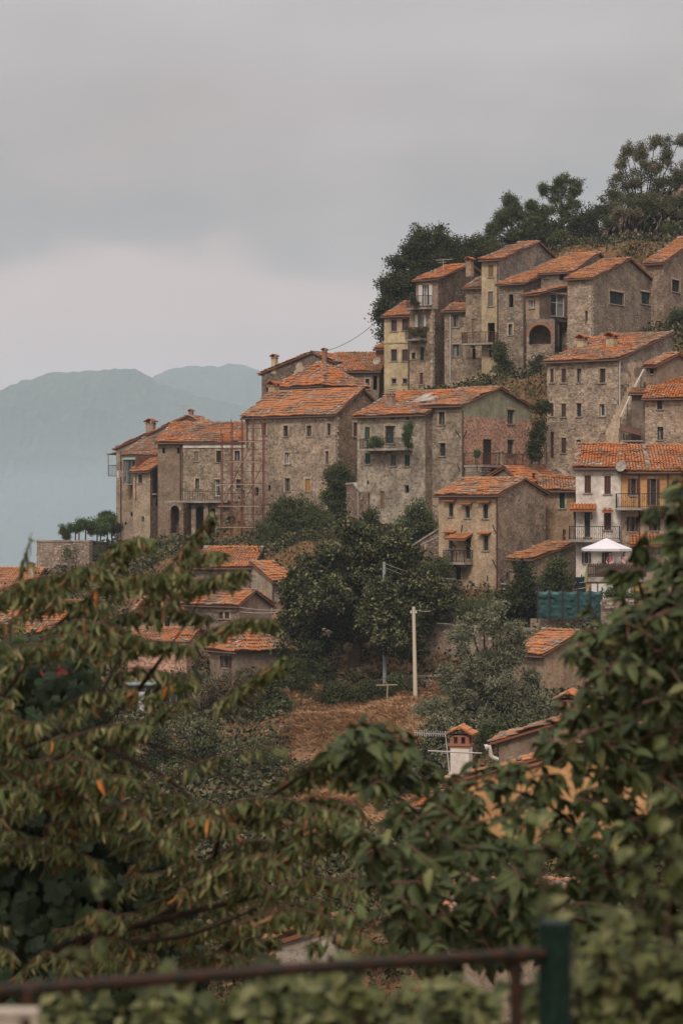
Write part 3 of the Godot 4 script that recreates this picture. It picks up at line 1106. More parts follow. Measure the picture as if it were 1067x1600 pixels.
# ---------------------------------------------------------------- ground
const G := [[180, 855, 230], [250, 860, 226], [300, 855, 219], [400, 874, 203], [360, 872, 207], [430, 862, 201], [530, 800, 200], [470, 850, 195], [560, 835, 187], [640, 835, 186], [690, 945, 170], [740, 948, 164], [780, 942, 166], [830, 925, 170], [870, 965, 161], [920, 975, 160], [1000, 1000, 158], [1080, 1000, 158], [860, 741, 189], [895, 765, 185.5], [850, 888, 177], [885, 888, 176.5], [810, 888, 176], [760, 850, 179], [835, 850, 182], [960, 740, 180], [1010, 730, 174], [1080, 740, 174], [700, 615, 220], [620, 630, 222], [560, 640, 216], [500, 650, 216], [800, 610, 213], [850, 570, 212], [950, 555, 208], [1040, 530, 210], [1080, 510, 216], [1160, 450, 216], [700, 480, 245], [750, 430, 250], [900, 388, 246], [960, 380, 245], [1000, 350, 252], [1067, 320, 255], [1150, 300, 255], [650, 530, 245], [590, 590, 245], [1067, 335, 285], [800, 412, 280], [900, 374, 280], [1000, 350, 285], [120, 912, 226], [60, 915, 230], [0, 940, 236], [150, 905, 240], [-60, 965, 230], [200, 900, 258], [300, 880, 258], [400, 850, 258], [500, 800, 262], [570, 720, 262], [620, 620, 264], [680, 530, 266], [740, 470, 268], [600, 1082, 156], [690, 1068, 158], [540, 1118, 150], [460, 1190, 142], [660, 1110, 152], [560, 1300, 120], [500, 1400, 105], [640, 1250, 128], [380, 1068, 158], [330, 1068, 160], [430, 1000, 176], [360, 1010, 172], [250, 1010, 178], [250, 1120, 152], [150, 1100, 160], [0, 960, 200], [-60, 1000, 190], [100, 900, 212], [20, 910, 214], [300, 1260, 130], [200, 1230, 138], [100, 1250, 130], [850, 1110, 136], [760, 1130, 132], [700, 1230, 118], [900, 1000, 150], [1000, 1120, 136], [700, 1056, 160.5], [780, 1060, 160], [840, 1060, 160.5], [700, 962, 166], [800, 966, 166], [870, 1250, 102], [740, 1330, 96], [1000, 1250, 100], [650, 1390, 90]]

var hill_noise: FastNoiseLite

func ground_height(x: float, z: float) -> float:
	var num := 0.0
	var den := 0.0
	for p in ground_points:
		var r2: float = (p.x - x) * (p.x - x) + (p.z - z) * (p.z - z) + 6.0
		var k := 1.0 / (r2 * r2)
		num += p.y * k
		den += k
	var y := num / den
	# away from the village the slopes run down into the valley on the left and up the hill on the right
	var left := maxf(0.0, -x - 42.0 - maxf(0.0, -z - 200.0) * 0.12)
	var behind := maxf(0.0, -z - 300.0)
	y -= minf(left * 0.7, 150.0)
	y -= minf(behind * 0.55, 190.0)
	y += hill_noise.get_noise_2d(x, z) * 0.7
	return y

func terrain() -> void:
	hill_noise = noise(FastNoiseLite.TYPE_SIMPLEX, 0.12, 3, 4)
	for g in G:
		ground_points.append(at(g[0], g[1], g[2]))
	for p in [Vector3(0, -2.2, 2), Vector3(6, -2.0, 2), Vector3(-6, -2.2, 2), Vector3(0, -3.0, -5), Vector3(8, -3.0, -5), Vector3(-8, -3.2, -5), Vector3(0, -7.0, -14), Vector3(12, -6.5, -14), Vector3(-12, -7.5, -14), Vector3(0, -13, -30), Vector3(25, -11, -30), Vector3(-25, -15, -30), Vector3(0, -18, -55), Vector3(30, -16, -55), Vector3(-30, -20, -55), Vector3(-32, -21, -90), Vector3(0, -19.5, -80), Vector3(45, -10, -90), Vector3(40, 2, -130), Vector3(50, 14, -180), Vector3(65, 26, -220), Vector3(60, 34, -260), Vector3(40, 38, -300), Vector3(25, 26, -300), Vector3(15, 13, -300), Vector3(0, 4, -300), Vector3(-15, -7, -262), Vector3(-30, -15, -250), Vector3(-30, -26, -290), Vector3(-15, -15, -300), Vector3(-50, -20, -230), Vector3(-50, -28, -280), Vector3(0, 0, 20), Vector3(30, 2, 20), Vector3(-30, -2, 20), Vector3(0, 6, 60)]:
		ground_points.append(p)
	var xs := []
	var zs := []
	for v in [-5200, -3200, -2000, -1400, -1000, -600, -400, -280, -200, -150, -110, -85]: xs.append(float(v))
	for i in 66: xs.append(-70.0 + i * 2.15)
	for v in [80, 95, 120, 160, 220, 320, 500, 900, 2200, 5200]: xs.append(float(v))
	for v in [300, 150, 90, 60, 40, 25]: zs.append(float(v))
	for i in 130: zs.append(12.0 - i * 2.5)
	for v in [-320, -350, -400, -480, -600, -800, -1100, -1600, -2400, -3600, -5400, -8600]: zs.append(float(v))
	var mb := MB.new()
	var a: Array = mb.surf(M.ground)
	var grid := []
	for z in zs:
		var row := []
		for x in xs: row.append(Vector3(x, maxf(ground_height(x, z), -175.0), z))
		grid.append(row)
	var normal := func(i: int, j: int) -> Vector3:
		var dx: Vector3 = grid[i][mini(j + 1, xs.size() - 1)] - grid[i][maxi(j - 1, 0)]
		var dz: Vector3 = grid[mini(i + 1, zs.size() - 1)][j] - grid[maxi(i - 1, 0)][j]
		return dx.cross(dz).normalized()
	var nn := []
	for i in zs.size():
		var row := []
		for j in xs.size(): row.append(normal.call(i, j))
		nn.append(row)
	for i in zs.size() - 1:
		for j in xs.size() - 1:
			mb.poly(M.ground, [grid[i][j], grid[i][j + 1], grid[i + 1][j + 1], grid[i + 1][j]], [grid[i][j], grid[i][j + 1], grid[i + 1][j + 1], grid[i + 1][j]].map(func(p): return Vector2(p.x, p.z) / 6.0), [grid[i][j], grid[i][j + 1], grid[i + 1][j + 1], grid[i + 1][j]].map(func(p): return Vector2(p.x, p.z) / 23.0), Color.WHITE, [nn[i][j], nn[i][j + 1], nn[i + 1][j + 1], nn[i + 1][j]])
	tag(put("ground", mb), "dry earth slope that carries the hill village", "", "", "structure")

# height of the finished ground, from the same points
func on_ground(x: float, z: float) -> Vector3:
	return Vector3(x, ground_height(x, z), z)

func ground_at(px: float, d: float) -> Vector3:
	return on_ground((px - 533.5) / F * d, -d)

func mountains() -> void:
	var far_ridge := [[-900, 640], [-300, 625], [0, 640], [150, 625], [225, 600], [240, 588], [262, 578], [285, 573], [310, 571], [340, 572], [370, 569], [390, 573], [410, 581], [450, 592], [520, 600], [640, 590], [800, 580], [1000, 590], [1300, 610], [2000, 640]]
	var near_ridge := [[-900, 660], [-400, 640], [-150, 622], [0, 609], [30, 597], [60, 588], [100, 582], [150, 578], [195, 575], [212, 578], [228, 587], [245, 598], [300, 616], [400, 640], [560, 650], [800, 660], [1300, 680], [2000, 700]]
	ridge("mountain", far_ridge, 7200.0, 2000.0, 41)
	ridge("mountain", near_ridge, 6000.0, 1700.0, 42)

# thicker air lying in the valley in front of the mountains
func valley_mist() -> void:
	var f := FogVolume.new()
	f.name = "valley_mist"
	f.shape = RenderingServer.FOG_VOLUME_SHAPE_BOX
	f.size = Vector3(6000, 230, 3000)
	f.position = Vector3(-300, -60, -2600)
	var m := FogMaterial.new()
	m.density = 0.00022
	m.albedo = Color(0.84, 0.925, 0.96)
	f.material = m
	f.set_meta("kind", "stuff")
	f.set_meta("label", "pale mist lying in the valley before the mountains")
	f.set_meta("category", "mist")
	add_child(f, true)

func ridge(called: String, line: Array, dist: float, reach: float, sd: int) -> void:
	var n := noise(FastNoiseLite.TYPE_SIMPLEX, 0.004, sd, 5)
	var tip := noise(FastNoiseLite.TYPE_SIMPLEX, 0.05, sd + 1, 3)
	var mb := MB.new()
	var cols := 360
	var rows := 25
	var grid := []
	for i in rows + 1:
		var row := []
		var k := float(i) / rows      # 0 at the foot, 0.8 on the crest, 1 behind it
		for j in cols + 1:
			var px := -900.0 + 2900.0 * j / cols
			var s := 0
			while s < line.size() - 2 and line[s + 1][0] < px: s += 1
			var t := clampf((px - line[s][0]) / float(line[s + 1][0] - line[s][0]), 0.0, 1.0)
			var crest := (800.0 - cubic_interpolate(line[s][1], line[s + 1][1], line[maxi(s - 1, 0)][1], line[mini(s + 2, line.size() - 1)][1], t)) / F * dist
			var x := (px - 533.5) / F * dist
			var up := minf(k / 0.8, 1.0)
			var z := -dist + reach * (1.0 - up) - (k - 0.8) * 1000.0 * float(k > 0.8)
			var y := lerpf(-176.0, crest, pow(up, 1.25)) if i <= 20 else lerpf(crest, -60.0, (k - 0.8) / 0.2)
			var spur: float = n.get_noise_2d(x, z * 0.6)
			y += spur * 60.0 * (1.0 - up) * up * 4.0 * float(k <= 0.8)
			y += tip.get_noise_2d(x * 0.45, z * 0.45) * 6.0
			row.append(Vector3(x, y, z))
		grid.append(row)
	for i in rows:
		for j in cols:
			var q4 := [grid[i][j], grid[i][j + 1], grid[i + 1][j + 1], grid[i + 1][j]]
			mb.poly(M.far_forest, q4, q4.map(func(p): return Vector2(p.x, p.z * 0.5 - p.y) / 560.0), q4.map(func(p): return Vector2(p.x, p.z * 0.5 - p.y) / 1300.0))
	tag(put(called, mb), "hazy wooded mountain ridge across the valley", "", "", "structure")

func houses() -> void:
	var H: House
	# ---- far left group
	H = house("gabled_house", "tall tan house at the far left end of the village, with a laundry line", {"d": 232.0, "l": 182, "c": 330, "r": 350, "th": 20, "eave": 669, "el": 702, "base": 862, "apex": ["front", 652, 0.75], "mf": "plaster_old", "age": 0.35, "proud": 5.0, "win_front": [[206, 771, 6, 18, "dk"], [206.5, 803.5, 4, 6, "h"], [197, 818, 3, 5, "h"]]})
	chimney(H, 236, 657, 682, 12, "plain", 1)
	chimney(H, 299, 640, 660, 6, "brick", 1)
	antenna(H, 287, 632, 656, 1)
	drainpipe(H, "front", 189, 705, 850)
	side_balcony(H)
	H = house("lean_to_house", "low wing with a dark lichen covered lean-to roof below the long gable", {"d": 228.5, "l": 194, "c": 250, "r": 262, "th": 20, "eave": 711, "base": 800, "apex": ["shed", 684], "dp": 5.0, "mf": "plaster_tan", "age": 1.0, "stones": 1.3, "win_front": [[222, 735, 5, 10, "h"]]})
	veranda(H, 202, 216, 719, 756)
	washing_line(H)
	H = house("loggia_house", "narrow stone wing with a small orange roof and an open dark loggia on its side", {"d": 226.0, "l": 208, "c": 235, "r": 264, "th": 38, "eave": 735, "base": 868, "apex": ["shed", 713], "mf": "plaster_old", "ms": "stone_brown", "age": 0.1, "stones": 0.3, "proud": 9.0, "win_front": [[219.5, 748, 6, 13, "dk"], [223.5, 811, 4, 8, "h"]], "win_side": [[249, 750, 19, 42, "h"], [251, 783, 13, 17, "a"], [257, 817, 5, 20, "h"], [253, 843, 13, 16, "ak", "brick"]]})
	loggia_frame(H)
	H = house("narrow_house", "plain tan strip of house with two slit windows between the loggia and the arcaded house", {"d": 223.5, "l": 247, "c": 285, "r": 300, "th": 14, "eave": 691, "base": 860, "apex": ["side", 663], "dp": 9.0, "mf": "plaster_tan", "ms": "stone_grey", "age": 0.5, "stones": 0.8, "win_front": [[256, 704, 4, 9, "h"], [279, 704, 4, 9, "h"]]})
	drainpipe(H, "front", 282, 692, 785)
	H = house("arcaded_house", "grey stone house with a white band under its eave and dark arches at its foot", {"d": 221.0, "l": 286, "c": 392, "r": 412, "th": 14, "eave": 691, "base": 866, "apex": ["side", 662], "dp": 9.0, "over": 0.14, "mf": "stone_tan", "ms": "stone_tan", "age": 0.55, "stones": 1.0, "band": [783, "stone_brown"], "quoin": false, "win_front": [[307.4, 713, 6, 15, "sy"], [342, 713, 7, 18, "sk"], [371, 712.5, 8, 16, "dk"], [308.6, 755.6, 6, 16, "dk"], [340, 762, 8, 26, "dw"], [373, 756, 7, 14, "dk"], [294.5, 812, 15, 44, "a"], [313.5, 812, 13, 44, "a"], [333, 814, 12, 40, "a"], [362, 822, 12, 30, "h"]]})
	white_band(H)
	arcade_slab(H, 262, 360, 784)
	H = house("arcade_wing", "low arcaded stone block with one tall arch beside the loggia", {"d": 220.5, "l": 264, "c": 287, "r": 292, "th": 14, "eave": 785, "base": 866, "apex": ["flat", 0], "dp": 2.5, "mf": "stone_brown", "proud": 10.0, "gutter": false, "win_front": [[273.5, 812, 13, 44, "a"]]})
	# ---- the big stone house in the middle
	H = house("stone_house", "big tan rubble house with three rows of windows, right of the scaffolding", {"d": 205.0, "l": 383, "c": 525, "r": 604, "th": 40, "eave": 646, "base": 862, "apex": ["side", 609, 0.5], "mf": "stone_tan", "ms": "stone_brown", "age": 0.22, "stones": 1.0, "quoin": true, "proud": 10.0,
		"win_front": [[412.4, 670, 7, 19, "dk"], [446.5, 673.5, 7, 17, "dk"], [483, 673.5, 7, 17, "dk"], [513.5, 671, 5, 19, "dk"], [449.4, 716, 8, 18, "dw", "surround"], [480.6, 715, 8, 19, "bw", "surround"], [511, 715, 5, 20, "dm", "surround"], [423, 720, 5, 11, "b"], [449.4, 757.6, 8, 21, "dy", "surround"], [481, 758, 8, 20, "sa", "surround"], [421, 762, 4, 8, "h"], [401, 768, 6, 13, "h"], [418.5, 789, 2.5, 4, "h"], [478, 674, 2.5, 3, "h"]], "win_side": [[555, 671, 6, 22, "sm"]]})
	chimney(H, 428, 598, 612, 13, "white")
	drainpipe(H, "front", 386, 648, 700)
	# ---- three roofs behind it
	H = house("brick_gable_house", "house with a wide stone gable behind the long orange roof", {"d": 229.0, "l": 409, "c": 520, "r": 556, "th": 25, "eave": 566, "el": 585, "base": 660, "apex": ["front", 552, 0.72], "mf": "stone_brown", "age": 0.7, "stones": 0.8, "proud": 8.0, "win_front": [[418, 610, 4, 10, "h"]]})
	chimney(H, 429, 555, 576, 8, "white", 1)
	chimney(H, 507, 545, 560, 6, "brick", 0)
	H = house("hipped_house", "low house under an orange hipped roof, in front of the wide stone gable", {"d": 217.0, "l": 431, "c": 504, "r": 571, "th": 42, "eave": 600, "base": 660, "apex": ["hip", 568], "mf": "plaster_tan", "ms": "plaster_grey", "age": 0.25, "stones": 0.9, "win_front": [[485.5, 606, 6, 6, "dk"], [448, 605, 22, 7, "h"]]})
	H = house("shaded_house", "house with a plain orange roof facing us, just left of the yellow house", {"d": 227.0, "l": 512, "c": 592, "r": 606, "th": 8, "eave": 580, "base": 680, "apex": ["side", 553], "dp": 12.0, "mf": "plaster_grey", "age": 0.3, "stones": 0.5, "win_front": [[574, 600, 6, 16, "dk"], [556, 598, 5, 12, "dk"], [586, 598, 6, 22, "h"]]})
	dish(H, "front", 589, 564)
	# ---- green shutters and the pink house
	H = house("green_shutter_house", "pale plastered house with green shutters and a planted balcony", {"d": 190.0, "l": 558, "c": 664, "r": 772, "th": 38, "eave": 647, "base": 862, "apex": ["side", 612, 0.5], "mf": "stone_light", "ms": "stone_tan", "age": 0.4, "stones": 0.7, "proud": 2.5,
		"win_front": [[574, 676.6, 8, 19, "sg"], [609.6, 679, 16, 27, "dk", "curtain"], [637, 683, 8, 24, "h"], [574.5, 716.5, 8, 17, "sg"], [614.4, 719.5, 8, 18, "se"], [636, 719.5, 8, 18, "sg"], [614, 652.5, 5, 6, "h"], [636, 652.5, 5, 7, "h"], [635, 764, 7, 12, "h"], [597, 781, 6.5, 28, "kt"], [574.5, 754, 3, 6, "h"]]})
	chimney(H, 610.5, 613, 636, 10, "grey")
	roof_sheet(H, "metal_sheet", 648, 632, 672, 618, 0.8, M.concrete)
	var bal := balcony(H, "front", 574.5, 645, 702, 686, 1.1, M.iron)
	H = house("pink_house", "house with a peeling pink side wall under a green gable", {"d": 189.0, "l": 663, "c": 721, "r": 829, "th": 38, "eave": 633.5, "base": 862, "apex": ["side", 607.6, 0.52], "mf": "stone_light", "ms": "plaster_green", "age": 0.6, "stones": 1.0, "proud": 4.0, "band_side": [651, "plaster_pink"],
		"win_front": [[690, 653.5, 9, 20, "dk", "curtain"], [691, 702.4, 9, 20, "dk"]], "win_side": [[798, 651.4, 11, 23, "dy", "curtain"], [797.4, 698.5, 11, 23, "dy"], [761.5, 706, 14, 40, "kk", "brick"]]})
	drainpipe(H, "side", 722.5, 640, 760)
	wall_tie(H, "front", 711, 672, 719, 684)
	wall_tie(H, "front", 714, 724, 718, 736)
	wall_tie(H, "side", 729, 672, 724, 684)
	roof_sheet(H, "skylight", 664, 630, 676, 623, 0.9, M.concrete)
	pink_terrace(H)
	# ---- upper row
	H = house("yellow_house", "tall yellow rendered house with purple-brown shutters at the left end of the upper row", {"d": 226.0, "l": 600, "c": 639.5, "r": 652, "th": 22, "eave": 493.5, "base": 660, "apex": ["shed", 472], "dp": 6.0, "mf": "plaster_yellow", "age": 0.3, "stones": 0.4, "win_front": [[615.5, 508.6, 9, 18, "sp", "surround"], [632.6, 507.5, 9, 18, "sp", "surround"], [615.5, 555, 9, 18, "dm", "surround"], [632.6, 555, 9, 18, "sp", "surround"], [615.5, 595.6, 7, 8, "de"], [632.6, 595.6, 7, 8, "de"]]})
	string_course(H, 535.5)
	drainpipe(H, "front", 638, 496, 640)
	H = house("red_lean_to", "slim red-brown annexe with its own tiled roof, on the left flank of the yellow house", {"d": 228.5, "l": 587, "c": 600, "r": 606, "th": 15, "eave": 546, "base": 660, "apex": ["shed", 538], "dp": 4.0, "mf": "plaster_red", "age": 0.3, "stones": 0.2, "band": [584, "plaster_grey"]})
	H = house("tower_house", "tall stone tower house with two balconies, right of the yellow house", {"d": 223.0, "l": 639.5, "c": 676.5, "r": 702, "th": 32, "eave": 482, "base": 660, "apex": ["flat", 0], "mf": "stone_tan", "ms": "stone_brown", "gutter": false, "proud": 9.0, "quoin": true, "win_front": [[657.4, 501.5, 8, 19, "ow"], [659, 552.5, 6, 21, "dk"], [646, 556, 6, 10, "dk"], [658, 591.5, 5, 18, "sm"]]})
	balcony(H, "front", 641, 667, 531, 513, 1.0, M.iron)
	balcony(H, "front", 642, 675, 482.5, 464, 0.9, M.iron)
	H = house("tower_upper_storey", "grey plastered top storey with a white french window over the tower house", {"d": 225.5, "l": 649.5, "c": 684, "r": 748, "th": 35, "eave": 436, "base": 640, "apex": ["side", 415, 0.75], "mf": "plaster_grey", "ms": "stone_brown", "age": 0.3, "stones": 0.8, "proud": 6.0, "win_front": [[665, 461, 10, 32, "ow"]], "band_side": [488, "stone_brown"]})
	chimney(H, 733.5, 404, 424, 9, "plain")
	antenna(H, 692, 404, 424)
	drainpipe(H, "side", 693, 440, 600)
	H = house("shuttered_house", "low stone house with grey shutters between the tower house and the cream tower", {"d": 221.5, "l": 694, "c": 728, "r": 742, "th": 18, "eave": 486, "base": 660, "apex": ["shed", 474], "dp": 4.0, "mf": "stone_tan", "age": 0.3, "stones": 0.4, "win_front": [[712, 501, 9, 20, "oy", "curtain"], [712, 547.6, 10, 19, "oy", "curtain"]]})
	drainpipe(H, "front", 703, 490, 605, M.pipe_light)
	H = house("grey_roof_house", "narrow stone house with a grey stone-slab roof, against the cream tower", {"d": 220.0, "l": 727, "c": 753, "r": 765, "th": 18, "eave": 450, "base": 660, "apex": ["shed", 436], "dp": 5.0, "mf": "stone_tan", "age": 1.2, "stones": 1.6, "proud": 9.0, "win_front": [[739.6, 473, 5, 16, "b"], [739.6, 514, 6, 32, "kt"], [740, 553, 5, 17, "h"]]})
	H = house("cream_tower_house", "tall narrow cream fronted house with a broad rubble gable behind", {"d": 218.0, "l": 752, "c": 779, "r": 884, "th": 27, "eave": 406, "base": 660, "apex": ["side", 379.6, 0.56], "mf": "plaster_cream", "ms": "stone_grey", "age": 0.55, "stones": 0.9, "proud": 9.0, "win_front": [[766.4, 423.3, 8, 19, "st"], [766, 467, 8, 23, "sy"], [767, 521, 11, 33, "hk"], [767, 552, 7, 12, "h"]]})
	drainpipe(H, "front", 777, 410, 530)
	balcony(H, "front", 729, 777, 538, 521, 1.2, M.iron_rust, "scroll")
	H = house("long_roof_house", "rubble house under a long bright orange roof right of the cream tower", {"d": 213.5, "l": 779, "c": 819.5, "r": 931, "th": 30, "eave": 443, "base": 660, "apex": ["shed", 397], "mf": "stone_tan", "ms": "stone_grey", "age": 0.05, "stones": 0.6, "proud": 9.0, "win_front": [[798, 470, 7, 20, "h"], [797, 515, 6, 17, "dk"]]})
	drainpipe(H, "front", 818, 446, 590)
	H = house("middle_roof_house", "stone house with two stepped orange roofs above the dark plastered box", {"d": 211.5, "l": 845, "c": 893, "r": 966, "th": 30, "eave": 425, "base": 640, "apex": ["side", 397, 0.55], "mf": "stone_grey", "age": 0.1, "stones": 0.8, "proud": 8.0, "win_front": [[877, 432, 7, 12, "h"]]})
	H = house("arch_house", "low stone block with a big round arched opening", {"d": 208.0, "l": 822, "c": 866, "r": 892, "th": 14, "eave": 498, "base": 650, "apex": ["flat", 0], "mf": "stone_grey", "ms": "stone_brown", "gutter": false, "proud": 10.0, "win_front": [[843, 523, 34, 31, "ak", "brick"]]})
	H = house("dark_plaster_box", "dark plastered bay with a white framed window and small tiled roof over the arch", {"d": 208.6, "l": 821, "c": 842, "r": 890, "th": 46, "eave": 460, "base": 500, "apex": ["shed", 447], "mf": "plaster_tan", "ms": "plaster_dark", "age": 0.3, "stones": 0.3, "win_front": [[830.5, 475, 9, 13, "dw"]], "win_side": [[871.5, 477, 22, 35, "dw"]]})
	H = house("broad_gable_house", "broad rubble house with two dark green windows in its gable wall", {"d": 205.5, "l": 886, "c": 924, "r": 1036, "th": 32, "eave": 434.5, "base": 640, "apex": ["side", 406, 0.5], "mf": "stone_tan", "ms": "stone_grey", "age": 0.12, "stones": 0.3, "quoin": true, "proud": 11.0, "win_front": [[915.5, 497, 4, 22, "h"]], "win_side": [[963, 466, 22, 20, "dn"], [1008, 466, 15, 20, "dn"]]})
	H = house("top_right_house", "stone house with one dark window at the right edge, next to the broad gable", {"d": 215.0, "l": 1008, "c": 1036, "r": 1130, "th": 30, "eave": 411, "base": 640, "apex": ["side", 372, 0.55], "mf": "stone_grey", "age": 0.15, "stones": 0.6, "win_side": [[1055, 447, 12, 19, "dk"]]})
	H = house("topmost_house", "small plastered house whose orange roof shows below the rock", {"d": 238.0, "l": 884, "c": 917, "r": 952, "th": 36, "eave": 398, "base": 500, "apex": ["side", 386, 0.5], "mf": "plaster_grey", "ms": "plaster_tan", "age": 0.15, "stones": 0.5})
	# ---- middle right
	H = house("three_storey_house", "large rubble house with three rows of narrow brown windows and two cowled chimneys", {"d": 184.0, "l": 854, "c": 965.5, "r": 1050, "th": 38, "eave": 561, "base": 790, "apex": ["shed", 521], "mf": "stone_tan", "ms": "stone_grey", "age": 0.62, "stones": 0.5, "proud": 11.0, "quoin": true,
		"win_front": [[862, 587, 5, 22, "ss"], [880, 587, 7, 22, "ss"], [904, 587, 7, 22, "dk", "curtain"], [941, 587, 9, 22, "dm", "curtain"], [862, 640, 5, 21, "ss"], [880, 641, 7, 21, "ss"], [904, 640.5, 7, 21, "dk"], [940, 641, 8, 19, "dw"], [862, 695, 5, 42, "km"], [880, 696, 7, 24, "ss"], [903.5, 698, 7, 22, "ss"], [941, 690, 8, 26, "b"]]})
	chimney(H, 909, 525, 543, 12, "white")
	chimney(H, 955, 522, 543, 13, "white")
	drainpipe(H, "side", 967.5, 563, 720, M.pipe_light)
	stair_rail(H)
	H = house("plaster_gable_house", "grey plastered gable house behind the right edge roof, small window under its eave", {"d": 178.0, "l": 1009, "c": 1026, "r": 1100, "th": 52, "eave": 571, "base": 740, "apex": ["side", 555, 0.42], "mf": "plaster_tan", "ms": "plaster_grey", "age": 0.4, "stones": 0.3, "win_front": [[1017.6, 580, 6, 8, "dk"]]})
	H = house("plaster_annexe", "plain plastered annexe between the three storey house and the right edge house", {"d": 176.5, "l": 986, "c": 1009, "r": 1020, "th": 12, "eave": 616, "base": 740, "apex": ["shed", 610], "dp": 3.0, "mf": "plaster_grey", "age": 0.5, "stones": 0.2})
	H = house("right_edge_house", "stone house cut by the right edge, brown windows one above the other", {"d": 174.0, "l": 1007, "c": 1130, "r": 1150, "th": 16, "eave": 621, "base": 760, "apex": ["side", 592], "dp": 9.0, "mf": "stone_tan", "age": 0.3, "stones": 0.9, "proud": 8.0, "win_front": [[1030, 631, 8, 17, "dm"], [1031, 677, 9, 20, "dk"]]})
	awning(H)
	# ---- white and ochre houses
	H = house("white_house", "white rendered house with maroon shutters and an iron balcony", {"d": 164.0, "l": 899, "c": 969, "r": 985, "th": 8, "eave": 731, "base": 965, "apex": ["side", 697], "dp": 11.0, "mf": "plaster_white", "age": 0.25, "stones": 1.5, "win_front": [[917.6, 756.6, 10, 27, "sm"], [948.5, 757.6, 10, 28, "sm"], [917, 820, 9, 38, "dm"], [948.5, 814, 11, 28, "sm"], [915.5, 871.5, 6.5, 17, "os"], [947, 872, 6.5, 17, "os"]]})
	balcony(H, "front", 889, 968, 843, 822.5, 1.1, M.iron, "scroll")
	tile_canopy(H, 890, 931, 789, 797)
	tile_canopy(H, 941, 956, 796, 799)
	dish(H, "front", 970.5, 729)
	H = house("ochre_house", "ochre house with maroon shutters above a rubble ground storey", {"d": 163.6, "l": 969.5, "c": 1120, "r": 1150, "th": 4, "eave": 736.5, "base": 965, "apex": ["side", 699], "dp": 11.0, "mf": "plaster_ochre", "age": 0.25, "stones": 1.5, "band": [797, "stone_light"], "win_front": [[989, 761, 8, 26, "om"], [1020, 769, 9, 42, "om"], [987, 818.5, 8, 23, "os"], [1022, 818, 8, 22, "os"], [1007, 880, 10, 20, "dk"]]})
	balcony(H, "front", 961, 1075, 793.5, 771.5, 1.2, M.iron, "scroll")
	drainpipe(H, "front", 998, 738, 840, M.wood_maroon)
	drainpipe(H, "front", 1043, 738, 790, M.wood_maroon)
	tile_canopy(H, 982, 1036, 836, 851)
	# ---- centre
	H = house("three_window_house", "tan house with brick canopies over its windows and one small balcony", {"d": 171.0, "l": 685, "c": 777.5, "r": 852, "th": 40, "eave": 773, "base": 962, "apex": ["side", 750, 0.52], "mf": "plaster_old", "ms": "stone_grey", "age": 0.4, "stones": 1.0, "proud": 5.0, "win_front": [[704.3, 796.7, 7, 21, "dk", "canopy"], [730, 800, 7, 18, "dn", "canopy"], [758, 799, 8, 22, "dk", "canopy"], [704, 846, 7, 22, "dk", "canopy"], [731, 855, 8, 36, "kk"], [758.4, 848.6, 8, 23, "dm", "canopy"], [716, 896, 8, 20, "ss"]]})
	balcony(H, "front", 706, 739, 878, 859, 1.1, M.iron, "scroll")
	tile_canopy(H, 707, 739, 835, 842)
	lattice(H)
	wall_tie(H, "front", 769, 820, 775, 834)
	wall_tie(H, "front", 769, 874, 775, 888)
	wall_tie(H, "front", 722, 820, 720, 832)
	wall_tie(H, "front", 761, 899, 761, 908)
	drainpipe(H, "front", 776, 776, 940, M.wood_maroon)
	H = house("low_plaster_house", "small plastered house with one dark green window between the tan house and the white house", {"d": 177.0, "l": 845, "c": 897, "r": 915, "th": 4, "eave": 767, "base": 890, "apex": ["side", 747], "dp": 8.0, "mf": "plaster_tan", "age": 0.45, "stones": 1.2, "win_front": [[877.6, 782, 8, 24, "sn"], [881, 836, 5, 17, "km"]]})
	H = house("hidden_gable_house", "house whose small plaster gable and orange roof rise behind the tan house", {"d": 184.0, "l": 757, "c": 811, "r": 876, "th": 50, "eave": 752, "el": 752, "base": 830, "apex": ["front", 732, 0.62], "mf": "plaster_grey", "age": 0.3, "stones": 1.2})
	flue(H, 833, 739, 752, 0)
	H = house("stone_shed", "small rubble shed with a sloping orange roof, among bushes beside the tan house", {"d": 166.0, "l": 796, "c": 833.5, "r": 898, "th": 40, "eave": 874, "base": 965, "apex": ["shed", 849], "mf": "stone_tan", "ms": "stone_grey", "age": 0.3, "stones": 0.5, "proud": 9.0})

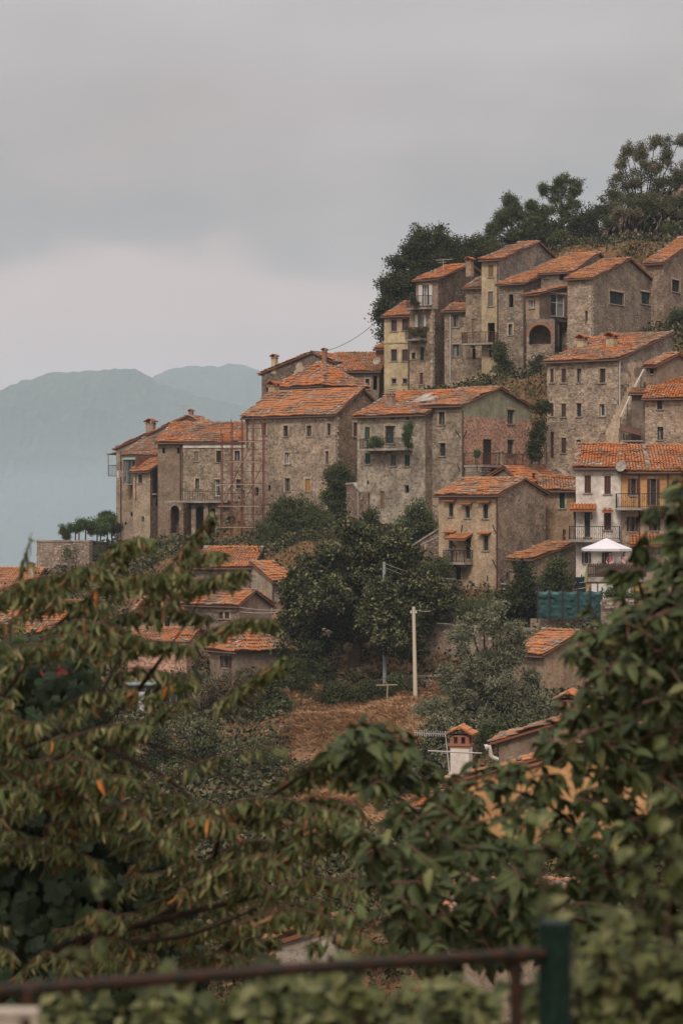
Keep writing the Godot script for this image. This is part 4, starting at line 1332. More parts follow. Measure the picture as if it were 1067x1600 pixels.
func lower_houses() -> void:
	var H: House
	H = house("orange_roof_house", "rubble house with a bright orange roof below the scaffolding", {"d": 183.0, "l": 303, "c": 391, "r": 404, "th": 10, "eave": 887, "base": 1020, "apex": ["side", 858], "dp": 9.0, "mf": "stone_tan", "age": 0.12, "stones": 0.6, "proud": 8.0, "win_front": [[367, 914.5, 10, 14, "ss"]]})
	H = house("green_window_house", "rubble house with one green shuttered window, against the round dark tree", {"d": 181.0, "l": 392, "c": 425, "r": 457, "th": 48, "eave": 907, "base": 1030, "apex": ["front", 879, 0.0], "mf": "plaster_old", "ms": "stone_tan", "age": 0.15, "stones": 0.5, "proud": 8.0, "win_side": [[439.5, 916, 10, 17, "sn"]]})
	drainpipe(H, "side", 427, 910, 1000)
	H = house("brown_roof_house", "house with a dull brown roof and a plain plastered gable end", {"d": 174.0, "l": 288, "c": 374, "r": 424, "th": 35, "eave": 945, "base": 1040, "apex": ["side", 925, 0.45], "mf": "stone_tan", "ms": "plaster_grey", "age": 0.75, "stones": 0.0, "win_front": [[346, 961.5, 7, 10, "ss"], [355, 961.5, 7, 10, "ss"]]})
	H = house("hip_roof_cottage", "small plastered cottage under a red hipped roof, one white window", {"d": 158.0, "l": 329, "c": 371, "r": 450, "th": 52, "eave": 1015, "base": 1100, "apex": ["hip", 989], "mf": "plaster_tan", "ms": "plaster_grey", "age": 0.35, "stones": 0.9, "win_front": [[354, 1034, 8, 19, "os", "curtain"]]})
	H = house("half_hidden_house", "house with a patchy orange roof seen between the peach branches", {"d": 178.0, "l": 205, "c": 300, "r": 312, "th": 10, "eave": 962, "base": 1040, "apex": ["side", 938], "dp": 8.0, "mf": "plaster_old", "age": 0.35, "stones": 0.7, "win_front": [[233, 974, 8, 16, "dk"], [262, 974, 8, 16, "dk"]]})
	H = house("veranda_house", "pink-beige house behind the peach branches, above the glazed veranda", {"d": 163.0, "l": 200, "c": 292, "r": 310, "th": 10, "eave": 1005, "base": 1130, "apex": ["side", 985], "dp": 7.0, "mf": "plaster_pink", "age": 0.3, "stones": 0.5})
	glazed_veranda()
	H = house("left_edge_house", "house with an orange roof cut by the left edge, below the terrace wall", {"d": 205.0, "l": -80, "c": 46, "r": 60, "th": 8, "eave": 924, "base": 1020, "apex": ["side", 890], "dp": 9.0, "mf": "plaster_tan", "age": 0.1, "stones": 0.2})
	chimney(H, 50, 880, 905, 8, "white")
	H = house("leaf_hidden_house", "red roofed house almost hidden by the peach leaves at the left", {"d": 176.0, "l": -30, "c": 118, "r": 140, "th": 12, "eave": 990, "base": 1080, "apex": ["side", 942], "dp": 9.0, "mf": "plaster_tan", "age": 0.35, "stones": 0.5, "win_front": [[25, 1010, 12, 20, "dk"]]})
	# ---- lower right
	H = house("grey_gable_house", "house with a plain grey-brown gable wall right of the silvery tree", {"d": 139.0, "l": 800, "c": 849, "r": 945, "th": 46, "eave": 1023, "base": 1150, "apex": ["side", 990, 0.55], "mf": "plaster_grey", "ms": "plaster_tan", "age": 0.4, "stones": 0.5})
	H = house("small_red_roof_house", "house of which a small patch of red roof shows below the stone planter", {"d": 150.0, "l": 955, "c": 1010, "r": 1070, "th": 30, "eave": 992, "base": 1060, "apex": ["side", 974, 0.5], "mf": "plaster_tan", "age": 0.15, "stones": 0.3})
	H = house("ochre_gable_house", "near ochre house with a brick topped chimney at its gable corner", {"d": 92.0, "l": 706, "c": 1010, "r": 1100, "th": 14, "eave": 1140, "el": 1224, "base": 1440, "dp": 1.6, "apex": ["front", 1140, 1.0], "mf": "plaster_ochre", "age": 0.35, "stones": 0.3, "over": 0.25})
	big_chimney(H.node, H, 720.5, 1210, 30.0 / F * 92.0, 1.0, "plaster")
	gable_trim(H)
	H = house("grey_stucco_house", "grey stucco house with a stone edged roof and white elbow pipe behind the ochre gable", {"d": 98.0, "l": 779, "c": 985, "r": 1060, "th": 14, "eave": 1098, "el": 1160, "base": 1300, "dp": 2.6, "apex": ["front", 1098, 1.0], "mf": "plaster_grey", "age": 0.6, "stones": 1.2, "over": 0.35})
	big_chimney(H.node, H, 891, 1128, 30.0 / F * 98.0, 1.5, "brick")
	elbow_pipe(H)
	H = house("lean_to_store", "little store with two sloping tiled roofs below the ochre house's chimney", {"d": 91.0, "l": 660, "c": 703, "r": 712, "th": 20, "eave": 1264, "base": 1360, "apex": ["shed", 1245], "dp": 3.0, "mf": "plaster_red", "age": 0.35, "stones": 0.3})
	H = house("tiled_outbuilding", "low outbuilding whose worn red tiles show between the broad leaves", {"d": 62.0, "l": 690, "c": 850, "r": 900, "th": 12, "eave": 1452, "base": 1620, "apex": ["side", 1392], "dp": 7.0, "mf": "plaster_tan", "age": 0.85, "stones": 0.4})
	H = house("concrete_outbuilding", "low concrete outbuilding with a tiled edge, behind the iron rail", {"d": 56.0, "l": 432, "c": 522, "r": 560, "th": 14, "eave": 1449, "el": 1476, "base": 1640, "dp": 1.6, "over": 0.2, "apex": ["front", 1449, 1.0], "mf": "concrete", "age": 0.6, "stones": 0.0, "gutter": false})

# ---------------------------------------------------------------- pieces fixed to houses
func side_balcony(H: House) -> void:
	# hanging at the left end, seen from its end
	var t := Transform3D(Basis(Vector3(0, 0, 1), Vector3.UP, Vector3(-1, 0, 0)), Vector3(-H.w, 0, 0))
	var k := H.scale()
	var y := H.fxy("front", 182, 743).y
	var mb := MB.new()
	mb.box(M.concrete, t * Transform3D(Basis(), Vector3(-1.5, y, 0.5)), Vector3(2.6, 0.14, 1.0))
	var o := put("balcony", mb, H.node)
	var rb := MB.new()
	for i in 9:
		var x := -2.75 + i * 0.31
		rb.beam(M.iron, t * Vector3(x, y, 0.95), t * Vector3(x, y + 1.0, 0.95), 0.03, 0.03)
	rb.beam(M.iron, t * Vector3(-2.8, y + 1.0, 0.95), t * Vector3(-0.2, y + 1.0, 0.95), 0.05, 0.05)
	for x in [-2.8, -0.2]:
		rb.beam(M.iron, t * Vector3(x, y, 0.95), t * Vector3(x, y + 2.1, 0.95), 0.05, 0.05)
		rb.beam(M.iron, t * Vector3(x, y + 1.0, 0.95), t * Vector3(x, y + 1.0, 0.0), 0.05, 0.05)
	put("railing", rb, o)
	var cb := MB.new()
	cb.box(M.plank_wood, t * Transform3D(Basis(Vector3.RIGHT, 0.2), Vector3(-1.5, y + 2.2, 0.5)), Vector3(3.0, 0.08, 1.2))
	put("canopy", cb, o)

func washing_line(H: House) -> void:
	var k := H.scale()
	# clothes line under the eave with washing
	var lb := MB.new()
	var a := H.fp("front", 183, 734, 0.35)
	var b := H.fp("front", 203, 735, 0.35)
	lb.tube(M.cable, [a, (a + b) / 2 - Vector3(0, 0.08, 0), b], [0.015, 0.015, 0.015], 4)
	for e in [a, b]:
		lb.beam(M.iron, e, e - Vector3(0, 0, 0.4), 0.04, 0.04)
	put("clothes_line", lb, H.node)
	var cols := [lin(0.75, 0.74, 0.72), lin(0.55, 0.33, 0.30), lin(0.7, 0.68, 0.62), lin(0.6, 0.45, 0.40)]
	var places := [[184.5, 3.5, 11], [189, 3.5, 10], [194, 3.5, 9], [199.5, 4.5, 17]]
	for i in 4:
		var m := mat("washing_%d" % i, cols[i], 0.95)
		var cl := MB.new()
		var c := H.fp("front", places[i][0], 735.5, 0.35)
		var w: float = places[i][1] * k
		var h: float = places[i][2] * k
		for s in 4:
			var x0 := -w / 2 + w * s / 4
			var sway := 0.05 * (1 if s % 2 else -1)
			cl.poly(m, [c + Vector3(x0, -h, sway), c + Vector3(x0 + w / 4, -h, -sway), c + Vector3(x0 + w / 4, 0, 0), c + Vector3(x0, 0, 0)])
			cl.poly(m, [c + Vector3(x0 + w / 4, -h, -sway - 0.015), c + Vector3(x0, -h, sway - 0.015), c + Vector3(x0, 0, -0.015), c + Vector3(x0 + w / 4, 0, -0.015)])
		var o2 := put("washing", cl)
		o2.transform = H.node.transform
		tag(o2, ["short white cloth first from the left on the clothes line", "dull red cloth second from the left on the clothes line", "small off-white cloth third from the left on the clothes line", "long pinkish towel at the right end of the clothes line"][i], "laundry", "washing on the line at the left end house")

func veranda(H: House, x0: float, x1: float, y0: float, y1: float) -> void:
	var a := H.fxy("front", x0, y1)
	var b := H.fxy("front", x1, y0)
	var m: StandardMaterial3D = M.wood_greygreen
	var mb := MB.new()
	mb.bx(M.concrete, Vector3(a.x, a.y - 0.12, 0.0), Vector3(b.x, a.y, 1.3))
	for x in [a.x + 0.04, (a.x + b.x) / 2, b.x - 0.04]:
		mb.beam(m, Vector3(x, a.y, 1.25), Vector3(x, b.y, 1.25), 0.07, 0.07)
	mb.beam(m, Vector3(a.x, a.y + 1.0, 1.25), Vector3(b.x, a.y + 1.0, 1.25), 0.06, 0.06)
	mb.beam(m, Vector3(a.x + 0.04, a.y, 0.05), Vector3(a.x + 0.04, b.y, 0.05), 0.07, 0.07)
	var roof_m := mat("veranda_roof", lin(0.13, 0.19, 0.16), 0.7)
	mb.box(roof_m, Transform3D(Basis(Vector3.RIGHT, 0.22), Vector3((a.x + b.x) / 2 + 0.2, b.y + 0.2, 0.6)), Vector3(b.x - a.x + 0.8, 0.06, 1.7))
	var o := put("veranda", mb, H.node)
	var g := MB.new()
	g.bx(M.glass, Vector3(a.x, a.y + 0.05, 1.24), Vector3(b.x, b.y, 1.25))
	put("pane", g, o)

func loggia_frame(H: House) -> void:
	var mb := MB.new()
	for r in [[258.5, 731, 258.5, 850], [259, 731, 281, 716], [261, 763, 283, 757], [261, 782, 283, 782]]:
		var a := H.fp("side", r[0], r[1], 0.12)
		var b := H.fp("side", r[2], r[3], 0.12)
		mb.beam(M.pipe_light, a, b, 0.12, 0.12)
	put("loggia_frame", mb, H.node)
	var fl := MB.new()
	var a := H.fxy("side", 240, 772)
	var b := H.fxy("side", 258, 772)
	fl.box(M.concrete, H.frame("side") * Transform3D(Basis(), Vector3((a.x + b.x) / 2, a.y, -0.4)), Vector3(b.x - a.x + 0.3, 0.15, 1.6))
	put("loggia_floor", fl, H.node)
	var bk := MB.new()
	bk.box(M.plaster_red, H.frame("side") * Transform3D(Basis(), Vector3((a.x + b.x) / 2, a.y + 1.5, -1.8)), Vector3(b.x - a.x + 1.0, 4.2, 0.1))
	put("loggia_back_wall", bk, H.node)

func white_band(H: House) -> void:
	var mb := MB.new()
	var a := H.fxy("front", 286.5, 700)
	var b := H.fxy("front", 391, 692)
	mb.bx(M.plaster_white, Vector3(a.x, a.y, -0.05), Vector3(b.x, H.he + 0.05, 0.09))
	put("white_band", mb, H.node)

func arcade_slab(H: House, x0: float, x1: float, row: float) -> void:
	var a := H.fxy("front", x0, row)
	var b := H.fxy("front", x1, row)
	var mb := MB.new()
	mb.bx(M.concrete, Vector3(a.x, a.y - 0.1, 0.0), Vector3(b.x, a.y + 0.1, 0.9))
	var o := put("terrace_slab", mb, H.node)
	var rb := MB.new()
	for i in 20:
		var x := lerpf(a.x + 1.5, b.x, i / 19.0)
		rb.beam(M.iron, Vector3(x, a.y, 0.85), Vector3(x, a.y + 0.95, 0.85), 0.025, 0.025)
	rb.beam(M.iron, Vector3(a.x + 1.5, a.y + 0.95, 0.85), Vector3(b.x, a.y + 0.95, 0.85), 0.04, 0.04)
	put("railing", rb, o)
	# piers between the arches
	for px in [286, 304, 323.5, 342]:
		var pb := MB.new()
		var p := H.fxy("front", px, 850)
		pb.bx(M.stone_tan, Vector3(p.x - 0.22, p.y - 1.0, 0.0), Vector3(p.x + 0.22, a.y - 0.12, 0.3))
		put("pier", pb, H.node)

func dish(H: House, face: String, px: float, py: float) -> void:
	var mb := MB.new()
	var c := H.fp(face, px, py, 0.5)
	var dir := Vector3(-0.35, 0.35, 0.85).normalized()
	var x := dir.cross(Vector3.UP).normalized()
	var y := x.cross(dir)
	var rings := []
	for i in 4:
		var r := 0.40 * i / 3.0
		var ring := []
		for k in 12: ring.append(c + (x * cos(TAU * k / 12) + y * sin(TAU * k / 12)) * r + dir * (r * r * 0.6))
		rings.append(ring)
	for i in 3:
		for k in 12:
			var j := (k + 1) % 12
			mb.poly(M.concrete, [rings[i][k], rings[i + 1][k], rings[i + 1][j], rings[i][j]] if i > 0 else [rings[0][0], rings[1][k], rings[1][j]])
			mb.poly(M.concrete, [rings[i][j] - dir * 0.015, rings[i + 1][j] - dir * 0.015, rings[i + 1][k] - dir * 0.015, rings[i][k] - dir * 0.015] if i > 0 else [rings[0][0] - dir * 0.015, rings[1][j] - dir * 0.015, rings[1][k] - dir * 0.015])
	mb.tube(M.cable, [c - dir * 0.02, c - Vector3(0, 0.3, 0.5)], [0.03, 0.03], 5)
	mb.tube(M.cable, [c - y * 0.38 + dir * 0.06, c + dir * 0.4], [0.015, 0.015], 4)
	put("satellite_dish", mb, H.node)

func pink_terrace(H: House) -> void:
	var bal := balcony(H, "side", 723, 832, 727, 708, 1.9, M.iron_rust)
	for q in [[753, 707, 7], [819, 692, 7], [838, 692, 8]]:
		var mb := MB.new()
		var p := H.fxy("side", q[0], 727)
		var top := H.fxy("side", q[0], q[1])
		var s: float = q[2] * H.scale() * 0.5
		var t := H.frame("side")
		mb.box(M.plaster_old, t * Transform3D(Basis(), Vector3(p.x, (p.y + top.y) / 2, 1.75)), Vector3(s * 2, top.y - p.y, 0.4))
		mb.box(M.concrete, t * Transform3D(Basis(), Vector3(p.x, top.y + 0.05, 1.75)), Vector3(s * 2 + 0.12, 0.1, 0.52))
		put("pillar", mb, bal)
	# flight of steps and the block that carries the terrace
	var t := H.frame("side")
	var st := MB.new()
	var a := H.fxy("side", 724, 727)
	var b := H.fxy("side", 735, 755)
	for i in 7:
		var y := lerpf(b.y, a.y, (i + 0.5) / 7)
		st.box(M.concrete, t * Transform3D(Basis(), Vector3(a.x + 0.5, y, 1.0)), Vector3(1.1, 0.10, 1.7))
		st.box(M.plaster_old, t * Transform3D(Basis(), Vector3(a.x + 0.5, y - 0.1, 0.9)), Vector3(1.0, 0.11, 1.5))
	put("steps", st, bal)
	var su := MB.new()
	var c := H.fxy("side", 800, 727)
	var e := H.fxy("side", 834, 727)
	su.box(M.plaster_old, t * Transform3D(Basis(), Vector3((c.x + e.x) / 2, c.y - 2.2, 0.9)), Vector3(e.x - c.x, 4.0, 1.6))
	put("terrace_support", su, bal)

func string_course(H: House, row: float) -> void:
	var mb := MB.new()
	var y := H.fxy("front", 620, row).y
	mb.bx(M.plaster_cream, Vector3(-H.w - 0.02, y - 0.06, -0.02), Vector3(0.05, y + 0.06, 0.07))
	put("string_course", mb, H.node)

func stair_rail(H: House) -> void:
	# pale handrail of an outside stair against the side wall
	var mb := MB.new()
	var pts := []
	for q in [[1011, 566], [986, 613], [969, 652]]:
		pts.append(H.fp("side", q[0], q[1], 1.2))
	for i in 2:
		mb.tube(M.pipe_light, [pts[i], pts[i + 1]], [0.07, 0.07], 6)
	for i in 5:
		var p: Vector3 = pts[0].lerp(pts[2], i / 4.0)
		mb.beam(M.iron, p, p - Vector3(0, 1.0, 0), 0.04, 0.04)
	put("handrail", mb, H.node)
	var sb := MB.new()
	for i in 12:
		var p: Vector3 = pts[0].lerp(pts[2], (i + 0.5) / 12.0) - Vector3(0.6, 1.1, 0)
		sb.box(M.plaster_old, Transform3D(Basis(), p - Vector3(0, 0.5, 0)), Vector3(1.1, 1.2, 0.75))
	put("stair", sb, H.node)

func awning(H: House) -> void:
	var o := thing("awning", "rusty sheet metal awning with a railing in the alley beside the three storey house", "awning")
	var mb := MB.new()
	var d := 174.5
	var p := [at(968, 672, d), at(1001, 680, d), at(998, 668, d + 2.5), at(972, 664, d + 2.5)]
	mb.poly(M.iron_rust, p)
	var q := p.map(func(v): return v - Vector3(0, 0.06, 0))
	q.reverse()
	mb.poly(M.wood_brown, q)
	for i in 4: mb.poly(M.iron_rust, [q[3 - i], q[(2 - i + 4) % 4], p[(i + 1) % 4], p[i]])
	put("sheet", mb, o)
	for px in [974, 1000]:
		var pb := MB.new()
		pb.beam(M.iron, at(px, 677, d + 0.3), at(px, 712, d + 0.3), 0.08, 0.08)
		put("post", pb, o)
	var rb := MB.new()
	for i in 12:
		var px := 970 + i * 2.7
		rb.beam(M.iron, at(px, 690, d - 0.3), at(px, 706, d - 0.3), 0.03, 0.03)
	rb.beam(M.pipe_light, at(969, 689, d - 0.3), at(1004, 689, d - 0.3), 0.05, 0.05)
	put("railing", rb, o)

func tile_canopy(H: House, x0: float, x1: float, y0: float, y1: float) -> void:
	var a := H.fxy("front", x0, y1)
	var b := H.fxy("front", x1, y0)
	var rise := b.y - a.y
	var dep := 1.0
	var slab := MB.new()
	var p := [Vector3(a.x, a.y, dep), Vector3(b.x, a.y, dep), Vector3(b.x - 0.15, b.y, 0.02), Vector3(a.x + 0.15, b.y, 0.02)]
	slab.quad(M.roof_bed, p[0], p[1], p[2], p[3])
	var dn := Vector3(0, -0.1, 0)
	slab.quad(M.wood_brown, p[3] + dn, p[2] + dn, p[1] + dn, p[0] + dn)
	for i in 3: slab.quad(M.terracotta, p[(i + 3) % 4] + dn, p[i] + dn, p[i], p[(i + 3) % 4])
	slab.beam(M.wood_brown, Vector3(a.x + 0.3, a.y - 0.6, 0.05), Vector3(a.x + 0.3, a.y - 0.05, dep * 0.8), 0.08, 0.1)
	slab.beam(M.wood_brown, Vector3(b.x - 0.3, a.y - 0.6, 0.05), Vector3(b.x - 0.3, a.y - 0.05, dep * 0.8), 0.08, 0.1)
	var o := put("tiled_canopy", slab, H.node)
	var cp := Copies.new()
	var v: Vector3 = p[3] - p[0]
	v.x = 0
	var len: float = v.length()
	v = v.normalized()
	var n: Vector3 = Vector3(1, 0, 0).cross(v)
	var cols := int((b.x - a.x) / 0.22)
	for r in int(ceil(len / 0.3)):
		for c in cols:
			cp.add(Transform3D(Basis(Vector3(0.95, 0, 0), n, -v), p[0] + Vector3((c + 0.5) * (b.x - a.x) / cols, 0, 0) + v * (r * 0.3 - 0.04) + n * 0.02), tile_colour(0.1, 0))
	cp.node("roof_tiles", tile_mesh, o)

func lattice(H: House) -> void:
	var a := H.fxy("front", 751, 942)
	var b := H.fxy("front", 764, 911)
	var mb := MB.new()
	var n := 9
	for i in n:
		var f := float(i) / (n - 1)
		var l := b - a
		var x := lerpf(a.x, b.x, f)
		mb.beam(M.wood_brown, Vector3(x, a.y, 0.1), Vector3(x, b.y, 0.1), 0.03, 0.03) if i % 4 == 0 else null
		var y := lerpf(a.y, b.y - l.x, f)
		mb.beam(M.wood_tan, Vector3(a.x, y, 0.12), Vector3(b.x, y + l.x, 0.12), 0.035, 0.02)
		mb.beam(M.wood_tan, Vector3(b.x, y, 0.145), Vector3(a.x, y + l.x, 0.145), 0.035, 0.02)
	put("trellis", mb, H.node)

func glazed_veranda() -> void:
	var o := thing("glazed_veranda", "glazed veranda with a green roof and a slatted balustrade behind the peach branches", "veranda")
	var d := 152.0
	var a := at(189, 1121, d)
	var b := at(276, 1121, d)
	var k := d / F
	var h := 56 * k
	var mb := MB.new()
	mb.bx(M.concrete, a + Vector3(-0.2, -0.25, -3.0), Vector3(b.x + 0.2, a.y, a.z + 0.2))
	put("floor_slab", mb, o)
	var n := 9
	for i in n + 1:
		var pb := MB.new()
		var x := lerpf(a.x, b.x, i / float(n))
		pb.beam(M.wood_greygreen, Vector3(x, a.y, a.z), Vector3(x, a.y + h * 0.85, a.z), 0.08, 0.08)
		put("post", pb, o)
	var rb := MB.new()
	for i in 46:
		var x := lerpf(a.x, b.x, i / 45.0)
		rb.beam(M.wood_brown, Vector3(x, a.y, a.z + 0.12), Vector3(x, a.y + h * 0.42, a.z + 0.12), 0.055, 0.03)
	rb.beam(M.iron_rust, Vector3(a.x, a.y + h * 0.43, a.z + 0.12), Vector3(b.x, a.y + h * 0.43, a.z + 0.12), 0.07, 0.06)
	put("balustrade", rb, o)
	for i in n:
		var g := MB.new()
		var x0 := lerpf(a.x, b.x, i / float(n)) + 0.05
		var x1 := lerpf(a.x, b.x, (i + 1) / float(n)) - 0.05
		g.bx(M.glass, Vector3(x0, a.y + h * 0.45, a.z - 0.02), Vector3(x1, a.y + h * 0.84, a.z - 0.01))
		put("pane", g, o)
	var rm := MB.new()
	rm.box(M.veranda_roof, Transform3D(Basis(Vector3.RIGHT, -0.02), Vector3((a.x + b.x) / 2, a.y + h * 0.9, a.z - 1.3)), Vector3(b.x - a.x + 0.5, 0.08, 3.0))
	put("roof", rm, o)
	var wb := MB.new()
	wb.bx(M.plaster_tan, Vector3(a.x, a.y, a.z - 3.0), Vector3(b.x, a.y + h, a.z - 2.9))
	wb.bx(M.plaster_tan, Vector3(a.x + 0.5, a.y - 6.0, a.z - 2.9), Vector3(b.x - 0.5, a.y - 0.26, a.z - 1.0))
	put("wall", wb, o)
	var cl := MB.new()
	var c := at(222, 1096, d - 0.3)
	for s in 4:
		var x := -0.22 + s * 0.11
		var z := 0.04 * (s % 2)
		cl.bx(M.white_cloth, c + Vector3(x, -0.9, z), c + Vector3(x + 0.112, 0.6, z + 0.02))
	tag(put("hanging_towel", cl), "white towel hung over the balustrade of the glazed veranda", "towel")

# tall chimney with a tiled cowl; base and size in metres at the roof
func big_chimney(parent: Node3D, H: House, px: float, bot: float, w: float, ratio: float, style: String) -> void:
	var p := on_roof(H, px, bot, 0)
	p.z = -w * 0.6 * ratio
	p = H.hit(px, bot, Vector3(0, 0, p.z), Vector3(0, 0, 1))
	var k := H.scale()
	var shaft: StandardMaterial3D = M.plaster_white if style == "plaster" else M.brick
	var hs := 44.0 * k if style == "plaster" else 18.0 * k
	var hw := w / 2
	var hz := hw * ratio
	var mb := MB.new()
	mb.bx(shaft, p + Vector3(-hw, -1.2, -hz), p + Vector3(hw, hs, hz))
	var ch := put("chimney", mb, H.roof)
	var b2 := MB.new()
	var q := p + Vector3(0, hs, 0)
	b2.bx(M.brick, q + Vector3(-hw * 1.08, 0, -hz * 1.08), q + Vector3(hw * 1.08, 0.07, hz * 1.08))
	b2.bx(M.brick, q + Vector3(-hw * 1.16, 0.07, -hz * 1.16), q + Vector3(hw * 1.16, 0.15, hz * 1.16))
	for sx in [-1.0, 0.0, 1.0]:
		for sz in [-1, 1]:
			b2.bx(M.brick, q + Vector3(sx * hw * 0.82 - 0.07, 0.15, sz * hz * 0.85 - 0.07), q + Vector3(sx * hw * 0.82 + 0.07, 0.42, sz * hz * 0.85 + 0.07))
	b2.bx(M.brick, q + Vector3(-hw * 1.05, 0.42, -hz * 1.05), q + Vector3(hw * 1.05, 0.48, hz * 1.05))
	# the little tiled roof
	var e := q + Vector3(0, 0.46, 0)
	var rise := hw * 0.75
	var ov := hw * 1.45
	for s in [-1.0, 1.0]:
		var lo := e + Vector3(s * ov, 0.02, 0)
		var hi := e + Vector3(0, rise + 0.02, 0)
		var pts := [lo + Vector3(0, 0, hz * 1.4), lo + Vector3(0, 0, -hz * 1.4), hi + Vector3(0, 0, -hz * 1.4), hi + Vector3(0, 0, hz * 1.4)]
		if s < 0: pts.reverse()
		b2.poly(M.roof_bed, pts)
		var p2 := pts.map(func(v): return v - Vector3(0, 0.05, 0))
		p2.reverse()
		b2.poly(M.roof_bed, p2)
		var cp_n := maxi(4, int(hz * 2.8 / 0.2))
		for i in cp_n:
			var z := -hz * 1.4 + hz * 2.8 * (i + 0.5) / cp_n
			for r in 2:
				var a0: Vector3 = lo.lerp(hi, r * 0.46) + Vector3(s * 0.03, 0.04 + 0.02 * r, z)
				var a1: Vector3 = lo.lerp(hi, minf(r * 0.46 + 0.56, 1.0)) + Vector3(0, 0.03 + 0.02 * r, z)
				b2.tube(M.tile, [a0, a1], [0.085, 0.07], 6, tile_colour(0.15 if s > 0 else 0.6, rf(-0.1, 0.2)))
	for i in 4:
		var z := lerpf(-hz * 1.4, hz * 1.4, i / 4.0)
		b2.tube(M.tile, [e + Vector3(0, rise + 0.06, z), e + Vector3(0, rise + 0.05, z + hz * 0.72)], [0.1, 0.085], 6, tile_colour(0.4, rf(-0.1, 0.2)))
	put("chimney", b2, H.roof)

func gable_trim(H: House) -> void:
	# brick course under the verge and a lower ochre strip, with an aerial on the chimney side
	var mb := MB.new()
	var top := -1
	var a := H.fp("front", 772, 1212, 0.05)
	var b := H.fp("front", 1000, 1148, 0.05)
	mb.beam(M.brick, a, b, 0.12, 0.1)
	put("brick_course", mb, H.node)
	var o := thing("aerial", "long television aerial on a thin mast beside the brick topped chimney", "aerial")
	var d := 91.0
	var m := MB.new()
	m.tube(M.cable, [at(702, 1210, d), at(698, 1170, d), at(695, 1143, d)], [0.03, 0.025, 0.02], 6)
	put("mast", m, o)
	var y := MB.new()
	y.tube(M.cable, [at(646, 1145, d), at(697, 1147, d)], [0.018, 0.018], 5)
	for i in 14:
		var p := at(648 + i * 3.6, 1145.2 + i * 0.14, d)
		y.tube(M.cable, [p + Vector3(0, 0.09, 0.12), p - Vector3(0, 0.09, 0.12)], [0.012, 0.012], 4)
		y.tube(M.cable, [p + Vector3(0, 0.09, -0.12), p - Vector3(0, 0.09, -0.12)], [0.012, 0.012], 4)
	put("boom", y, o)
	var c := MB.new()
	c.tube(M.cable, [at(668, 1173, d), at(704, 1175, d), at(752, 1177, d + 0.6)], [0.03, 0.03, 0.03], 6)
	put("cross_bar", c, o)
	var bx_ := MB.new()
	bx_.box(M.plaster_white, Transform3D(Basis(), at(703, 1211, d - 0.2)), Vector3(0.12, 0.16, 0.1))
	put("junction_box", bx_, o)

func elbow_pipe(H: House) -> void:
	var mb := MB.new()
	var d := 97.0
	var pts := []
	for q in [[759, 1168], [764, 1167], [765.5, 1173], [766, 1180], [770, 1184], [778, 1187]]: pts.append(at(q[0], q[1], d))
	var o := thing("elbow_pipe", "white plastic elbow drainpipe at the low corner of the grey stucco house", "pipe")
	mb.tube(M.pipe_light, pts, [0.1, 0.09, 0.085, 0.085, 0.085, 0.085], 10)
	put("pipe", mb, o)
	var s := MB.new()
	s.tube(M.pipe_light, [at(757.5, 1168.4, d), at(762, 1167.2, d)], [0.14, 0.12], 10)
	put("socket", s, o)

# ---------------------------------------------------------------- standing pieces
func fixtures() -> void:
	scaffold()
	fences_and_walls()
	poles()
	terrace_life()
	rocks()

func scaffold() -> void:
	var o := thing("scaffolding", "red tube scaffolding with plank decks between the arcaded house and the big stone house", "scaffolding")
	var k := 205.0 / F
	var d0 := 206.0
	var cols := [346, 361.5, 377.5, 394.5, 411]
	var tops := [672, 655, 652, 652, 655]
	var rows := [690, 722, 757, 791, 824]
	for i in cols.size():
		for j in 2:
			var mb := MB.new()
			var d := d0 + 3.2 - i * 1.0 - j * 1.1
			var top: float = tops[i] + (5 if j else 0)
			mb.tube(M.pipe_red if (i + j) % 3 else M.pipe_rust, [at(cols[i] + j * 2.0, 866, d), at(cols[i] + j * 2.0, top, d)], [0.045, 0.045], 6)
			put("standard", mb, o)
	for r in rows.size():
		for j in 2:
			var mb := MB.new()
			var a := at(cols[0] + j * 2.0 - 4, rows[r] - 2, d0 + 3.2 - j * 1.1)
			var b := at(cols[4] + j * 2.0 + 3, rows[r] - 2, d0 - 0.8 - j * 1.1)
			mb.tube(M.pipe_red, [a, b], [0.03, 0.03], 6)
			mb.tube(M.pipe_rust, [a + Vector3(0, 1.0, 0), b + Vector3(0, 1.0, 0)], [0.025, 0.025], 6)
			put("ledger", mb, o)
		if r > 0 or true:
			for i in 4:
				if (r == 0 and i < 2) or (r == 1 and i == 0): continue
				var pb := MB.new()
				var a := at(cols[i] + 1.0, rows[r], d0 + 2.65 - i * 1.0)
				var b := at(cols[i + 1] + 1.0, rows[r], d0 + 1.65 - i * 1.0)
				pb.beam(M.plank_wood, a, b, 0.95, 0.07)
				put("deck", pb, o)
				if (i + r) % 2 == 0 and r < 4:
					var bb := MB.new()
					bb.tube(M.pipe_rust, [at(cols[i] + 2, rows[r + 1] - 2, d0 + 2.1 - i), at(cols[i + 1] + 2, rows[r] - 2, d0 + 1.1 - i)], [0.03, 0.03], 5)
					put("brace", bb, o)
		for i in cols.size():
			var tb := MB.new()
			var d := d0 + 3.2 - i * 1.0
			tb.tube(M.pipe_rust, [at(cols[i], rows[r] - 3, d), at(cols[i] + 2.0, rows[r] - 3, d - 1.1)], [0.035, 0.035], 5)
			put("transom", tb, o)

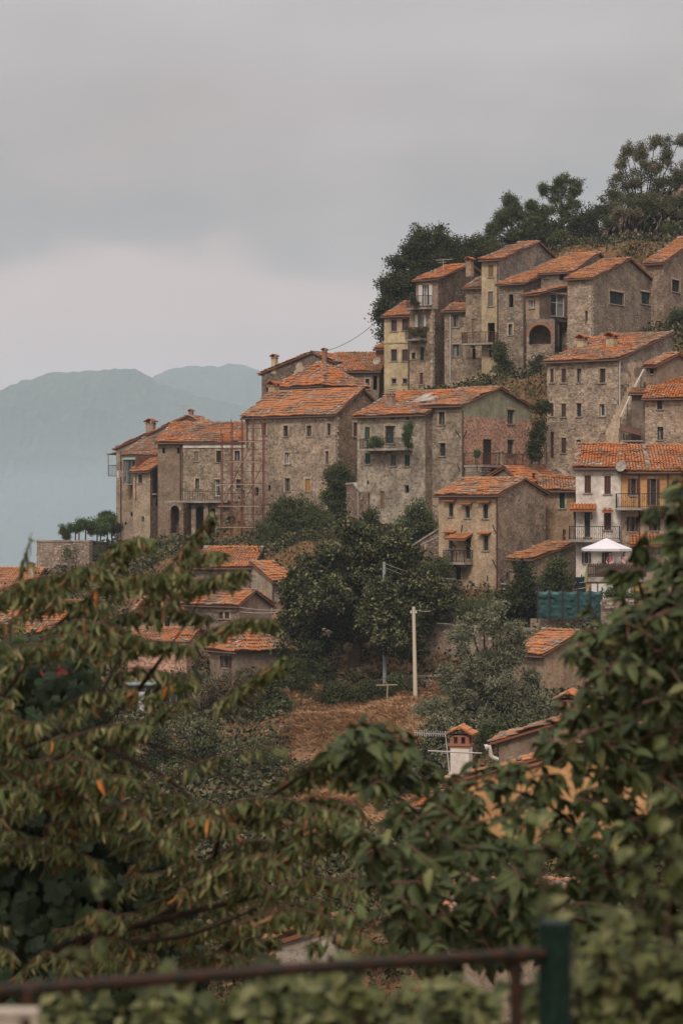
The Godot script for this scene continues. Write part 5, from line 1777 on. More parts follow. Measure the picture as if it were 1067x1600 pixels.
func retaining_wall(called: String, label: String, pts: Array, height_rows: Array, thick: float, m: String, coping := true, cat := "wall") -> Node3D:
	# pts: [column, top row, depth]; the wall runs through them and goes down by height_rows
	var o := thing(called, label, cat)
	var mb := MB.new()
	var cb := MB.new()
	var st := Copies.new()
	for i in pts.size() - 1:
		var a := at(pts[i][0], pts[i][1], pts[i][2])
		var b := at(pts[i + 1][0], pts[i + 1][1], pts[i + 1][2])
		var al := Vector3(0, -height_rows[i] / F * pts[i][2], 0)
		var bl := Vector3(0, -height_rows[i + 1] / F * pts[i + 1][2], 0)
		var dir := (b - a) * Vector3(1, 0, 1)
		var n := Vector3(-dir.z, 0, dir.x).normalized()
		if n.z < 0: n = -n
		var bk := -n * thick
		var off := Vector2(rf(0, 9), rf(0, 9))
		var uv := func(p: Vector3) -> Vector2: return (Vector2((p - a).dot(dir.normalized()), -p.y) + off) * Vector2(1.0 / 4.4, 1.0 / 3.2)
		var uv2 := func(p: Vector3) -> Vector2: return (Vector2((p - a).dot(dir.normalized()), -p.y) + off) / 15.0
		var q := [a + al, b + bl, b, a] if a.x < b.x else [b + bl, a + al, a, b]
		mb.poly(M[m], q, q.map(uv), q.map(uv2))
		mb.poly(M[m], [q[1] + bk, q[0] + bk, q[3] + bk, q[2] + bk])
		mb.poly(M[m], [q[3], q[2], q[2] + bk, q[3] + bk])
		mb.poly(M[m], [q[1], q[1] + bk, q[2] + bk, q[2]])
		mb.poly(M[m], [q[0] + bk, q[0], q[3], q[3] + bk])
		if coping:
			cb.beam(M.concrete, a + bk * 0.5 + Vector3(0, 0.05, 0), b + bk * 0.5 + Vector3(0, 0.05, 0), thick + 0.16, 0.14)
		if TINT.has(m):
			var l := dir.length()
			for s in int(l * absf(al.y + bl.y) * 0.5 * 9.0):
				var f := rng.randf()
				var p := (a + al * 0.97).lerp(b + bl * 0.97, f).lerp((a + al * 0.03).lerp(b + bl * 0.03, f), rng.randf())
				var ex := dir.normalized()
				var kk := rf(0.5, 1.3)
				st.add(Transform3D(Basis(ex * rf(0.18, 0.42), n * rf(0.05, 0.1), -Vector3.UP * rf(0.12, 0.24)), p), TINT[m] * kk)
	put("masonry", mb, o)
	if coping: put("coping", cb, o)
	if st.n: st.node("wall_stones", stone_meshes[1], o)
	return o

func fences_and_walls() -> void:
	retaining_wall("terrace_wall", "rubble terrace wall at the far left with a pergola on top", [[58, 846, 216], [140, 846, 213], [190, 852, 222]], [60, 60, 60], 0.5, "stone_grey")
	retaining_wall("terrace_wall", "high rubble retaining wall behind the pale utility pole", [[655, 975, 162], [742, 981, 160.5], [855, 985, 162.5]], [100, 100, 100], 0.6, "stone_grey")
	retaining_wall("low_wall", "low grey stone wall at the top of the brown soil slope", [[560, 1068, 160], [620, 1060, 158.5], [712, 1056, 157.5]], [40, 40, 40], 0.5, "stone_grey")
	retaining_wall("stair_wall", "sloping wall with a pale coping that climbs towards the tan house", [[628, 864, 181], [688, 826, 177]], [70, 110], 0.5, "stone_brown")
	retaining_wall("ramp_wall", "rubble wall beside the ramp under the three storey house", [[832, 722, 188.0], [862, 727, 187.0], [905, 760, 183.6]], [70, 70, 60], 0.5, "stone_grey", false)
	retaining_wall("fence_wall", "rubble wall that carries the green netting fence", [[828, 967, 161], [945, 968, 159], [980, 974, 158.5]], [60, 70, 60], 0.5, "stone_grey", false)
	retaining_wall("planter", "pinkish stone planter at the right end of the netting fence", [[938, 938, 158], [947, 934, 157.4], [990, 936, 157.4]], [42, 42, 42], 0.5, "stone_grey", false, "planter")
	retaining_wall("buttress", "rubble buttress between the big stone house and the green shutter house", [[541, 757, 197], [552, 756, 196], [564, 770, 193]], [110, 110, 110], 0.6, "stone_brown", true)
	retaining_wall("dark_wall", "dark rubble wall at the foot of the large round tree", [[490, 985, 166], [560, 975, 166.5], [660, 978, 165.5]], [110, 110, 100], 0.6, "stone_tan", false)
	retaining_wall("ruined_wall", "ruined pale wall on the rock above the topmost roof", [[896, 372, 246], [911, 369, 245], [931, 371, 246]], [40, 40, 40], 0.5, "plaster_old", false)
	retaining_wall("ruined_wall", "stub of old grey masonry beside the rock outcrop", [[938, 373, 244], [950, 374, 243.5]], [40, 40], 0.6, "stone_grey", false)
	# handrail along the stair wall
	var hr := thing("stair_handrail", "thin pale handrail on the sloping stair wall", "handrail")
	var hb := MB.new()
	hb.tube(M.cable, [at(622, 868, 180), at(686, 838, 176.5)], [0.04, 0.04], 5)
	put("rail", hb, hr)
	for i in 4:
		var pb := MB.new()
		var p := at(622, 868, 180).lerp(at(686, 838, 176.5), i / 3.0)
		pb.tube(M.cable, [p, p - Vector3(0, 1.0, 0)], [0.03, 0.03], 5)
		put("post", pb, hr)
	# net fence
	var o := thing("netting_fence", "fence of sagging dark green netting on thin posts", "fence")
	var net := mat("green_net", lin(0.026, 0.062, 0.060), 0.9)
	var net2 := mat("green_net_hem", lin(0.07, 0.115, 0.11), 0.9)
	var cols := [839, 858, 878, 902, 921, 940]
	var ns := noise(FastNoiseLite.TYPE_SIMPLEX, 0.8, 8, 3)
	for i in cols.size():
		var pb := MB.new()
		var d := 160.0 - i * 0.3
		pb.tube(M.iron, [at(cols[i], 972, d - 0.1), at(cols[i], 917, d - 0.1)], [0.045, 0.045], 6)
		put("post", pb, o)
		if i < cols.size() - 1:
			var mb := MB.new()
			var nx := 9
			var ny := 10
			var g := []
			for y in ny + 1:
				var row := []
				for x in nx + 1:
					var fx := x / float(nx)
					var fy := y / float(ny)
					var p := at(lerpf(cols[i], cols[i + 1], fx), lerpf(966, 922 + sin(fx * PI) * 3.0, fy), lerpf(d, d - 0.3, fx))
					p.z += ns.get_noise_2d(p.x * 1.2, p.y * 3.0) * 0.16 * sin(fx * PI) + 0.04 * sin(fy * 40.0 + fx * 3.0) * fy * fy * sin(fx * PI)
					row.append(p)
				g.append(row)
			for y in ny:
				for x in nx:
					mb.poly(net2 if y == ny - 1 else net, [g[y][x], g[y][x + 1], g[y + 1][x + 1], g[y + 1][x]])
					mb.poly(net, [g[y][x + 1] - Vector3(0, 0, 0.02), g[y][x] - Vector3(0, 0, 0.02), g[y + 1][x] - Vector3(0, 0, 0.02), g[y + 1][x + 1] - Vector3(0, 0, 0.02)])
			put("net_panel", mb, o)
	var w1 := MB.new()
	w1.beam(M.iron, at(921, 966, 158.3), at(938, 930, 158.2), 0.05, 0.05)
	put("stay", w1, o)
	var b := thing("netting_fence", "short length of green netting below the corner of the white house", "fence")
	for i in 2:
		var mb := MB.new()
		for s in 5:
			var p0 := at(898 + i * 10 + s * 2, 925, 162 - (s % 2) * 0.15)
			var p1 := at(900 + i * 10 + s * 2, 925, 162 - ((s + 1) % 2) * 0.15)
			mb.quad(net, p0, p1, p1 + Vector3(0, 1.0, 0), p0 + Vector3(0, 1.0, 0))
			mb.quad(net, p1 - Vector3(0, 0, 0.03), p0 - Vector3(0, 0, 0.03), p0 + Vector3(0, 1.0, -0.03), p1 + Vector3(0, 1.0, -0.03))
		put("net_panel", mb, b)
	for i in 3:
		var pb := MB.new()
		pb.tube(M.iron, [at(898 + i * 10, 935, 161.9), at(898 + i * 10, 898, 161.9)], [0.04, 0.04], 5)
		put("post", pb, b)
	# the ramp and the concrete path
	var rp := MB.new()
	var r := [at(836, 742, 191), at(865, 745, 188), at(900, 772, 184.5), at(884, 772, 185.2), at(850, 748, 189), at(830, 742, 192)]
	rp.poly(M.concrete, [r[4] + Vector3(0, 0.05, 0), r[1] + Vector3(0, 0.05, 0), r[0] + Vector3(0, 0.05, 0), r[5] + Vector3(0, 0.05, 0)])
	rp.poly(M.concrete, [r[3] + Vector3(0, 0.05, 0), r[2] + Vector3(0, 0.05, 0), r[1] + Vector3(0, 0.05, 0), r[4] + Vector3(0, 0.05, 0)])
	tag(put("path", rp), "pale paved ramp below the three storey house", "", "", "structure")

func cable(label: String, a: Vector3, b: Vector3, sag: float, r := 0.028, m := "cable") -> void:
	var mb := MB.new()
	var pts := []
	var rad := []
	for i in 13:
		var t := i / 12.0
		pts.append(a.lerp(b, t) - Vector3(0, 4.0 * sag * t * (1.0 - t), 0))
		rad.append(r)
	mb.tube(M[m], pts, rad, 5)
	tag(put("overhead_cable", mb), label, "cable", "overhead cables")

func poles() -> void:
	var steel := mat("galvanised", lin(0.24, 0.245, 0.25), 0.55)
	var conc := mat("pole_concrete", lin(0.50, 0.43, 0.31), 0.9)
	var o := thing("utility_pole", "pale concrete utility pole in front of the retaining wall", "utility pole", ground_at(648, 154), "utility poles below the village")
	var base := o.position
	var mb := MB.new()
	var top := at(646, 948, 154) - base
	mb.tube(conc, [at(648.5, 1079, 154) - base - Vector3(0, 1.5, 0), at(648.5, 1079, 154) - base, top], [0.15, 0.14, 0.10], 10)
	put("shaft", mb, o)
	for q in [[634, 1060], [684, 1050]]:
		var wb := MB.new()
		wb.tube(M.cable_dark, [at(646.5, 958, 154) - base, at(q[0], q[1], 155.5) - base], [0.022, 0.022], 5)
		put("guy_wire", wb, o)
	var ib := MB.new()
	for i in 3:
		ib.tube(M.wood_white, [at(642 + i * 4, 958, 154) - base, at(642 + i * 4, 954, 154) - base], [0.06, 0.04], 6)
	ib.beam(M.iron, at(640, 958, 154) - base, at(652, 958, 154) - base, 0.06, 0.06)
	put("insulators", ib, o)
	var o2 := thing("utility_pole", "grey metal utility pole that comes out of the round tree's crown", "utility pole", at(601, 1080, 156.4), "utility poles below the village")
	var m2 := MB.new()
	m2.tube(steel, [Vector3(0, -1.5, 0), at(600, 878, 156.4) - o2.position], [0.14, 0.10], 10)
	put("shaft", m2, o2)
	var tp := at(600, 880, 156.4)
	cable("upper of two pale cables from the grey pole to the tan house", tp, at(712, 905, 169.5), 0.25)
	cable("lower of two pale cables from the grey pole to the tan house", at(600, 886, 156.4), at(706, 913, 170), 0.25)
	cable("cable from the pale pole up to the tan house's corner", at(648, 953, 154), at(711, 929, 169.5), 0.5)
	cable("upper cable across the green netting fence", at(782, 912, 168), at(925, 908, 161), 0.2)
	cable("lower cable across the green netting fence", at(784, 920, 168), at(915, 918, 161), 0.25)
	cable("thin cable against the sky to the left of the yellow house", at(507, 549, 228), at(597, 494, 227), 0.5, 0.026, "cable_dark")
	cable("thin cable in front of the brown roofed house's gable", at(375, 949, 172), at(445, 953, 176), 0.1)
	cable("long cable crossing the front of the brown roofed house", at(376, 956, 172), at(448, 955, 176), 0.12)
	var t3 := thing("garden_post", "crooked wooden stake at the upper edge of the brown soil slope", "stake", at(606, 1102, 151))
	var m3 := MB.new()
	m3.tube(M.plank_wood, [Vector3(0, -0.6, 0), Vector3(-0.05, 0.6, 0), Vector3(-0.02, 1.35, 0)], [0.06, 0.05, 0.045], 6)
	put("stake", m3, t3)
	var m4 := MB.new()
	m4.tube(M.plank_wood, [Vector3(-0.75, 1.25, 0), Vector3(0.6, 1.28, 0)], [0.035, 0.035], 5)
	put("cross_bar", m4, t3)

func terrace_life() -> void:
	# deck in front of the white house
	var d := 160.2
	var k := d / F
	var o := thing("deck", "brown fenced deck over a white doored store, under the white parasol", "terrace", at(945, 903, d))
	var b := o.position
	var mb := MB.new()
	var x0 := at(917, 0, d).x - b.x
	var x1 := at(1008, 0, d).x - b.x
	mb.bx(M.concrete, Vector3(x0, -0.25, -3.2), Vector3(x1, 0.05, 0.15))
	mb.bx(M.plaster_ochre, Vector3(x0 + 0.05, -2.4, -3.1), Vector3(x1, -0.26, -0.02))
	put("base", mb, o)
	for q in [[923.5, 932], [934, 957], [969, 985]]:
		var db := MB.new()
		var a := at(q[0], 0, d).x - b.x
		var c := at(q[1], 0, d).x - b.x
		db.bx(M.wood_white, Vector3(a, -1.8, -0.05), Vector3(c, -0.38, 0.04))
		db.bx(M.wood_grey, Vector3(a - 0.06, -1.8, -0.05), Vector3(a - 0.002, -0.32, 0.06))
		db.bx(M.wood_grey, Vector3(c + 0.002, -1.8, -0.05), Vector3(c + 0.06, -0.32, 0.06))
		put("door", db, o)
	var n := 32
	for i in n + 1:
		var pb := MB.new()
		var x := lerpf(x0 + 0.05, x1, i / float(n))
		var hh := 22 * k + (0.03 if i % 2 else 0.0)
		pb.bx(M.wood_brown, Vector3(x - 0.045, 0.05, 0.06), Vector3(x + 0.045, hh, 0.085))
		put("picket", pb, o)
	var rb := MB.new()
	for y in [0.18, 0.75]:
		rb.bx(M.wood_dark, Vector3(x0, y, 0.03), Vector3(x1, y + 0.08, 0.055))
	put("rails", rb, o)
	var cb := MB.new()
	cb.bx(M.wood_dark, at(930, 0, d) * Vector3(1, 0, 0) - Vector3(b.x, -0.12, -0.02), Vector3(x1, 0.72, 0.028))
	put("screen", cb, o)
	# parasol
	var p := thing("parasol", "white garden parasol open over the brown deck", "parasol", at(947, 902, 161.6))
	var kk := 161.6 / F
	var rad := 41.0 * kk
	var top := Vector3(0, 61.5 * kk, 0)
	var rim := (902 - 857) * kk
	var nseg := 8
	var pan := []
	for i in nseg:
		var a := TAU * (i + 0.5) / nseg
		pan.append(Vector3(cos(a) * rad, rim, sin(a) * rad))
	for i in nseg:
		var pm := MB.new()
		var a: Vector3 = pan[i]
		var c: Vector3 = pan[(i + 1) % nseg]
		var am := a.lerp(top, 0.5) + Vector3(0, -0.03, 0)
		var cm := c.lerp(top, 0.5) + Vector3(0, -0.03, 0)
		pm.poly(M.white_cloth, [c, a, am, cm])
		pm.poly(M.white_cloth, [cm, am, top])
		var dn := Vector3(0, -0.16, 0)
		pm.poly(M.white_cloth, [c + dn * 1.0, a + dn, a, c])
		pm.poly(M.white_cloth, [a + Vector3(0, -0.02, 0), c + Vector3(0, -0.02, 0), cm + Vector3(0, -0.02, 0), am + Vector3(0, -0.02, 0)])
		put("canopy_panel", pm, p)
		var rm := MB.new()
		rm.beam(M.wood_tan, top - Vector3(0, 0.08, 0), a - Vector3(0, 0.06, 0), 0.025, 0.025)
		put("rib", rm, p)
	var pole := MB.new()
	pole.tube(M.wood_tan, [Vector3(0, -0.2, 0), top + Vector3(0, 0.08, 0)], [0.04, 0.035], 8)
	put("pole", pole, p)
	# table and the two people by it
	var tb := thing("garden_table", "small dark table behind the deck fence", "table", at(954, 903, 161.0))
	var t1 := MB.new()
	t1.bx(M.wood_dark, Vector3(-0.75, 0.70, -0.4), Vector3(0.75, 0.75, 0.4))
	put("table_top", t1, tb)
	for sx in [-0.65, 0.65]:
		for sz in [-0.3, 0.3]:
			var lm := MB.new()
			lm.bx(M.wood_dark, Vector3(sx - 0.03, 0, sz - 0.03), Vector3(sx + 0.03, 0.695, sz + 0.03))
			put("leg", lm, tb)
	person("dark haired person in a red top leaning on the deck fence under the parasol", at(953.5, 903, 160.6), -0.5, lin(0.28, 0.04, 0.05))
	person("dark haired person in a pink top further right behind the deck fence", at(974, 903, 160.9), 0.6, lin(0.48, 0.16, 0.15))
	# closed green-yellow sunshade near the steps
	var s := thing("closed_sunshade", "closed yellow-green sunshade standing left of the deck", "sunshade", at(916.5, 922, 160.8))
	var ym := mat("lime_cloth", lin(0.26, 0.28, 0.09), 0.95)
	var sm := MB.new()
	sm.tube(ym, [Vector3(0, 0.55, 0), Vector3(0, 0.75, 0), Vector3(0, 1.25, 0), Vector3(0, 1.62, 0)], [0.20, 0.18, 0.11, 0.02], 9)
	put("cloth", sm, s)
	var sp := MB.new()
	sp.tube(M.wood_white, [Vector3(0, -0.9, 0), Vector3(0, 1.7, 0)], [0.025, 0.025], 6)
	put("pole", sp, s)
	# pergola on the left terrace
	var g := thing("pergola", "vine covered pergola on the terrace wall at the far left", "pergola", at(150, 846, 216))
	for q in [[118, 0.0], [134, 0.0], [152, 0.0], [168, 0.0], [118, -3.0], [152, -3.0]]:
		var pb := MB.new()
		var f := at(q[0], 846, 216) - g.position + Vector3(0, 0, q[1])
		pb.tube(M.bark, [f - Vector3(0, 0.3, 0), f + Vector3(0.03, 0.9, 0), f + Vector3(0, 1.55, 0)], [0.07, 0.06, 0.05], 6)
		put("post", pb, g)
	var bm := MB.new()
	for z in [0.0, -3.0]:
		bm.beam(M.bark, at(114, 819, 216) - g.position + Vector3(0, 0, z), at(176, 819, 216) - g.position + Vector3(0, 0, z), 0.08, 0.08)
	for i in 7:
		var f := at(116 + i * 9, 818, 216) - g.position
		bm.beam(M.bark, f + Vector3(0, 0.08, 0.3), f + Vector3(0, 0.08, -3.3), 0.06, 0.06)
	put("beams", bm, g)
	# red can beside the trellis
	var rc := thing("red_can", "small red can in the grass at the foot of the tan house", "can", at(774, 941, 168.5))
	var rm := MB.new()
	rm.tube(mat("red_paint", lin(0.5, 0.05, 0.03), 0.5), [Vector3.ZERO, Vector3(0, 0.28, 0)], [0.13, 0.12], 10)
	put("body", rm, rc)
	var hm := MB.new()
	hm.tube(M.iron, [Vector3(-0.12, 0.26, 0), Vector3(0, 0.42, 0), Vector3(0.12, 0.26, 0)], [0.012, 0.012, 0.012], 4, Color.WHITE)
	put("handle", hm, rc)

# a seated or leaning person: one skin over tapered bones, meshed on a grid
func person(label: String, foot: Vector3, turn: float, top: Color) -> void:
	var o := thing("person", label, "person", foot)
	o.rotation.y = turn
	var sk := lin(0.40, 0.24, 0.17)
	var tr := lin(0.04, 0.045, 0.07)
	var hr := lin(0.02, 0.014, 0.012)
	# bones: from, to, radii, colour; feet on the deck, leaning forward a little
	var bones := [[Vector3(-0.09, 0.06, 0.02), Vector3(-0.1, 0.48, -0.02), 0.05, 0.065, tr], [Vector3(-0.1, 0.48, -0.02), Vector3(-0.09, 0.9, -0.06), 0.07, 0.095, tr], [Vector3(0.09, 0.06, 0.05), Vector3(0.1, 0.48, 0.0), 0.05, 0.065, tr], [Vector3(0.1, 0.48, 0.0), Vector3(0.09, 0.9, -0.06), 0.07, 0.095, tr],
		[Vector3(-0.09, 0.04, 0.02), Vector3(-0.1, 0.03, 0.16), 0.045, 0.035, hr], [Vector3(0.09, 0.04, 0.05), Vector3(0.1, 0.03, 0.19), 0.045, 0.035, hr],
		[Vector3(0, 0.92, -0.06), Vector3(0, 1.12, -0.02), 0.15, 0.135, top], [Vector3(0, 1.12, -0.02), Vector3(0, 1.32, 0.05), 0.135, 0.13, top], [Vector3(-0.17, 1.36, 0.07), Vector3(0.17, 1.36, 0.07), 0.065, 0.065, top],
		[Vector3(-0.19, 1.35, 0.07), Vector3(-0.25, 1.10, 0.12), 0.052, 0.045, top], [Vector3(-0.25, 1.10, 0.12), Vector3(-0.12, 0.99, 0.32), 0.04, 0.03, sk], [Vector3(-0.12, 0.99, 0.32), Vector3(-0.07, 0.98, 0.39), 0.036, 0.03, sk],
		[Vector3(0.19, 1.35, 0.07), Vector3(0.25, 1.10, 0.12), 0.052, 0.045, top], [Vector3(0.25, 1.10, 0.12), Vector3(0.12, 0.99, 0.32), 0.04, 0.03, sk], [Vector3(0.12, 0.99, 0.32), Vector3(0.07, 0.98, 0.39), 0.036, 0.03, sk],
		[Vector3(0, 1.38, 0.07), Vector3(0, 1.48, 0.09), 0.052, 0.05, sk], [Vector3(0, 1.55, 0.11), Vector3(0, 1.62, 0.10), 0.085, 0.095, sk], [Vector3(0, 1.55, 0.2), Vector3(0, 1.57, 0.205), 0.014, 0.012, sk], [Vector3(-0.092, 1.57, 0.1), Vector3(-0.092, 1.59, 0.1), 0.018, 0.018, sk], [Vector3(0.092, 1.57, 0.1), Vector3(0.092, 1.59, 0.1), 0.018, 0.018, sk]]
	put("body", skin(bones, 0.022, 0.02), o)
	put("hair", skin([[Vector3(0, 1.645, 0.075), Vector3(0, 1.56, 0.03), 0.105, 0.095, hr], [Vector3(0, 1.56, 0.02), Vector3(0, 1.46, 0.0), 0.08, 0.06, hr]], 0.022, 0.02), o)

# surface nets over a smooth union of tapered capsules
func skin(bones: Array, cell: float, blend: float) -> MB:
	var m := mat("skin_%d" % M.size(), Color.WHITE, 0.85)
	m.vertex_color_use_as_albedo = true
	var lo := Vector3.INF
	var hi := -Vector3.INF
	for b in bones:
		for i in 2:
			var r: float = b[2 + i] + cell * 2.5
			lo = lo.min(b[i] - Vector3.ONE * r)
			hi = hi.max(b[i] + Vector3.ONE * r)
	var n := Vector3i(((hi - lo) / cell).ceil()) + Vector3i.ONE
	var val := PackedFloat32Array()
	val.resize(n.x * n.y * n.z)
	val.fill(1.0)
	var best := PackedInt32Array()
	best.resize(val.size())
	var bd := PackedFloat32Array()
	bd.resize(val.size())
	bd.fill(9.0)
	for bi in bones.size():
		var b: Array = bones[bi]
		var a: Vector3 = b[0]
		var ab: Vector3 = b[1] - a
		var pad := Vector3.ONE * (maxf(b[2], b[3]) + cell * 2.0 + blend)
		var l0 := Vector3i(((a.min(b[1]) - pad - lo) / cell).floor()).clamp(Vector3i.ZERO, n - Vector3i.ONE)
		var l1 := Vector3i(((a.max(b[1]) + pad - lo) / cell).ceil()).clamp(Vector3i.ZERO, n - Vector3i.ONE)
		for z in range(l0.z, l1.z + 1):
			for y in range(l0.y, l1.y + 1):
				for x in range(l0.x, l1.x + 1):
					var p := lo + Vector3(x, y, z) * cell
					var t := clampf((p - a).dot(ab) / maxf(ab.length_squared(), 1e-9), 0.0, 1.0)
					var dd: float = (p - a - ab * t).length() - lerpf(b[2], b[3], t)
					var i := x + n.x * (y + n.y * z)
					if dd < bd[i]:
						bd[i] = dd
						best[i] = bi
					var h := clampf(0.5 + 0.5 * (val[i] - dd) / blend, 0.0, 1.0)
					val[i] = lerpf(val[i], dd, h) - blend * h * (1.0 - h)
	var mb := MB.new()
	var vert := {}
	var corner := func(x: int, y: int, z: int) -> float: return val[x + n.x * (y + n.y * z)]
	for z in n.z - 1:
		for y in n.y - 1:
			for x in n.x - 1:
				var sum := Vector3.ZERO
				var cnt := 0
				for e in [[0, 0, 0, 1, 0, 0], [0, 1, 0, 1, 1, 0], [0, 0, 1, 1, 0, 1], [0, 1, 1, 1, 1, 1], [0, 0, 0, 0, 1, 0], [1, 0, 0, 1, 1, 0], [0, 0, 1, 0, 1, 1], [1, 0, 1, 1, 1, 1], [0, 0, 0, 0, 0, 1], [1, 0, 0, 1, 0, 1], [0, 1, 0, 0, 1, 1], [1, 1, 0, 1, 1, 1]]:
					var v0: float = corner.call(x + e[0], y + e[1], z + e[2])
					var v1: float = corner.call(x + e[3], y + e[4], z + e[5])
					if (v0 < 0.0) != (v1 < 0.0):
						sum += Vector3(e[0], e[1], e[2]).lerp(Vector3(e[3], e[4], e[5]), v0 / (v0 - v1))
						cnt += 1
				if cnt:
					vert[Vector3i(x, y, z)] = lo + (Vector3(x, y, z) + sum / cnt) * cell
	for key in vert:
		var k: Vector3i = key
		for ax in 3:
			var st := Vector3i.ZERO
			st[ax] = 1
			var v0: float = corner.call(k.x, k.y, k.z)
			var kk := k + st
			var v1: float = corner.call(kk.x, kk.y, kk.z)
			if (v0 < 0.0) == (v1 < 0.0): continue
			var u := Vector3i.ZERO
			var w := Vector3i.ZERO
			u[(ax + 1) % 3] = 1
			w[(ax + 2) % 3] = 1
			var q := [k - u - w, k - w, k, k - u]
			var ok := true
			for c in q: if not vert.has(c): ok = false
			if not ok: continue
			var pts := q.map(func(c): return vert[c])
			if v0 >= 0.0: pts.reverse()
			var col: Color = bones[best[k.x + n.x * (k.y + n.y * k.z)]][4]
			mb.poly(m, pts, [], [], col)
	return mb

func rocks() -> void:
	# outcrop behind the top houses
	var o := thing("rock_outcrop", "grey-brown limestone outcrop under the bushes at the top right", "rock", at(1000, 380, 246))
	var m := rubble("rock", lin(0.58, 0.45, 0.37), lin(0.38, 0.29, 0.24), lin(0.24, 0.18, 0.15), 0.0, Color.BLACK, 77, stain_texture(78, 0.55))
	var ns := noise(FastNoiseLite.TYPE_CELLULAR, 0.13, 12, 4)
	ns.cellular_return_type = FastNoiseLite.RETURN_DISTANCE2_SUB
	var n2 := noise(FastNoiseLite.TYPE_SIMPLEX, 0.12, 13, 4)
	var mb := MB.new()
	var g := []
	var nx := 90
	var ny := 50
	for j in ny + 1:
		var row := []
		for i in nx + 1:
			var px := 905.0 + i * 2.6
			var f := j / float(ny)
			var crest := 362.0 - smoothstep(930, 1010, px) * 62.0 - smoothstep(1030, 1130, px) * 40.0
			crest += smoothstep(945, 905, px) * 22.0
			var py := lerpf(425.0, crest, f)
			var p := at(px, py, 240.5 + f * 6.0)
			p.z += -ns.get_noise_2d(px * 0.55, py * 0.9) * 2.0 + n2.get_noise_2d(px * 0.7, py) * 2.2 - pow(f, 6.0) * 4.0
			p.y += n2.get_noise_2d(px + 50, py * 0.6) * 0.8
			row.append(p - o.position)
		g.append(row)
	for j in ny:
		for i in nx:
			var q := [g[j][i], g[j][i + 1], g[j + 1][i + 1], g[j + 1][i]]
			mb.poly(m, q, q.map(func(p): return Vector2(p.x + p.z * 0.4, -p.y + p.z * 0.3) / 6.0), q.map(func(p): return Vector2(p.x, -p.y) / 17.0))
	put("rock_face", mb, o)

# iron cross ties that hold the old walls
func wall_tie(H: House, face: String, x0: float, y0: float, x1: float, y1: float) -> void:
	var mb := MB.new()
	mb.beam(M.iron, H.fp(face, x0, y0, 0.04), H.fp(face, x1, y1, 0.04), 0.07, 0.04)
	put("wall_tie", mb, H.node)

# a flat sheet laid on a roof, given by two opposite corners in the picture
func roof_sheet(H: House, called: String, x0: float, y0: float, x1: float, y1: float, w: float, m, si := 0) -> void:
	var s: Array = H.slopes[si]
	var a := on_roof(H, x0, y0, si)
	var b := on_roof(H, x1, y1, si)
	var n: Vector3 = s[1]
	var mb := MB.new()
	var z := (b - a).normalized()
	mb.box(m, Transform3D(Basis(n.cross(z), n, z), (a + b) * 0.5 + n * 0.17), Vector3(w, 0.06, (b - a).length()))
	put(called, mb, H.roof)

func flue(H: House, px: float, top: float, bot: float, si := 0) -> void:
	var p := on_roof(H, px, bot, si)
	var h := (bot - top) * H.scale()
	var mb := MB.new()
	mb.tube(M.iron, [p - Vector3(0, 0.3, 0), p + Vector3(0, h - 0.12, 0)], [0.09, 0.09], 8)
	mb.tube(M.iron, [p + Vector3(0, h - 0.12, 0), p + Vector3(0, h - 0.1, 0), p + Vector3(0, h, 0)], [0.09, 0.16, 0.05], 8)
	put("flue", mb, H.roof)

# ---------------------------------------------------------------- plants of the hill
func leaf_quad(mb: MB, m, o: Vector3, dir: Vector3, side: Vector3, l: float, w: float, col := Color.WHITE) -> void:
	var n := side.cross(dir).normalized()
	var mid := o + dir * l * 0.5 - n * w * 0.18
	var tip := o + dir * l - n * l * 0.12
	var a := mid + side * w * 0.5 + n * w * 0.16
	var b := mid - side * w * 0.5 + n * w * 0.16
	mb.poly(m, [o, a, tip], [], [], col)
	mb.poly(m, [o, tip, b], [], [], col)

func make_tuft(sd: int, count: int, spread: float, l: float, w: float, up: float) -> ArrayMesh:
	var r := RandomNumberGenerator.new()
	r.seed = sd
	var mb := MB.new()
	for i in count:
		var v := Vector3(r.randfn(), r.randfn() + up, r.randfn()).normalized()
		var o := Vector3(r.randf_range(-1, 1), r.randf_range(-1, 1), r.randf_range(-1, 1)) * spread
		var s := v.cross(Vector3(r.randfn(), r.randfn() + 0.8, r.randfn())).normalized()
		var k := r.randf_range(0.75, 1.2)
		leaf_quad(mb, M.leaf, o, v, s, l * r.randf_range(0.7, 1.2), w * r.randf_range(0.8, 1.2), Color(k, k, k))
	return mb.mesh()

func make_tufts() -> void:
	tufts = {"broad": [], "fine": [], "small": [], "spray": [], "grass": [], "dry": []}
	for i in 3:
		tufts.broad.append(make_tuft(300 + i, 16, 0.26, 0.24, 0.15, 0.1))
		tufts.fine.append(make_tuft(310 + i, 22, 0.24, 0.22, 0.055, 0.25))
		tufts.small.append(make_tuft(320 + i, 20, 0.24, 0.13, 0.09, 0.1))
		tufts.spray.append(make_tuft(330 + i, 14, 0.16, 0.34, 0.07, 0.9))
		tufts.grass.append(make_tuft(340 + i, 12, 0.16, 0.42, 0.03, 1.6))
		tufts.dry.append(make_tuft(350 + i, 9, 0.15, 0.55, 0.03, 0.7))

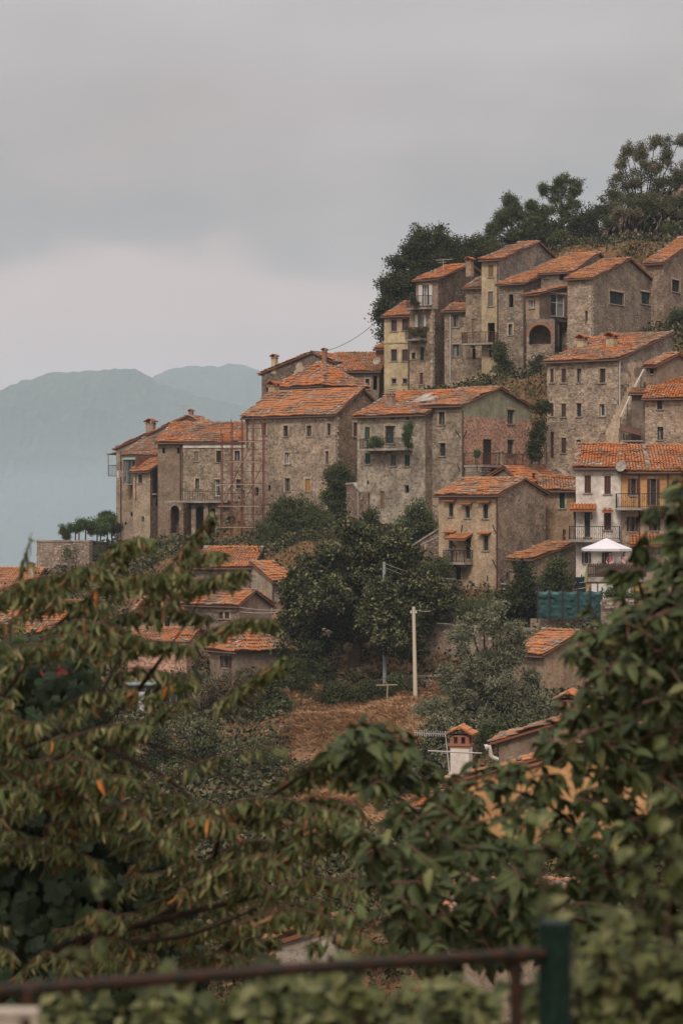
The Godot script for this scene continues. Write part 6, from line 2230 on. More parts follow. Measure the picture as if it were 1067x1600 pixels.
const GREENS := {
	"dark": [Color(0.030, 0.036, 0.015), Color(0.064, 0.068, 0.029)],
	"mid": [Color(0.046, 0.058, 0.024), Color(0.092, 0.104, 0.044)],
	"green": [Color(0.045, 0.075, 0.025), Color(0.09, 0.125, 0.045)],
	"olive": [Color(0.125, 0.130, 0.078), Color(0.24, 0.235, 0.150)],
	"tan": [Color(0.10, 0.088, 0.048), Color(0.17, 0.145, 0.08)],
	"conifer": [Color(0.045, 0.055, 0.022), Color(0.085, 0.09, 0.035)],
	"dry": [Color(0.16, 0.12, 0.075), Color(0.27, 0.2, 0.12)]}

# blobs: [column, row, half width, half height, depth offset]; the crown is clumps of leaf tufts spread through those volumes
func plant(called: String, label: String, cat: String, trunk: Array, d: float, blobs: Array, kind: String, green: String, opt := {}) -> Node3D:
	var foot := ground_at(trunk[0], d)
	var want := at(trunk[0], trunk[1], d)
	if opt.get("keep", false) or want.y > foot.y: foot.y = want.y
	var o := thing(called, label, cat, foot, opt.get("group", ""))
	var k := d / F
	var wood := MB.new()
	var trunk_r: float = opt.get("trunk", 0.2)
	var cp := [Copies.new(), Copies.new(), Copies.new()]
	var rc: float = opt.get("clump", 0.8)
	var dens: float = opt.get("dens", 1.0)
	var size: float = opt.get("size", 1.0)
	var per: int = opt.get("per", 16)
	var g: Array = GREENS[green]
	var stems: int = opt.get("stems", 1)
	var centre := Vector3.ZERO
	var cs := []
	for b in blobs:
		var c := at(b[0], b[1], d + (b[4] if b.size() > 4 else 0.0)) - foot
		cs.append(c)
		centre += c / blobs.size()
	var fork := Vector3(0, maxf(0.4, centre.y * opt.get("fork", 0.45)), 0) + Vector3(centre.x, 0, centre.z) * 0.35
	if trunk_r > 0.0 and stems == 1:
		wood.tube(M.bark, [Vector3(0, -0.6, 0), Vector3(0, 0.1, 0), fork * 0.5 + Vector3(rf(-0.1, 0.1), 0, rf(-0.1, 0.1)), fork], [trunk_r * 1.3, trunk_r, trunk_r * 0.85, trunk_r * 0.7], 8)
	for i in blobs.size():
		var b: Array = blobs[i]
		var c: Vector3 = cs[i]
		var rx: float = b[2] * k
		var ry: float = b[3] * k
		var rz: float = (rx + ry) * 0.5 * opt.get("deep", 1.0)
		if trunk_r > 0.0:
			var from := fork if stems == 1 else Vector3(rf(-0.4, 0.4), -0.2, rf(-0.4, 0.4))
			var midp := from.lerp(c, 0.5) + Vector3(rf(-0.3, 0.3), rf(0.0, 0.5), rf(-0.3, 0.3))
			wood.tube(M.bark, [from, midp, c], [trunk_r * 0.5, trunk_r * 0.33, trunk_r * 0.16], 6)
		var n := int(ceil(dens * 3.6 * (rx * ry + ry * rz + rx * rz) / 3.0 / (rc * rc)))
		n = maxi(n, 2)
		for j in n:
			var v := Vector3(rng.randfn(), rng.randfn(), rng.randfn()).normalized()
			var rad := pow(rng.randf(), 0.45)
			var q := c + Vector3(v.x * rx, v.y * ry, v.z * rz) * rad
			if trunk_r > 0.0 and j % 3 == 0:
				wood.tube(M.bark, [c.lerp(q, 0.1), c.lerp(q, 0.6) + Vector3(0, 0.1, 0), q], [trunk_r * 0.14, trunk_r * 0.09, trunk_r * 0.04], 4)
			var rr := rc * rf(0.6, 1.25)
			var tone := rng.randf()
			for t in int(per * rf(0.8, 1.6)):
				var w := Vector3(rng.randfn(), rng.randfn(), rng.randfn()).normalized() * pow(rng.randf(), 0.5) * rr
				w.y *= opt.get("flat", 0.75)
				var s := size * rf(0.8, 1.4)
				var bs := Basis(Vector3.UP, rf(0, TAU)) * Basis(Vector3.RIGHT, rf(-0.5, 0.5)) if kind in ["spray", "grass", "dry"] else Basis.from_euler(Vector3(rf(0, TAU), rf(0, TAU), rf(0, TAU)))
				var col: Color = g[0].lerp(g[1], clampf(tone * 0.6 + rng.randf() * 0.5, 0, 1))
				if opt.has("tint") and rng.randf() < opt.tint[1]: col = opt.tint[0] * rf(0.7, 1.2)
				cp[rng.randi() % 3].add(Transform3D(bs.scaled(Vector3.ONE * s), q + w), col)
	if not wood.s.is_empty(): put("trunk" if stems == 1 else "stems", wood, o)
	for i in 3:
		if cp[i].n: cp[i].node("crown" if cat == "tree" else "foliage", tufts[kind][i], o)
	return o

func plants() -> void:
	# top of the hill
	plant("evergreen_tree", "large dark evergreen tree at the left end of the hilltop, behind the yellow house", "tree", [660, 480], 244.0, [[668, 395, 36, 32], [632, 420, 26, 28], [690, 380, 22, 28], [655, 375, 20, 20], [610, 455, 20, 26], [600, 485, 13, 28], [640, 455, 34, 30], [690, 425, 36, 30], [600, 515, 9, 18], [715, 395, 20, 20], [620, 480, 24, 28]], "small", "dark", {"clump": 1.0, "size": 1.5, "dens": 1.2, "trunk": 0.35, "keep": true})
	plant("low_evergreen", "low dark evergreen between the big evergreen and the feathery tree", "tree", [740, 430], 243.0, [[735, 398, 22, 22], [762, 405, 20, 18], [722, 415, 20, 15]], "small", "dark", {"clump": 0.8, "size": 1.3, "trunk": 0.2, "keep": true})
	plant("feathery_tree", "feathery tree with open tufts above the cream tower", "tree", [800, 400], 246.0, [[800, 332, 16, 14], [775, 358, 14, 10], [820, 350, 14, 16], [795, 312, 10, 8], [762, 378, 13, 10], [805, 372, 24, 12], [838, 338, 12, 14], [845, 362, 14, 13], [786, 342, 10, 10], [770, 390, 16, 10], [830, 320, 8, 7], [855, 330, 9, 8]], "fine", "mid", {"clump": 0.65, "size": 1.15, "trunk": 0.22, "dens": 1.4, "per": 14, "keep": true, "tint": [Color(0.12, 0.135, 0.06), 0.35]})
	plant("round_crown_tree", "airy tree whose round crown stands highest against the sky", "tree", [876, 392], 248.0, [[880, 283, 20, 7], [860, 296, 14, 7], [898, 298, 12, 9], [878, 300, 12, 6], [866, 312, 10, 6], [892, 316, 14, 7], [878, 325, 10, 5], [850, 304, 6, 5], [884, 335, 8, 5], [905, 288, 5, 5]], "fine", "mid", {"clump": 0.55, "size": 1.0, "trunk": 0.2, "dens": 1.1, "per": 11, "fork": 0.6, "keep": true, "tint": [Color(0.12, 0.14, 0.06), 0.4]})
	plant("hilltop_shrub", "dark rounded shrub under the round crowned tree", "shrub", [870, 392], 245.0, [[868, 358, 30, 22], [900, 352, 24, 18], [845, 375, 18, 14], [885, 375, 30, 14], [915, 340, 14, 14]], "small", "dark", {"clump": 0.9, "size": 1.3, "trunk": 0.1, "keep": true})
	plant("upright_tree", "tall light tree of upright twigs at the top right corner of the hill", "tree", [1010, 352], 249.0, [[972, 255, 10, 14], [985, 235, 7, 10], [1000, 235, 9, 22], [1022, 222, 10, 16], [985, 285, 16, 20], [1015, 265, 18, 22], [958, 300, 13, 13], [1040, 240, 9, 26], [1058, 280, 18, 26], [1000, 310, 26, 14], [945, 318, 9, 8], [1035, 310, 22, 14], [978, 238, 5, 5], [1060, 222, 7, 14], [1085, 260, 20, 36], [935, 338, 8, 7], [1030, 285, 14, 14], [965, 275, 7, 8]], "small", "tan", {"clump": 0.6, "size": 1.05, "trunk": 0.2, "dens": 0.85, "per": 12, "stems": 7, "tint": [Color(0.055, 0.065, 0.03), 0.35], "keep": true})
	plant("rock_bush", "dark green bush on the rock at the right edge", "bush", [1048, 385], 242.0, [[1045, 365, 18, 16], [1062, 372, 14, 12], [1035, 378, 10, 8]], "small", "mid", {"clump": 0.7, "trunk": 0.08, "keep": true})
	plant("rock_bush", "brownish bush over the middle of the rock outcrop", "bush", [965, 345], 241.0, [[960, 334, 14, 7], [992, 330, 10, 6]], "small", "tan", {"clump": 0.5, "trunk": 0.08, "dens": 0.6, "keep": true})
	plant("hilltop_thicket", "dark thicket along the crest behind the topmost roofs", "thicket", [800, 400], 247.0, [[760, 388, 26, 16], [800, 388, 28, 16], [840, 384, 28, 18], [905, 368, 20, 16], [925, 350, 16, 16], [735, 415, 24, 20], [935, 335, 14, 14], [955, 318, 14, 14], [880, 390, 22, 10], [915, 384, 24, 11], [955, 378, 18, 9]], "small", "dark", {"clump": 0.8, "size": 1.2, "trunk": 0.08, "keep": true, "tint": [Color(0.09, 0.085, 0.04), 0.15]})
	plant("hilltop_scrub", "low scrub on the bank between the topmost roofs and the rock", "scrub", [940, 392], 243.0, [[905, 388, 18, 10], [935, 385, 22, 11], [965, 381, 20, 11], [995, 384, 20, 11], [888, 380, 16, 10], [1022, 382, 16, 9], [950, 393, 24, 8], [985, 394, 24, 8], [870, 372, 14, 10]], "small", "mid", {"clump": 0.5, "size": 1.1, "dens": 1.6, "trunk": 0.03, "keep": true, "tint": [Color(0.13, 0.105, 0.06), 0.1]})
	plant("rock_shrub", "green scrub spread over the top of the rock outcrop", "shrub", [1010, 345], 243.5, [[985, 325, 26, 14], [1020, 318, 24, 16], [1050, 325, 22, 20], [950, 345, 14, 8], [1010, 345, 14, 7], [1065, 345, 12, 10]], "small", "mid", {"clump": 0.6, "size": 1.0, "trunk": 0.06, "keep": true, "tint": [Color(0.13, 0.10, 0.055), 0.25]})
	plant("hillside_bush", "green bushes at the right edge beside the broad gable house", "bush", [1062, 520], 212.0, [[1058, 500, 14, 18], [1072, 520, 18, 22], [1050, 530, 10, 10]], "small", "mid", {"clump": 0.7, "trunk": 0.06, "keep": true})
	# climbers between the upper houses
	plant("climber", "climbing ivy at the foot of the cream tower", "climbing plant", [785, 620], 212.5, [[783, 560, 9, 18], [788, 585, 13, 20], [795, 605, 14, 14], [778, 545, 6, 10]], "small", "mid", {"clump": 0.5, "trunk": 0.05, "deep": 0.5, "keep": true})
	plant("climber", "ragged ivy that hangs on the stone under the arch", "climbing plant", [838, 640], 206.5, [[832, 600, 12, 24], [842, 630, 14, 26], [828, 640, 14, 20], [850, 655, 8, 24], [838, 565, 8, 18], [812, 610, 14, 14]], "small", "dark", {"clump": 0.5, "trunk": 0.05, "deep": 0.5, "keep": true, "tint": [Color(0.16, 0.12, 0.075), 0.25]})
	plant("climber", "dark ivy in the gap left of the three storey house", "climbing plant", [842, 715], 186.0, [[838, 680, 12, 26], [845, 640, 8, 24], [832, 705, 10, 14]], "small", "dark", {"clump": 0.5, "trunk": 0.05, "deep": 0.5, "keep": true})
	plant("weeds", "weeds along the roof behind the pink house", "weeds", [740, 608], 214.0, [[735, 605, 20, 5], [765, 603, 16, 6], [715, 608, 14, 4]], "small", "mid", {"clump": 0.35, "size": 0.7, "trunk": 0.0, "keep": true})
	# the middle
	plant("climber", "ivy growing up the corner of the big stone house", "climbing plant", [530, 800], 199.0, [[522, 745, 10, 18], [535, 770, 14, 20], [515, 775, 12, 14], [545, 745, 8, 12], [528, 735, 8, 10], [520, 800, 16, 16], [548, 785, 9, 16]], "small", "mid", {"clump": 0.5, "trunk": 0.05, "keep": true})
	plant("round_bush", "large round green bush in front of the big stone house", "bush", [470, 880], 190.0, [[455, 820, 40, 26], [430, 840, 26, 26], [490, 815, 30, 26], [470, 850, 50, 26], [510, 840, 26, 30], [420, 865, 20, 16], [450, 795, 24, 14], [500, 870, 30, 20]], "fine", "mid", {"clump": 0.8, "size": 1.2, "trunk": 0.12, "dens": 1.2})
	plant("large_round_tree", "large dark round tree in the middle of the picture, pale tips on its crown", "tree", [552, 1085], 160.5, [[560, 857, 54, 24], [505, 882, 38, 24], [615, 860, 40, 24], [475, 925, 34, 32], [540, 910, 56, 34], [610, 905, 50, 34], [660, 920, 40, 26], [465, 968, 28, 26], [525, 962, 48, 30], [600, 962, 52, 28, -4.4], [655, 965, 34, 24], [695, 938, 16, 14], [605, 998, 36, 15, -4.8], [485, 1003, 22, 24], [640, 1010, 22, 18, -3.0], [545, 832, 34, 12], [560, 985, 34, 10], [500, 930, 40, 30, -3.0], [590, 930, 34, 20, -4.2]], "broad", "dark", {"clump": 0.65, "size": 0.95, "trunk": 0.42, "dens": 1.15, "per": 16, "fork": 0.4, "tint": [Color(0.15, 0.145, 0.07), 0.3]})
	plant("corner_shrub", "pale-tipped shrub against the foot of the green shutter house", "shrub", [655, 850], 182.0, [[655, 805, 18, 18], [645, 825, 20, 16], [668, 832, 20, 16], [655, 785, 8, 10], [632, 845, 18, 12]], "small", "mid", {"clump": 0.6, "trunk": 0.08, "tint": [Color(0.16, 0.17, 0.10), 0.2]})
	plant("wall_shrub", "small dark shrub in the hollow under the green shutter house", "shrub", [580, 840], 185.0, [[578, 808, 10, 16], [585, 830, 14, 12], [600, 838, 16, 8]], "small", "dark", {"clump": 0.5, "trunk": 0.06, "keep": true})
	plant("hedge", "clipped dense hedge with a lighter top beside the tan house", "hedge", [675, 940], 172.5, [[665, 895, 24, 16], [690, 890, 14, 18], [655, 915, 22, 20], [688, 915, 18, 22], [670, 935, 26, 14]], "small", "mid", {"clump": 0.5, "size": 0.8, "trunk": 0.05, "dens": 1.4, "tint": [Color(0.13, 0.13, 0.05), 0.12]})
	plant("bush", "dark bush in front of the small stone shed", "bush", [812, 960], 163.5, [[812, 915, 20, 24], [825, 940, 22, 22], [800, 945, 20, 18], [815, 895, 12, 12]], "broad", "dark", {"clump": 0.6, "size": 0.8, "trunk": 0.08})
	plant("bush", "lighter bush against the side wall of the small stone shed", "bush", [868, 920], 162.0, [[868, 895, 14, 16], [862, 912, 18, 14], [880, 912, 14, 12], [870, 880, 8, 8]], "small", "mid", {"clump": 0.5, "trunk": 0.06})
	plant("planter_shrub", "low shrub growing in the stone planter", "shrub", [965, 938], 159.5, [[960, 928, 18, 10], [985, 930, 16, 9]], "small", "mid", {"clump": 0.4, "size": 0.7, "trunk": 0.04, "keep": true})
	# slope under the tan house
	var grass := Copies.new()
	for i in 2600:
		var px := rf(655, 850)
		var f := rng.randf()
		var d := lerpf(163.2, 169.0, f)
		var q := ground_at(px, d)
		var g: Color = GREENS.green[0].lerp(GREENS.tan[1], rng.randf() * 0.8)
		grass.add(Transform3D(Basis(Vector3.UP, rf(0, TAU)).scaled(Vector3.ONE * rf(0.7, 1.6)), q + Vector3(0, 0.05, 0)), g)
	tag(grass.node("grass", tufts.grass[0], self), "rough grass above the retaining wall below the tan house", "grass", "", "stuff")
	plant("silvery_tree", "silvery grey-green olive-like tree right of the pale pole", "tree", [770, 1185], 131.0, [[722, 1000, 18, 24], [770, 985, 20, 24], [745, 1035, 32, 28], [800, 1020, 24, 28], [780, 1075, 40, 32], [718, 1080, 26, 30], [832, 1070, 18, 34], [750, 1125, 40, 24], [815, 1125, 28, 24], [703, 1125, 18, 18], [735, 972, 9, 14], [803, 985, 12, 18], [695, 1055, 9, 18], [755, 958, 7, 12], [790, 1165, 36, 16], [848, 1100, 10, 26], [730, 1165, 28, 16], [780, 950, 7, 10]], "fine", "olive", {"clump": 0.5, "size": 0.85, "trunk": 0.22, "dens": 0.85, "per": 13, "fork": 0.25, "tint": [Color(0.07, 0.08, 0.045), 0.25]})
	plant("slope_tuft", "grey-green scrub at the right end of the brown soil slope", "scrub", [680, 1130], 142.0, [[660, 1105, 14, 10], [690, 1105, 18, 16], [670, 1120, 20, 12], [700, 1130, 24, 18], [655, 1140, 18, 10], [715, 1105, 18, 18]], "fine", "olive", {"clump": 0.5, "size": 0.8, "trunk": 0.05})
	plant("slope_scrub", "dark green scrub along the foot of the brown soil slope", "scrub", [520, 1210], 133.0, [[470, 1205, 22, 12], [510, 1215, 26, 10], [550, 1205, 20, 9], [585, 1200, 20, 12], [455, 1230, 24, 14], [490, 1225, 26, 12], [535, 1225, 28, 12], [580, 1225, 26, 14], [640, 1195, 22, 16], [500, 1245, 30, 14], [550, 1240, 30, 14], [600, 1235, 26, 16], [520, 1275, 36, 16], [620, 1205, 18, 12]], "small", "mid", {"clump": 0.5, "size": 0.8, "trunk": 0.05, "tint": [Color(0.16, 0.12, 0.07), 0.3]})
	plant("cypress", "yellowish dense conifer at the left foot of the round tree", "tree", [466, 1120], 154.0, [[464, 1060, 14, 24], [468, 1085, 20, 28], [460, 1105, 18, 16], [476, 1110, 14, 16], [462, 1045, 8, 12]], "spray", "conifer", {"clump": 0.45, "size": 0.8, "trunk": 0.12, "dens": 1.5})
	plant("undergrowth", "dark undergrowth along the top of the brown soil slope", "undergrowth", [560, 1105], 153.5, [[510, 1085, 20, 16], [535, 1090, 22, 16], [560, 1085, 22, 18], [585, 1085, 22, 16], [605, 1090, 10, 12], [490, 1100, 16, 14]], "small", "dark", {"clump": 0.55, "trunk": 0.04})
	plant("pole_shrub", "grey-green shrub at the foot of the grey metal pole", "shrub", [625, 1085], 155.0, [[622, 1070, 14, 14], [640, 1076, 10, 8], [612, 1080, 12, 10]], "small", "mid", {"clump": 0.5, "trunk": 0.04})
	plant("tall_dark_shrub", "tall dark laurel under the left side of the round tree", "shrub", [490, 1080], 158.0, [[485, 1035, 18, 24], [500, 1055, 18, 24], [478, 1060, 16, 20], [450, 1030, 12, 24], [448, 1060, 14, 24]], "broad", "dark", {"clump": 0.6, "size": 0.8, "trunk": 0.08})
	# left lower slope
	plant("hedge_bank", "rounded green bushes on the bank below the left end houses", "bush", [235, 900], 214.0, [[215, 860, 26, 22], [180, 868, 26, 18], [250, 870, 20, 20], [150, 875, 20, 12], [270, 860, 12, 16], [230, 885, 40, 16], [285, 885, 20, 14], [110, 865, 20, 10]], "small", "mid", {"clump": 0.8, "trunk": 0.08, "tint": [Color(0.16, 0.12, 0.07), 0.12], "keep": true})
	plant("pergola_vine", "leafy vine over the pergola at the far left", "vine", [150, 846], 215.5, [[120, 825, 12, 7, -1.0], [136, 820, 16, 8, -1.5], [152, 819, 16, 9, -1.0], [168, 815, 13, 10, -1.5], [128, 818, 12, 6, -2.0], [145, 826, 16, 6, -1.0], [160, 826, 14, 7, -2.0]], "small", "green", {"clump": 0.5, "size": 0.8, "trunk": 0.0, "keep": true})
	plant("terrace_shrub", "small upright shrub at the left end of the pergola", "shrub", [103, 848], 214.5, [[98, 826, 5, 9], [108, 830, 6, 9], [103, 838, 9, 7]], "small", "mid", {"clump": 0.3, "size": 0.5, "trunk": 0.04, "keep": true})
	plant("dark_tree", "dark tree on the terrace against the left corner of the tall house", "tree", [176, 846], 217.0, [[172, 812, 12, 10], [180, 825, 8, 14], [165, 806, 8, 5]], "fine", "dark", {"clump": 0.4, "size": 0.7, "trunk": 0.08, "keep": true})
	plant("bare_shrub", "grey tangle of dry twigs below the hip roofed cottage", "shrub", [360, 1110], 150.0, [[350, 1075, 26, 18], [385, 1080, 26, 20], [330, 1100, 26, 20], [400, 1100, 24, 18], [365, 1110, 36, 18]], "dry", "dry", {"clump": 0.7, "size": 1.1, "trunk": 0.09, "dens": 1.2, "stems": 5, "tint": [Color(0.06, 0.065, 0.035), 0.45]})
	plant("slope_bush", "dark green bushes in the hollow right of the dry twigs", "bush", [425, 1120], 149.0, [[420, 1085, 20, 22], [440, 1110, 18, 20], [410, 1125, 24, 18], [430, 1060, 12, 16]], "small", "mid", {"clump": 0.6, "trunk": 0.06})
	plant("thicket", "olive green thicket at the lower end of the brown soil slope", "thicket", [390, 1230], 136.0, [[330, 1170, 40, 26], [390, 1180, 40, 30], [350, 1220, 46, 28], [420, 1215, 34, 26], [290, 1200, 36, 30], [440, 1250, 26, 26], [390, 1255, 40, 24], [300, 1150, 30, 20]], "small", "mid", {"clump": 0.7, "trunk": 0.06, "tint": [Color(0.15, 0.13, 0.08), 0.3]})
	plant("thicket", "dark thicket under the glazed veranda", "thicket", [210, 1190], 141.0, [[190, 1150, 34, 26], [240, 1150, 30, 22], [150, 1180, 40, 34], [210, 1195, 44, 30], [260, 1190, 30, 26], [110, 1140, 34, 30], [90, 1200, 40, 40], [40, 1150, 40, 40], [30, 1210, 40, 40]], "small", "dark", {"clump": 0.8, "trunk": 0.06})
	plant("slope_shrub", "grey-green shrubs left of the brick topped chimney", "shrub", [660, 1270], 117.0, [[640, 1190, 26, 22], [670, 1165, 30, 26], [620, 1225, 26, 20], [700, 1185, 26, 24], [600, 1255, 22, 18], [685, 1140, 24, 20], [650, 1220, 30, 26], [690, 1215, 22, 30], [640, 1260, 30, 24], [675, 1260, 24, 20], [625, 1290, 26, 16], [700, 1150, 16, 20]], "small", "olive", {"clump": 0.6, "size": 0.8, "trunk": 0.06, "tint": [Color(0.045, 0.055, 0.028), 0.45]})
	plant("dry_scrub", "rusty dry scrub low on the brown slope", "scrub", [560, 1370], 108.0, [[540, 1300, 36, 20], [570, 1330, 30, 22], [530, 1350, 34, 20], [560, 1380, 36, 18], [500, 1380, 30, 20]], "dry", "dry", {"clump": 0.6, "size": 0.8, "trunk": 0.04, "stems": 4, "tint": [Color(0.06, 0.07, 0.035), 0.5]})
	plant("roadside_bush", "dark bushes behind the grey stucco house", "bush", [830, 1170], 112.0, [[800, 1165, 30, 20], [850, 1150, 30, 24], [760, 1150, 24, 22], [880, 1165, 30, 22]], "small", "mid", {"clump": 0.6, "trunk": 0.05})
	var cover := Copies.new()
	for i in 36000:
		var px := rf(-120, 1150) if i < 26000 else rf(1070, 1600)
		var d := rf(60, 250) if i < 26000 else rf(90, 300)
		if px > 455.0 and px < 700.0 and d > 112.0 and d < 156.0: continue
		var q := ground_at(px, d)
		var g: Color = GREENS.dark[0].lerp(GREENS.tan[1], pow(rng.randf(), 1.6) * 0.8)
		cover.add(Transform3D(Basis(Vector3.UP, rf(0, TAU)).scaled(Vector3.ONE * rf(1.0, 3.0)), q + Vector3(0, 0.1, 0)), g)
	tag(cover.node("ground_cover", tufts.small[1], self), "low weeds and brush over the hillside", "ground cover", "", "stuff")
	# tilled soil: dry stalks lying on the slope
	var st := Copies.new()
	for i in 20000:
		var px := rf(440, 720)
		var d := rf(112, 157)
		var q := ground_at(px, d)
		var g: Color = Color(0.26, 0.14, 0.065).lerp(Color(0.52, 0.33, 0.18), rng.randf())
		st.add(Transform3D(Basis(Vector3.UP, rf(0, TAU)).scaled(Vector3(rf(0.5, 1.2), rf(0.3, 0.7), rf(0.5, 1.2))), q + Vector3(0, 0.03, 0)), g)
	tag(st.node("dry_grass", tufts.dry[0], self), "dry reddish stubble on the bare soil slope", "grass", "", "stuff")
	# pots and climbers on the planted balconies
	plant("balcony_plants", "flower pots crowded at the left end of the green shutter balcony", "potted plants", [585, 701], 188.2, [[580, 694, 6, 6], [590, 690, 7, 7], [598, 696, 5, 5]], "small", "green", {"clump": 0.25, "size": 0.45, "trunk": 0.03, "keep": true, "tint": [Color(0.5, 0.35, 0.34), 0.06]})
	plant("balcony_climber", "tall climber at the right end of the green shutter balcony", "climbing plant", [637, 701], 188.2, [[638, 690, 7, 9], [637, 675, 7, 9], [640, 665, 5, 6]], "small", "green", {"clump": 0.25, "size": 0.45, "trunk": 0.03, "keep": true})
	plant("balcony_flowers", "flower boxes along the tower house's lower balcony rail", "flower box", [654, 531], 221.4, [[645, 516, 5, 4], [654, 515, 5, 4], [663, 515, 5, 4], [648, 522, 6, 4], [660, 522, 6, 4]], "small", "mid", {"clump": 0.2, "size": 0.45, "trunk": 0.0, "keep": true, "tint": [Color(0.3, 0.09, 0.08), 0.12]})
	plant("balcony_shrub", "dark potted shrub on the tower house's upper balcony", "potted plant", [646, 482], 222.0, [[646, 470, 4, 7], [650, 476, 4, 5]], "small", "dark", {"clump": 0.2, "size": 0.45, "trunk": 0.03, "keep": true})
	plant("terrace_plant", "potted plant at the end of the pink house's terrace", "potted plant", [745, 726], 186.5, [[745, 706, 4, 4], [744, 712, 4, 4]], "small", "green", {"clump": 0.2, "size": 0.4, "trunk": 0.03, "keep": true})

# ---------------------------------------------------------------- near branches, vines and the railing
func near_leaf(l: float, w: float, droop: float, sd: int, col: Color, tip: Color) -> ArrayMesh:
	# blade along -y from the stalk, curved and folded on its midrib
	var mb := MB.new()
	var r := RandomNumberGenerator.new()
	r.seed = sd
	var n := 5
	var twist := r.randf_range(-0.5, 0.5)
	var row := []
	for i in n + 1:
		var t := i / float(n)
		var hw := w * 0.5 * pow(sin(PI * pow(t, 0.8)), 0.85) if i < n else 0.0
		if i == 0: hw = 0.02 * l
		var z := -droop * t * t * l
		var a := twist * t
		var c := Vector3(0, -t * l * (1.0 - droop * 0.25), z)
		var s := Vector3(cos(a), 0, sin(a))
		var f := Vector3(-sin(a), 0, cos(a)) * hw * 0.45
		row.append([c - s * hw + f, c, c + s * hw + f, col.lerp(tip, t * r.randf_range(0.3, 1.0))])
	for i in n:
		var p: Array = row[i]
		var q: Array = row[i + 1]
		mb.poly(M.near_leaf, [q[0], q[1], p[1], p[0]], [], [], p[3])
		mb.poly(M.near_leaf, [q[1], q[2], p[2], p[1]], [], [], p[3])
	return mb.mesh()

# gathers leaves; the 300 that show largest become objects of their own, the rest one mass
class Foliage:
	var list := []
	func add(t: Transform3D, kind: int, near: float) -> void:
		list.append([near, t, kind])

func grow(fo: Foliage, o: Node3D, variants: Array, whites: Array, palette: Array, called := "leaf") -> void:
	fo.list.sort_custom(func(a, b): return a[0] < b[0])
	var cps := []
	for w in whites: cps.append(Copies.new())
	for i in fo.list.size():
		var e: Array = fo.list[i]
		var t: Transform3D = e[1]
		t.origin -= o.position
		var k: int = e[2]
		if i < 300:
			var m := MeshInstance3D.new()
			m.name = called
			m.mesh = variants[k]
			m.transform = t
			o.add_child(m, true)
		else:
			cps[k % whites.size()].add(t, palette[k] * rf(0.75, 1.2))
	for i in cps.size():
		if cps[i].n: cps[i].node("leaves", whites[i], o)

func hang(dir: Vector3, face: Vector3, s: float, p: Vector3) -> Transform3D:
	# local -y along dir
	var y := -dir.normalized()
	var x := y.cross(face).normalized()
	if x.length() < 0.5: x = y.cross(Vector3(1, 0.3, 0)).normalized()
	return Transform3D(Basis(x, y, x.cross(y)).scaled(Vector3.ONE * s), p)

func curve_pts(q: Array, d0: float, d1: float, n: int) -> Array:
	# smooth line through picture points at depths from d0 to d1
	var pts := []
	var c := Curve3D.new()
	for i in q.size():
		c.add_point(at(q[i][0], q[i][1], lerpf(d0, d1, i / maxf(q.size() - 1.0, 1.0))))
	for i in q.size():
		var a := c.get_point_position(maxi(i - 1, 0))
		var b := c.get_point_position(mini(i + 1, q.size() - 1))
		c.set_point_in(i, (a - b) / 6.0)
		c.set_point_out(i, (b - a) / 6.0)
	var l := c.get_baked_length()
	for i in n + 1: pts.append(c.sample_baked(l * i / n, true))
	return pts

func table(t: Array, v: float) -> float:
	if v <= t[0][0]: return t[0][1]
	for i in t.size() - 1:
		if v <= t[i + 1][0]:
			return lerpf(t[i][1], t[i + 1][1], (v - t[i][0]) / float(t[i + 1][0] - t[i][0]))
	return t[-1][1]

func near_plants() -> void:
	peach()
	broad_tree()
	grape()
	vines()

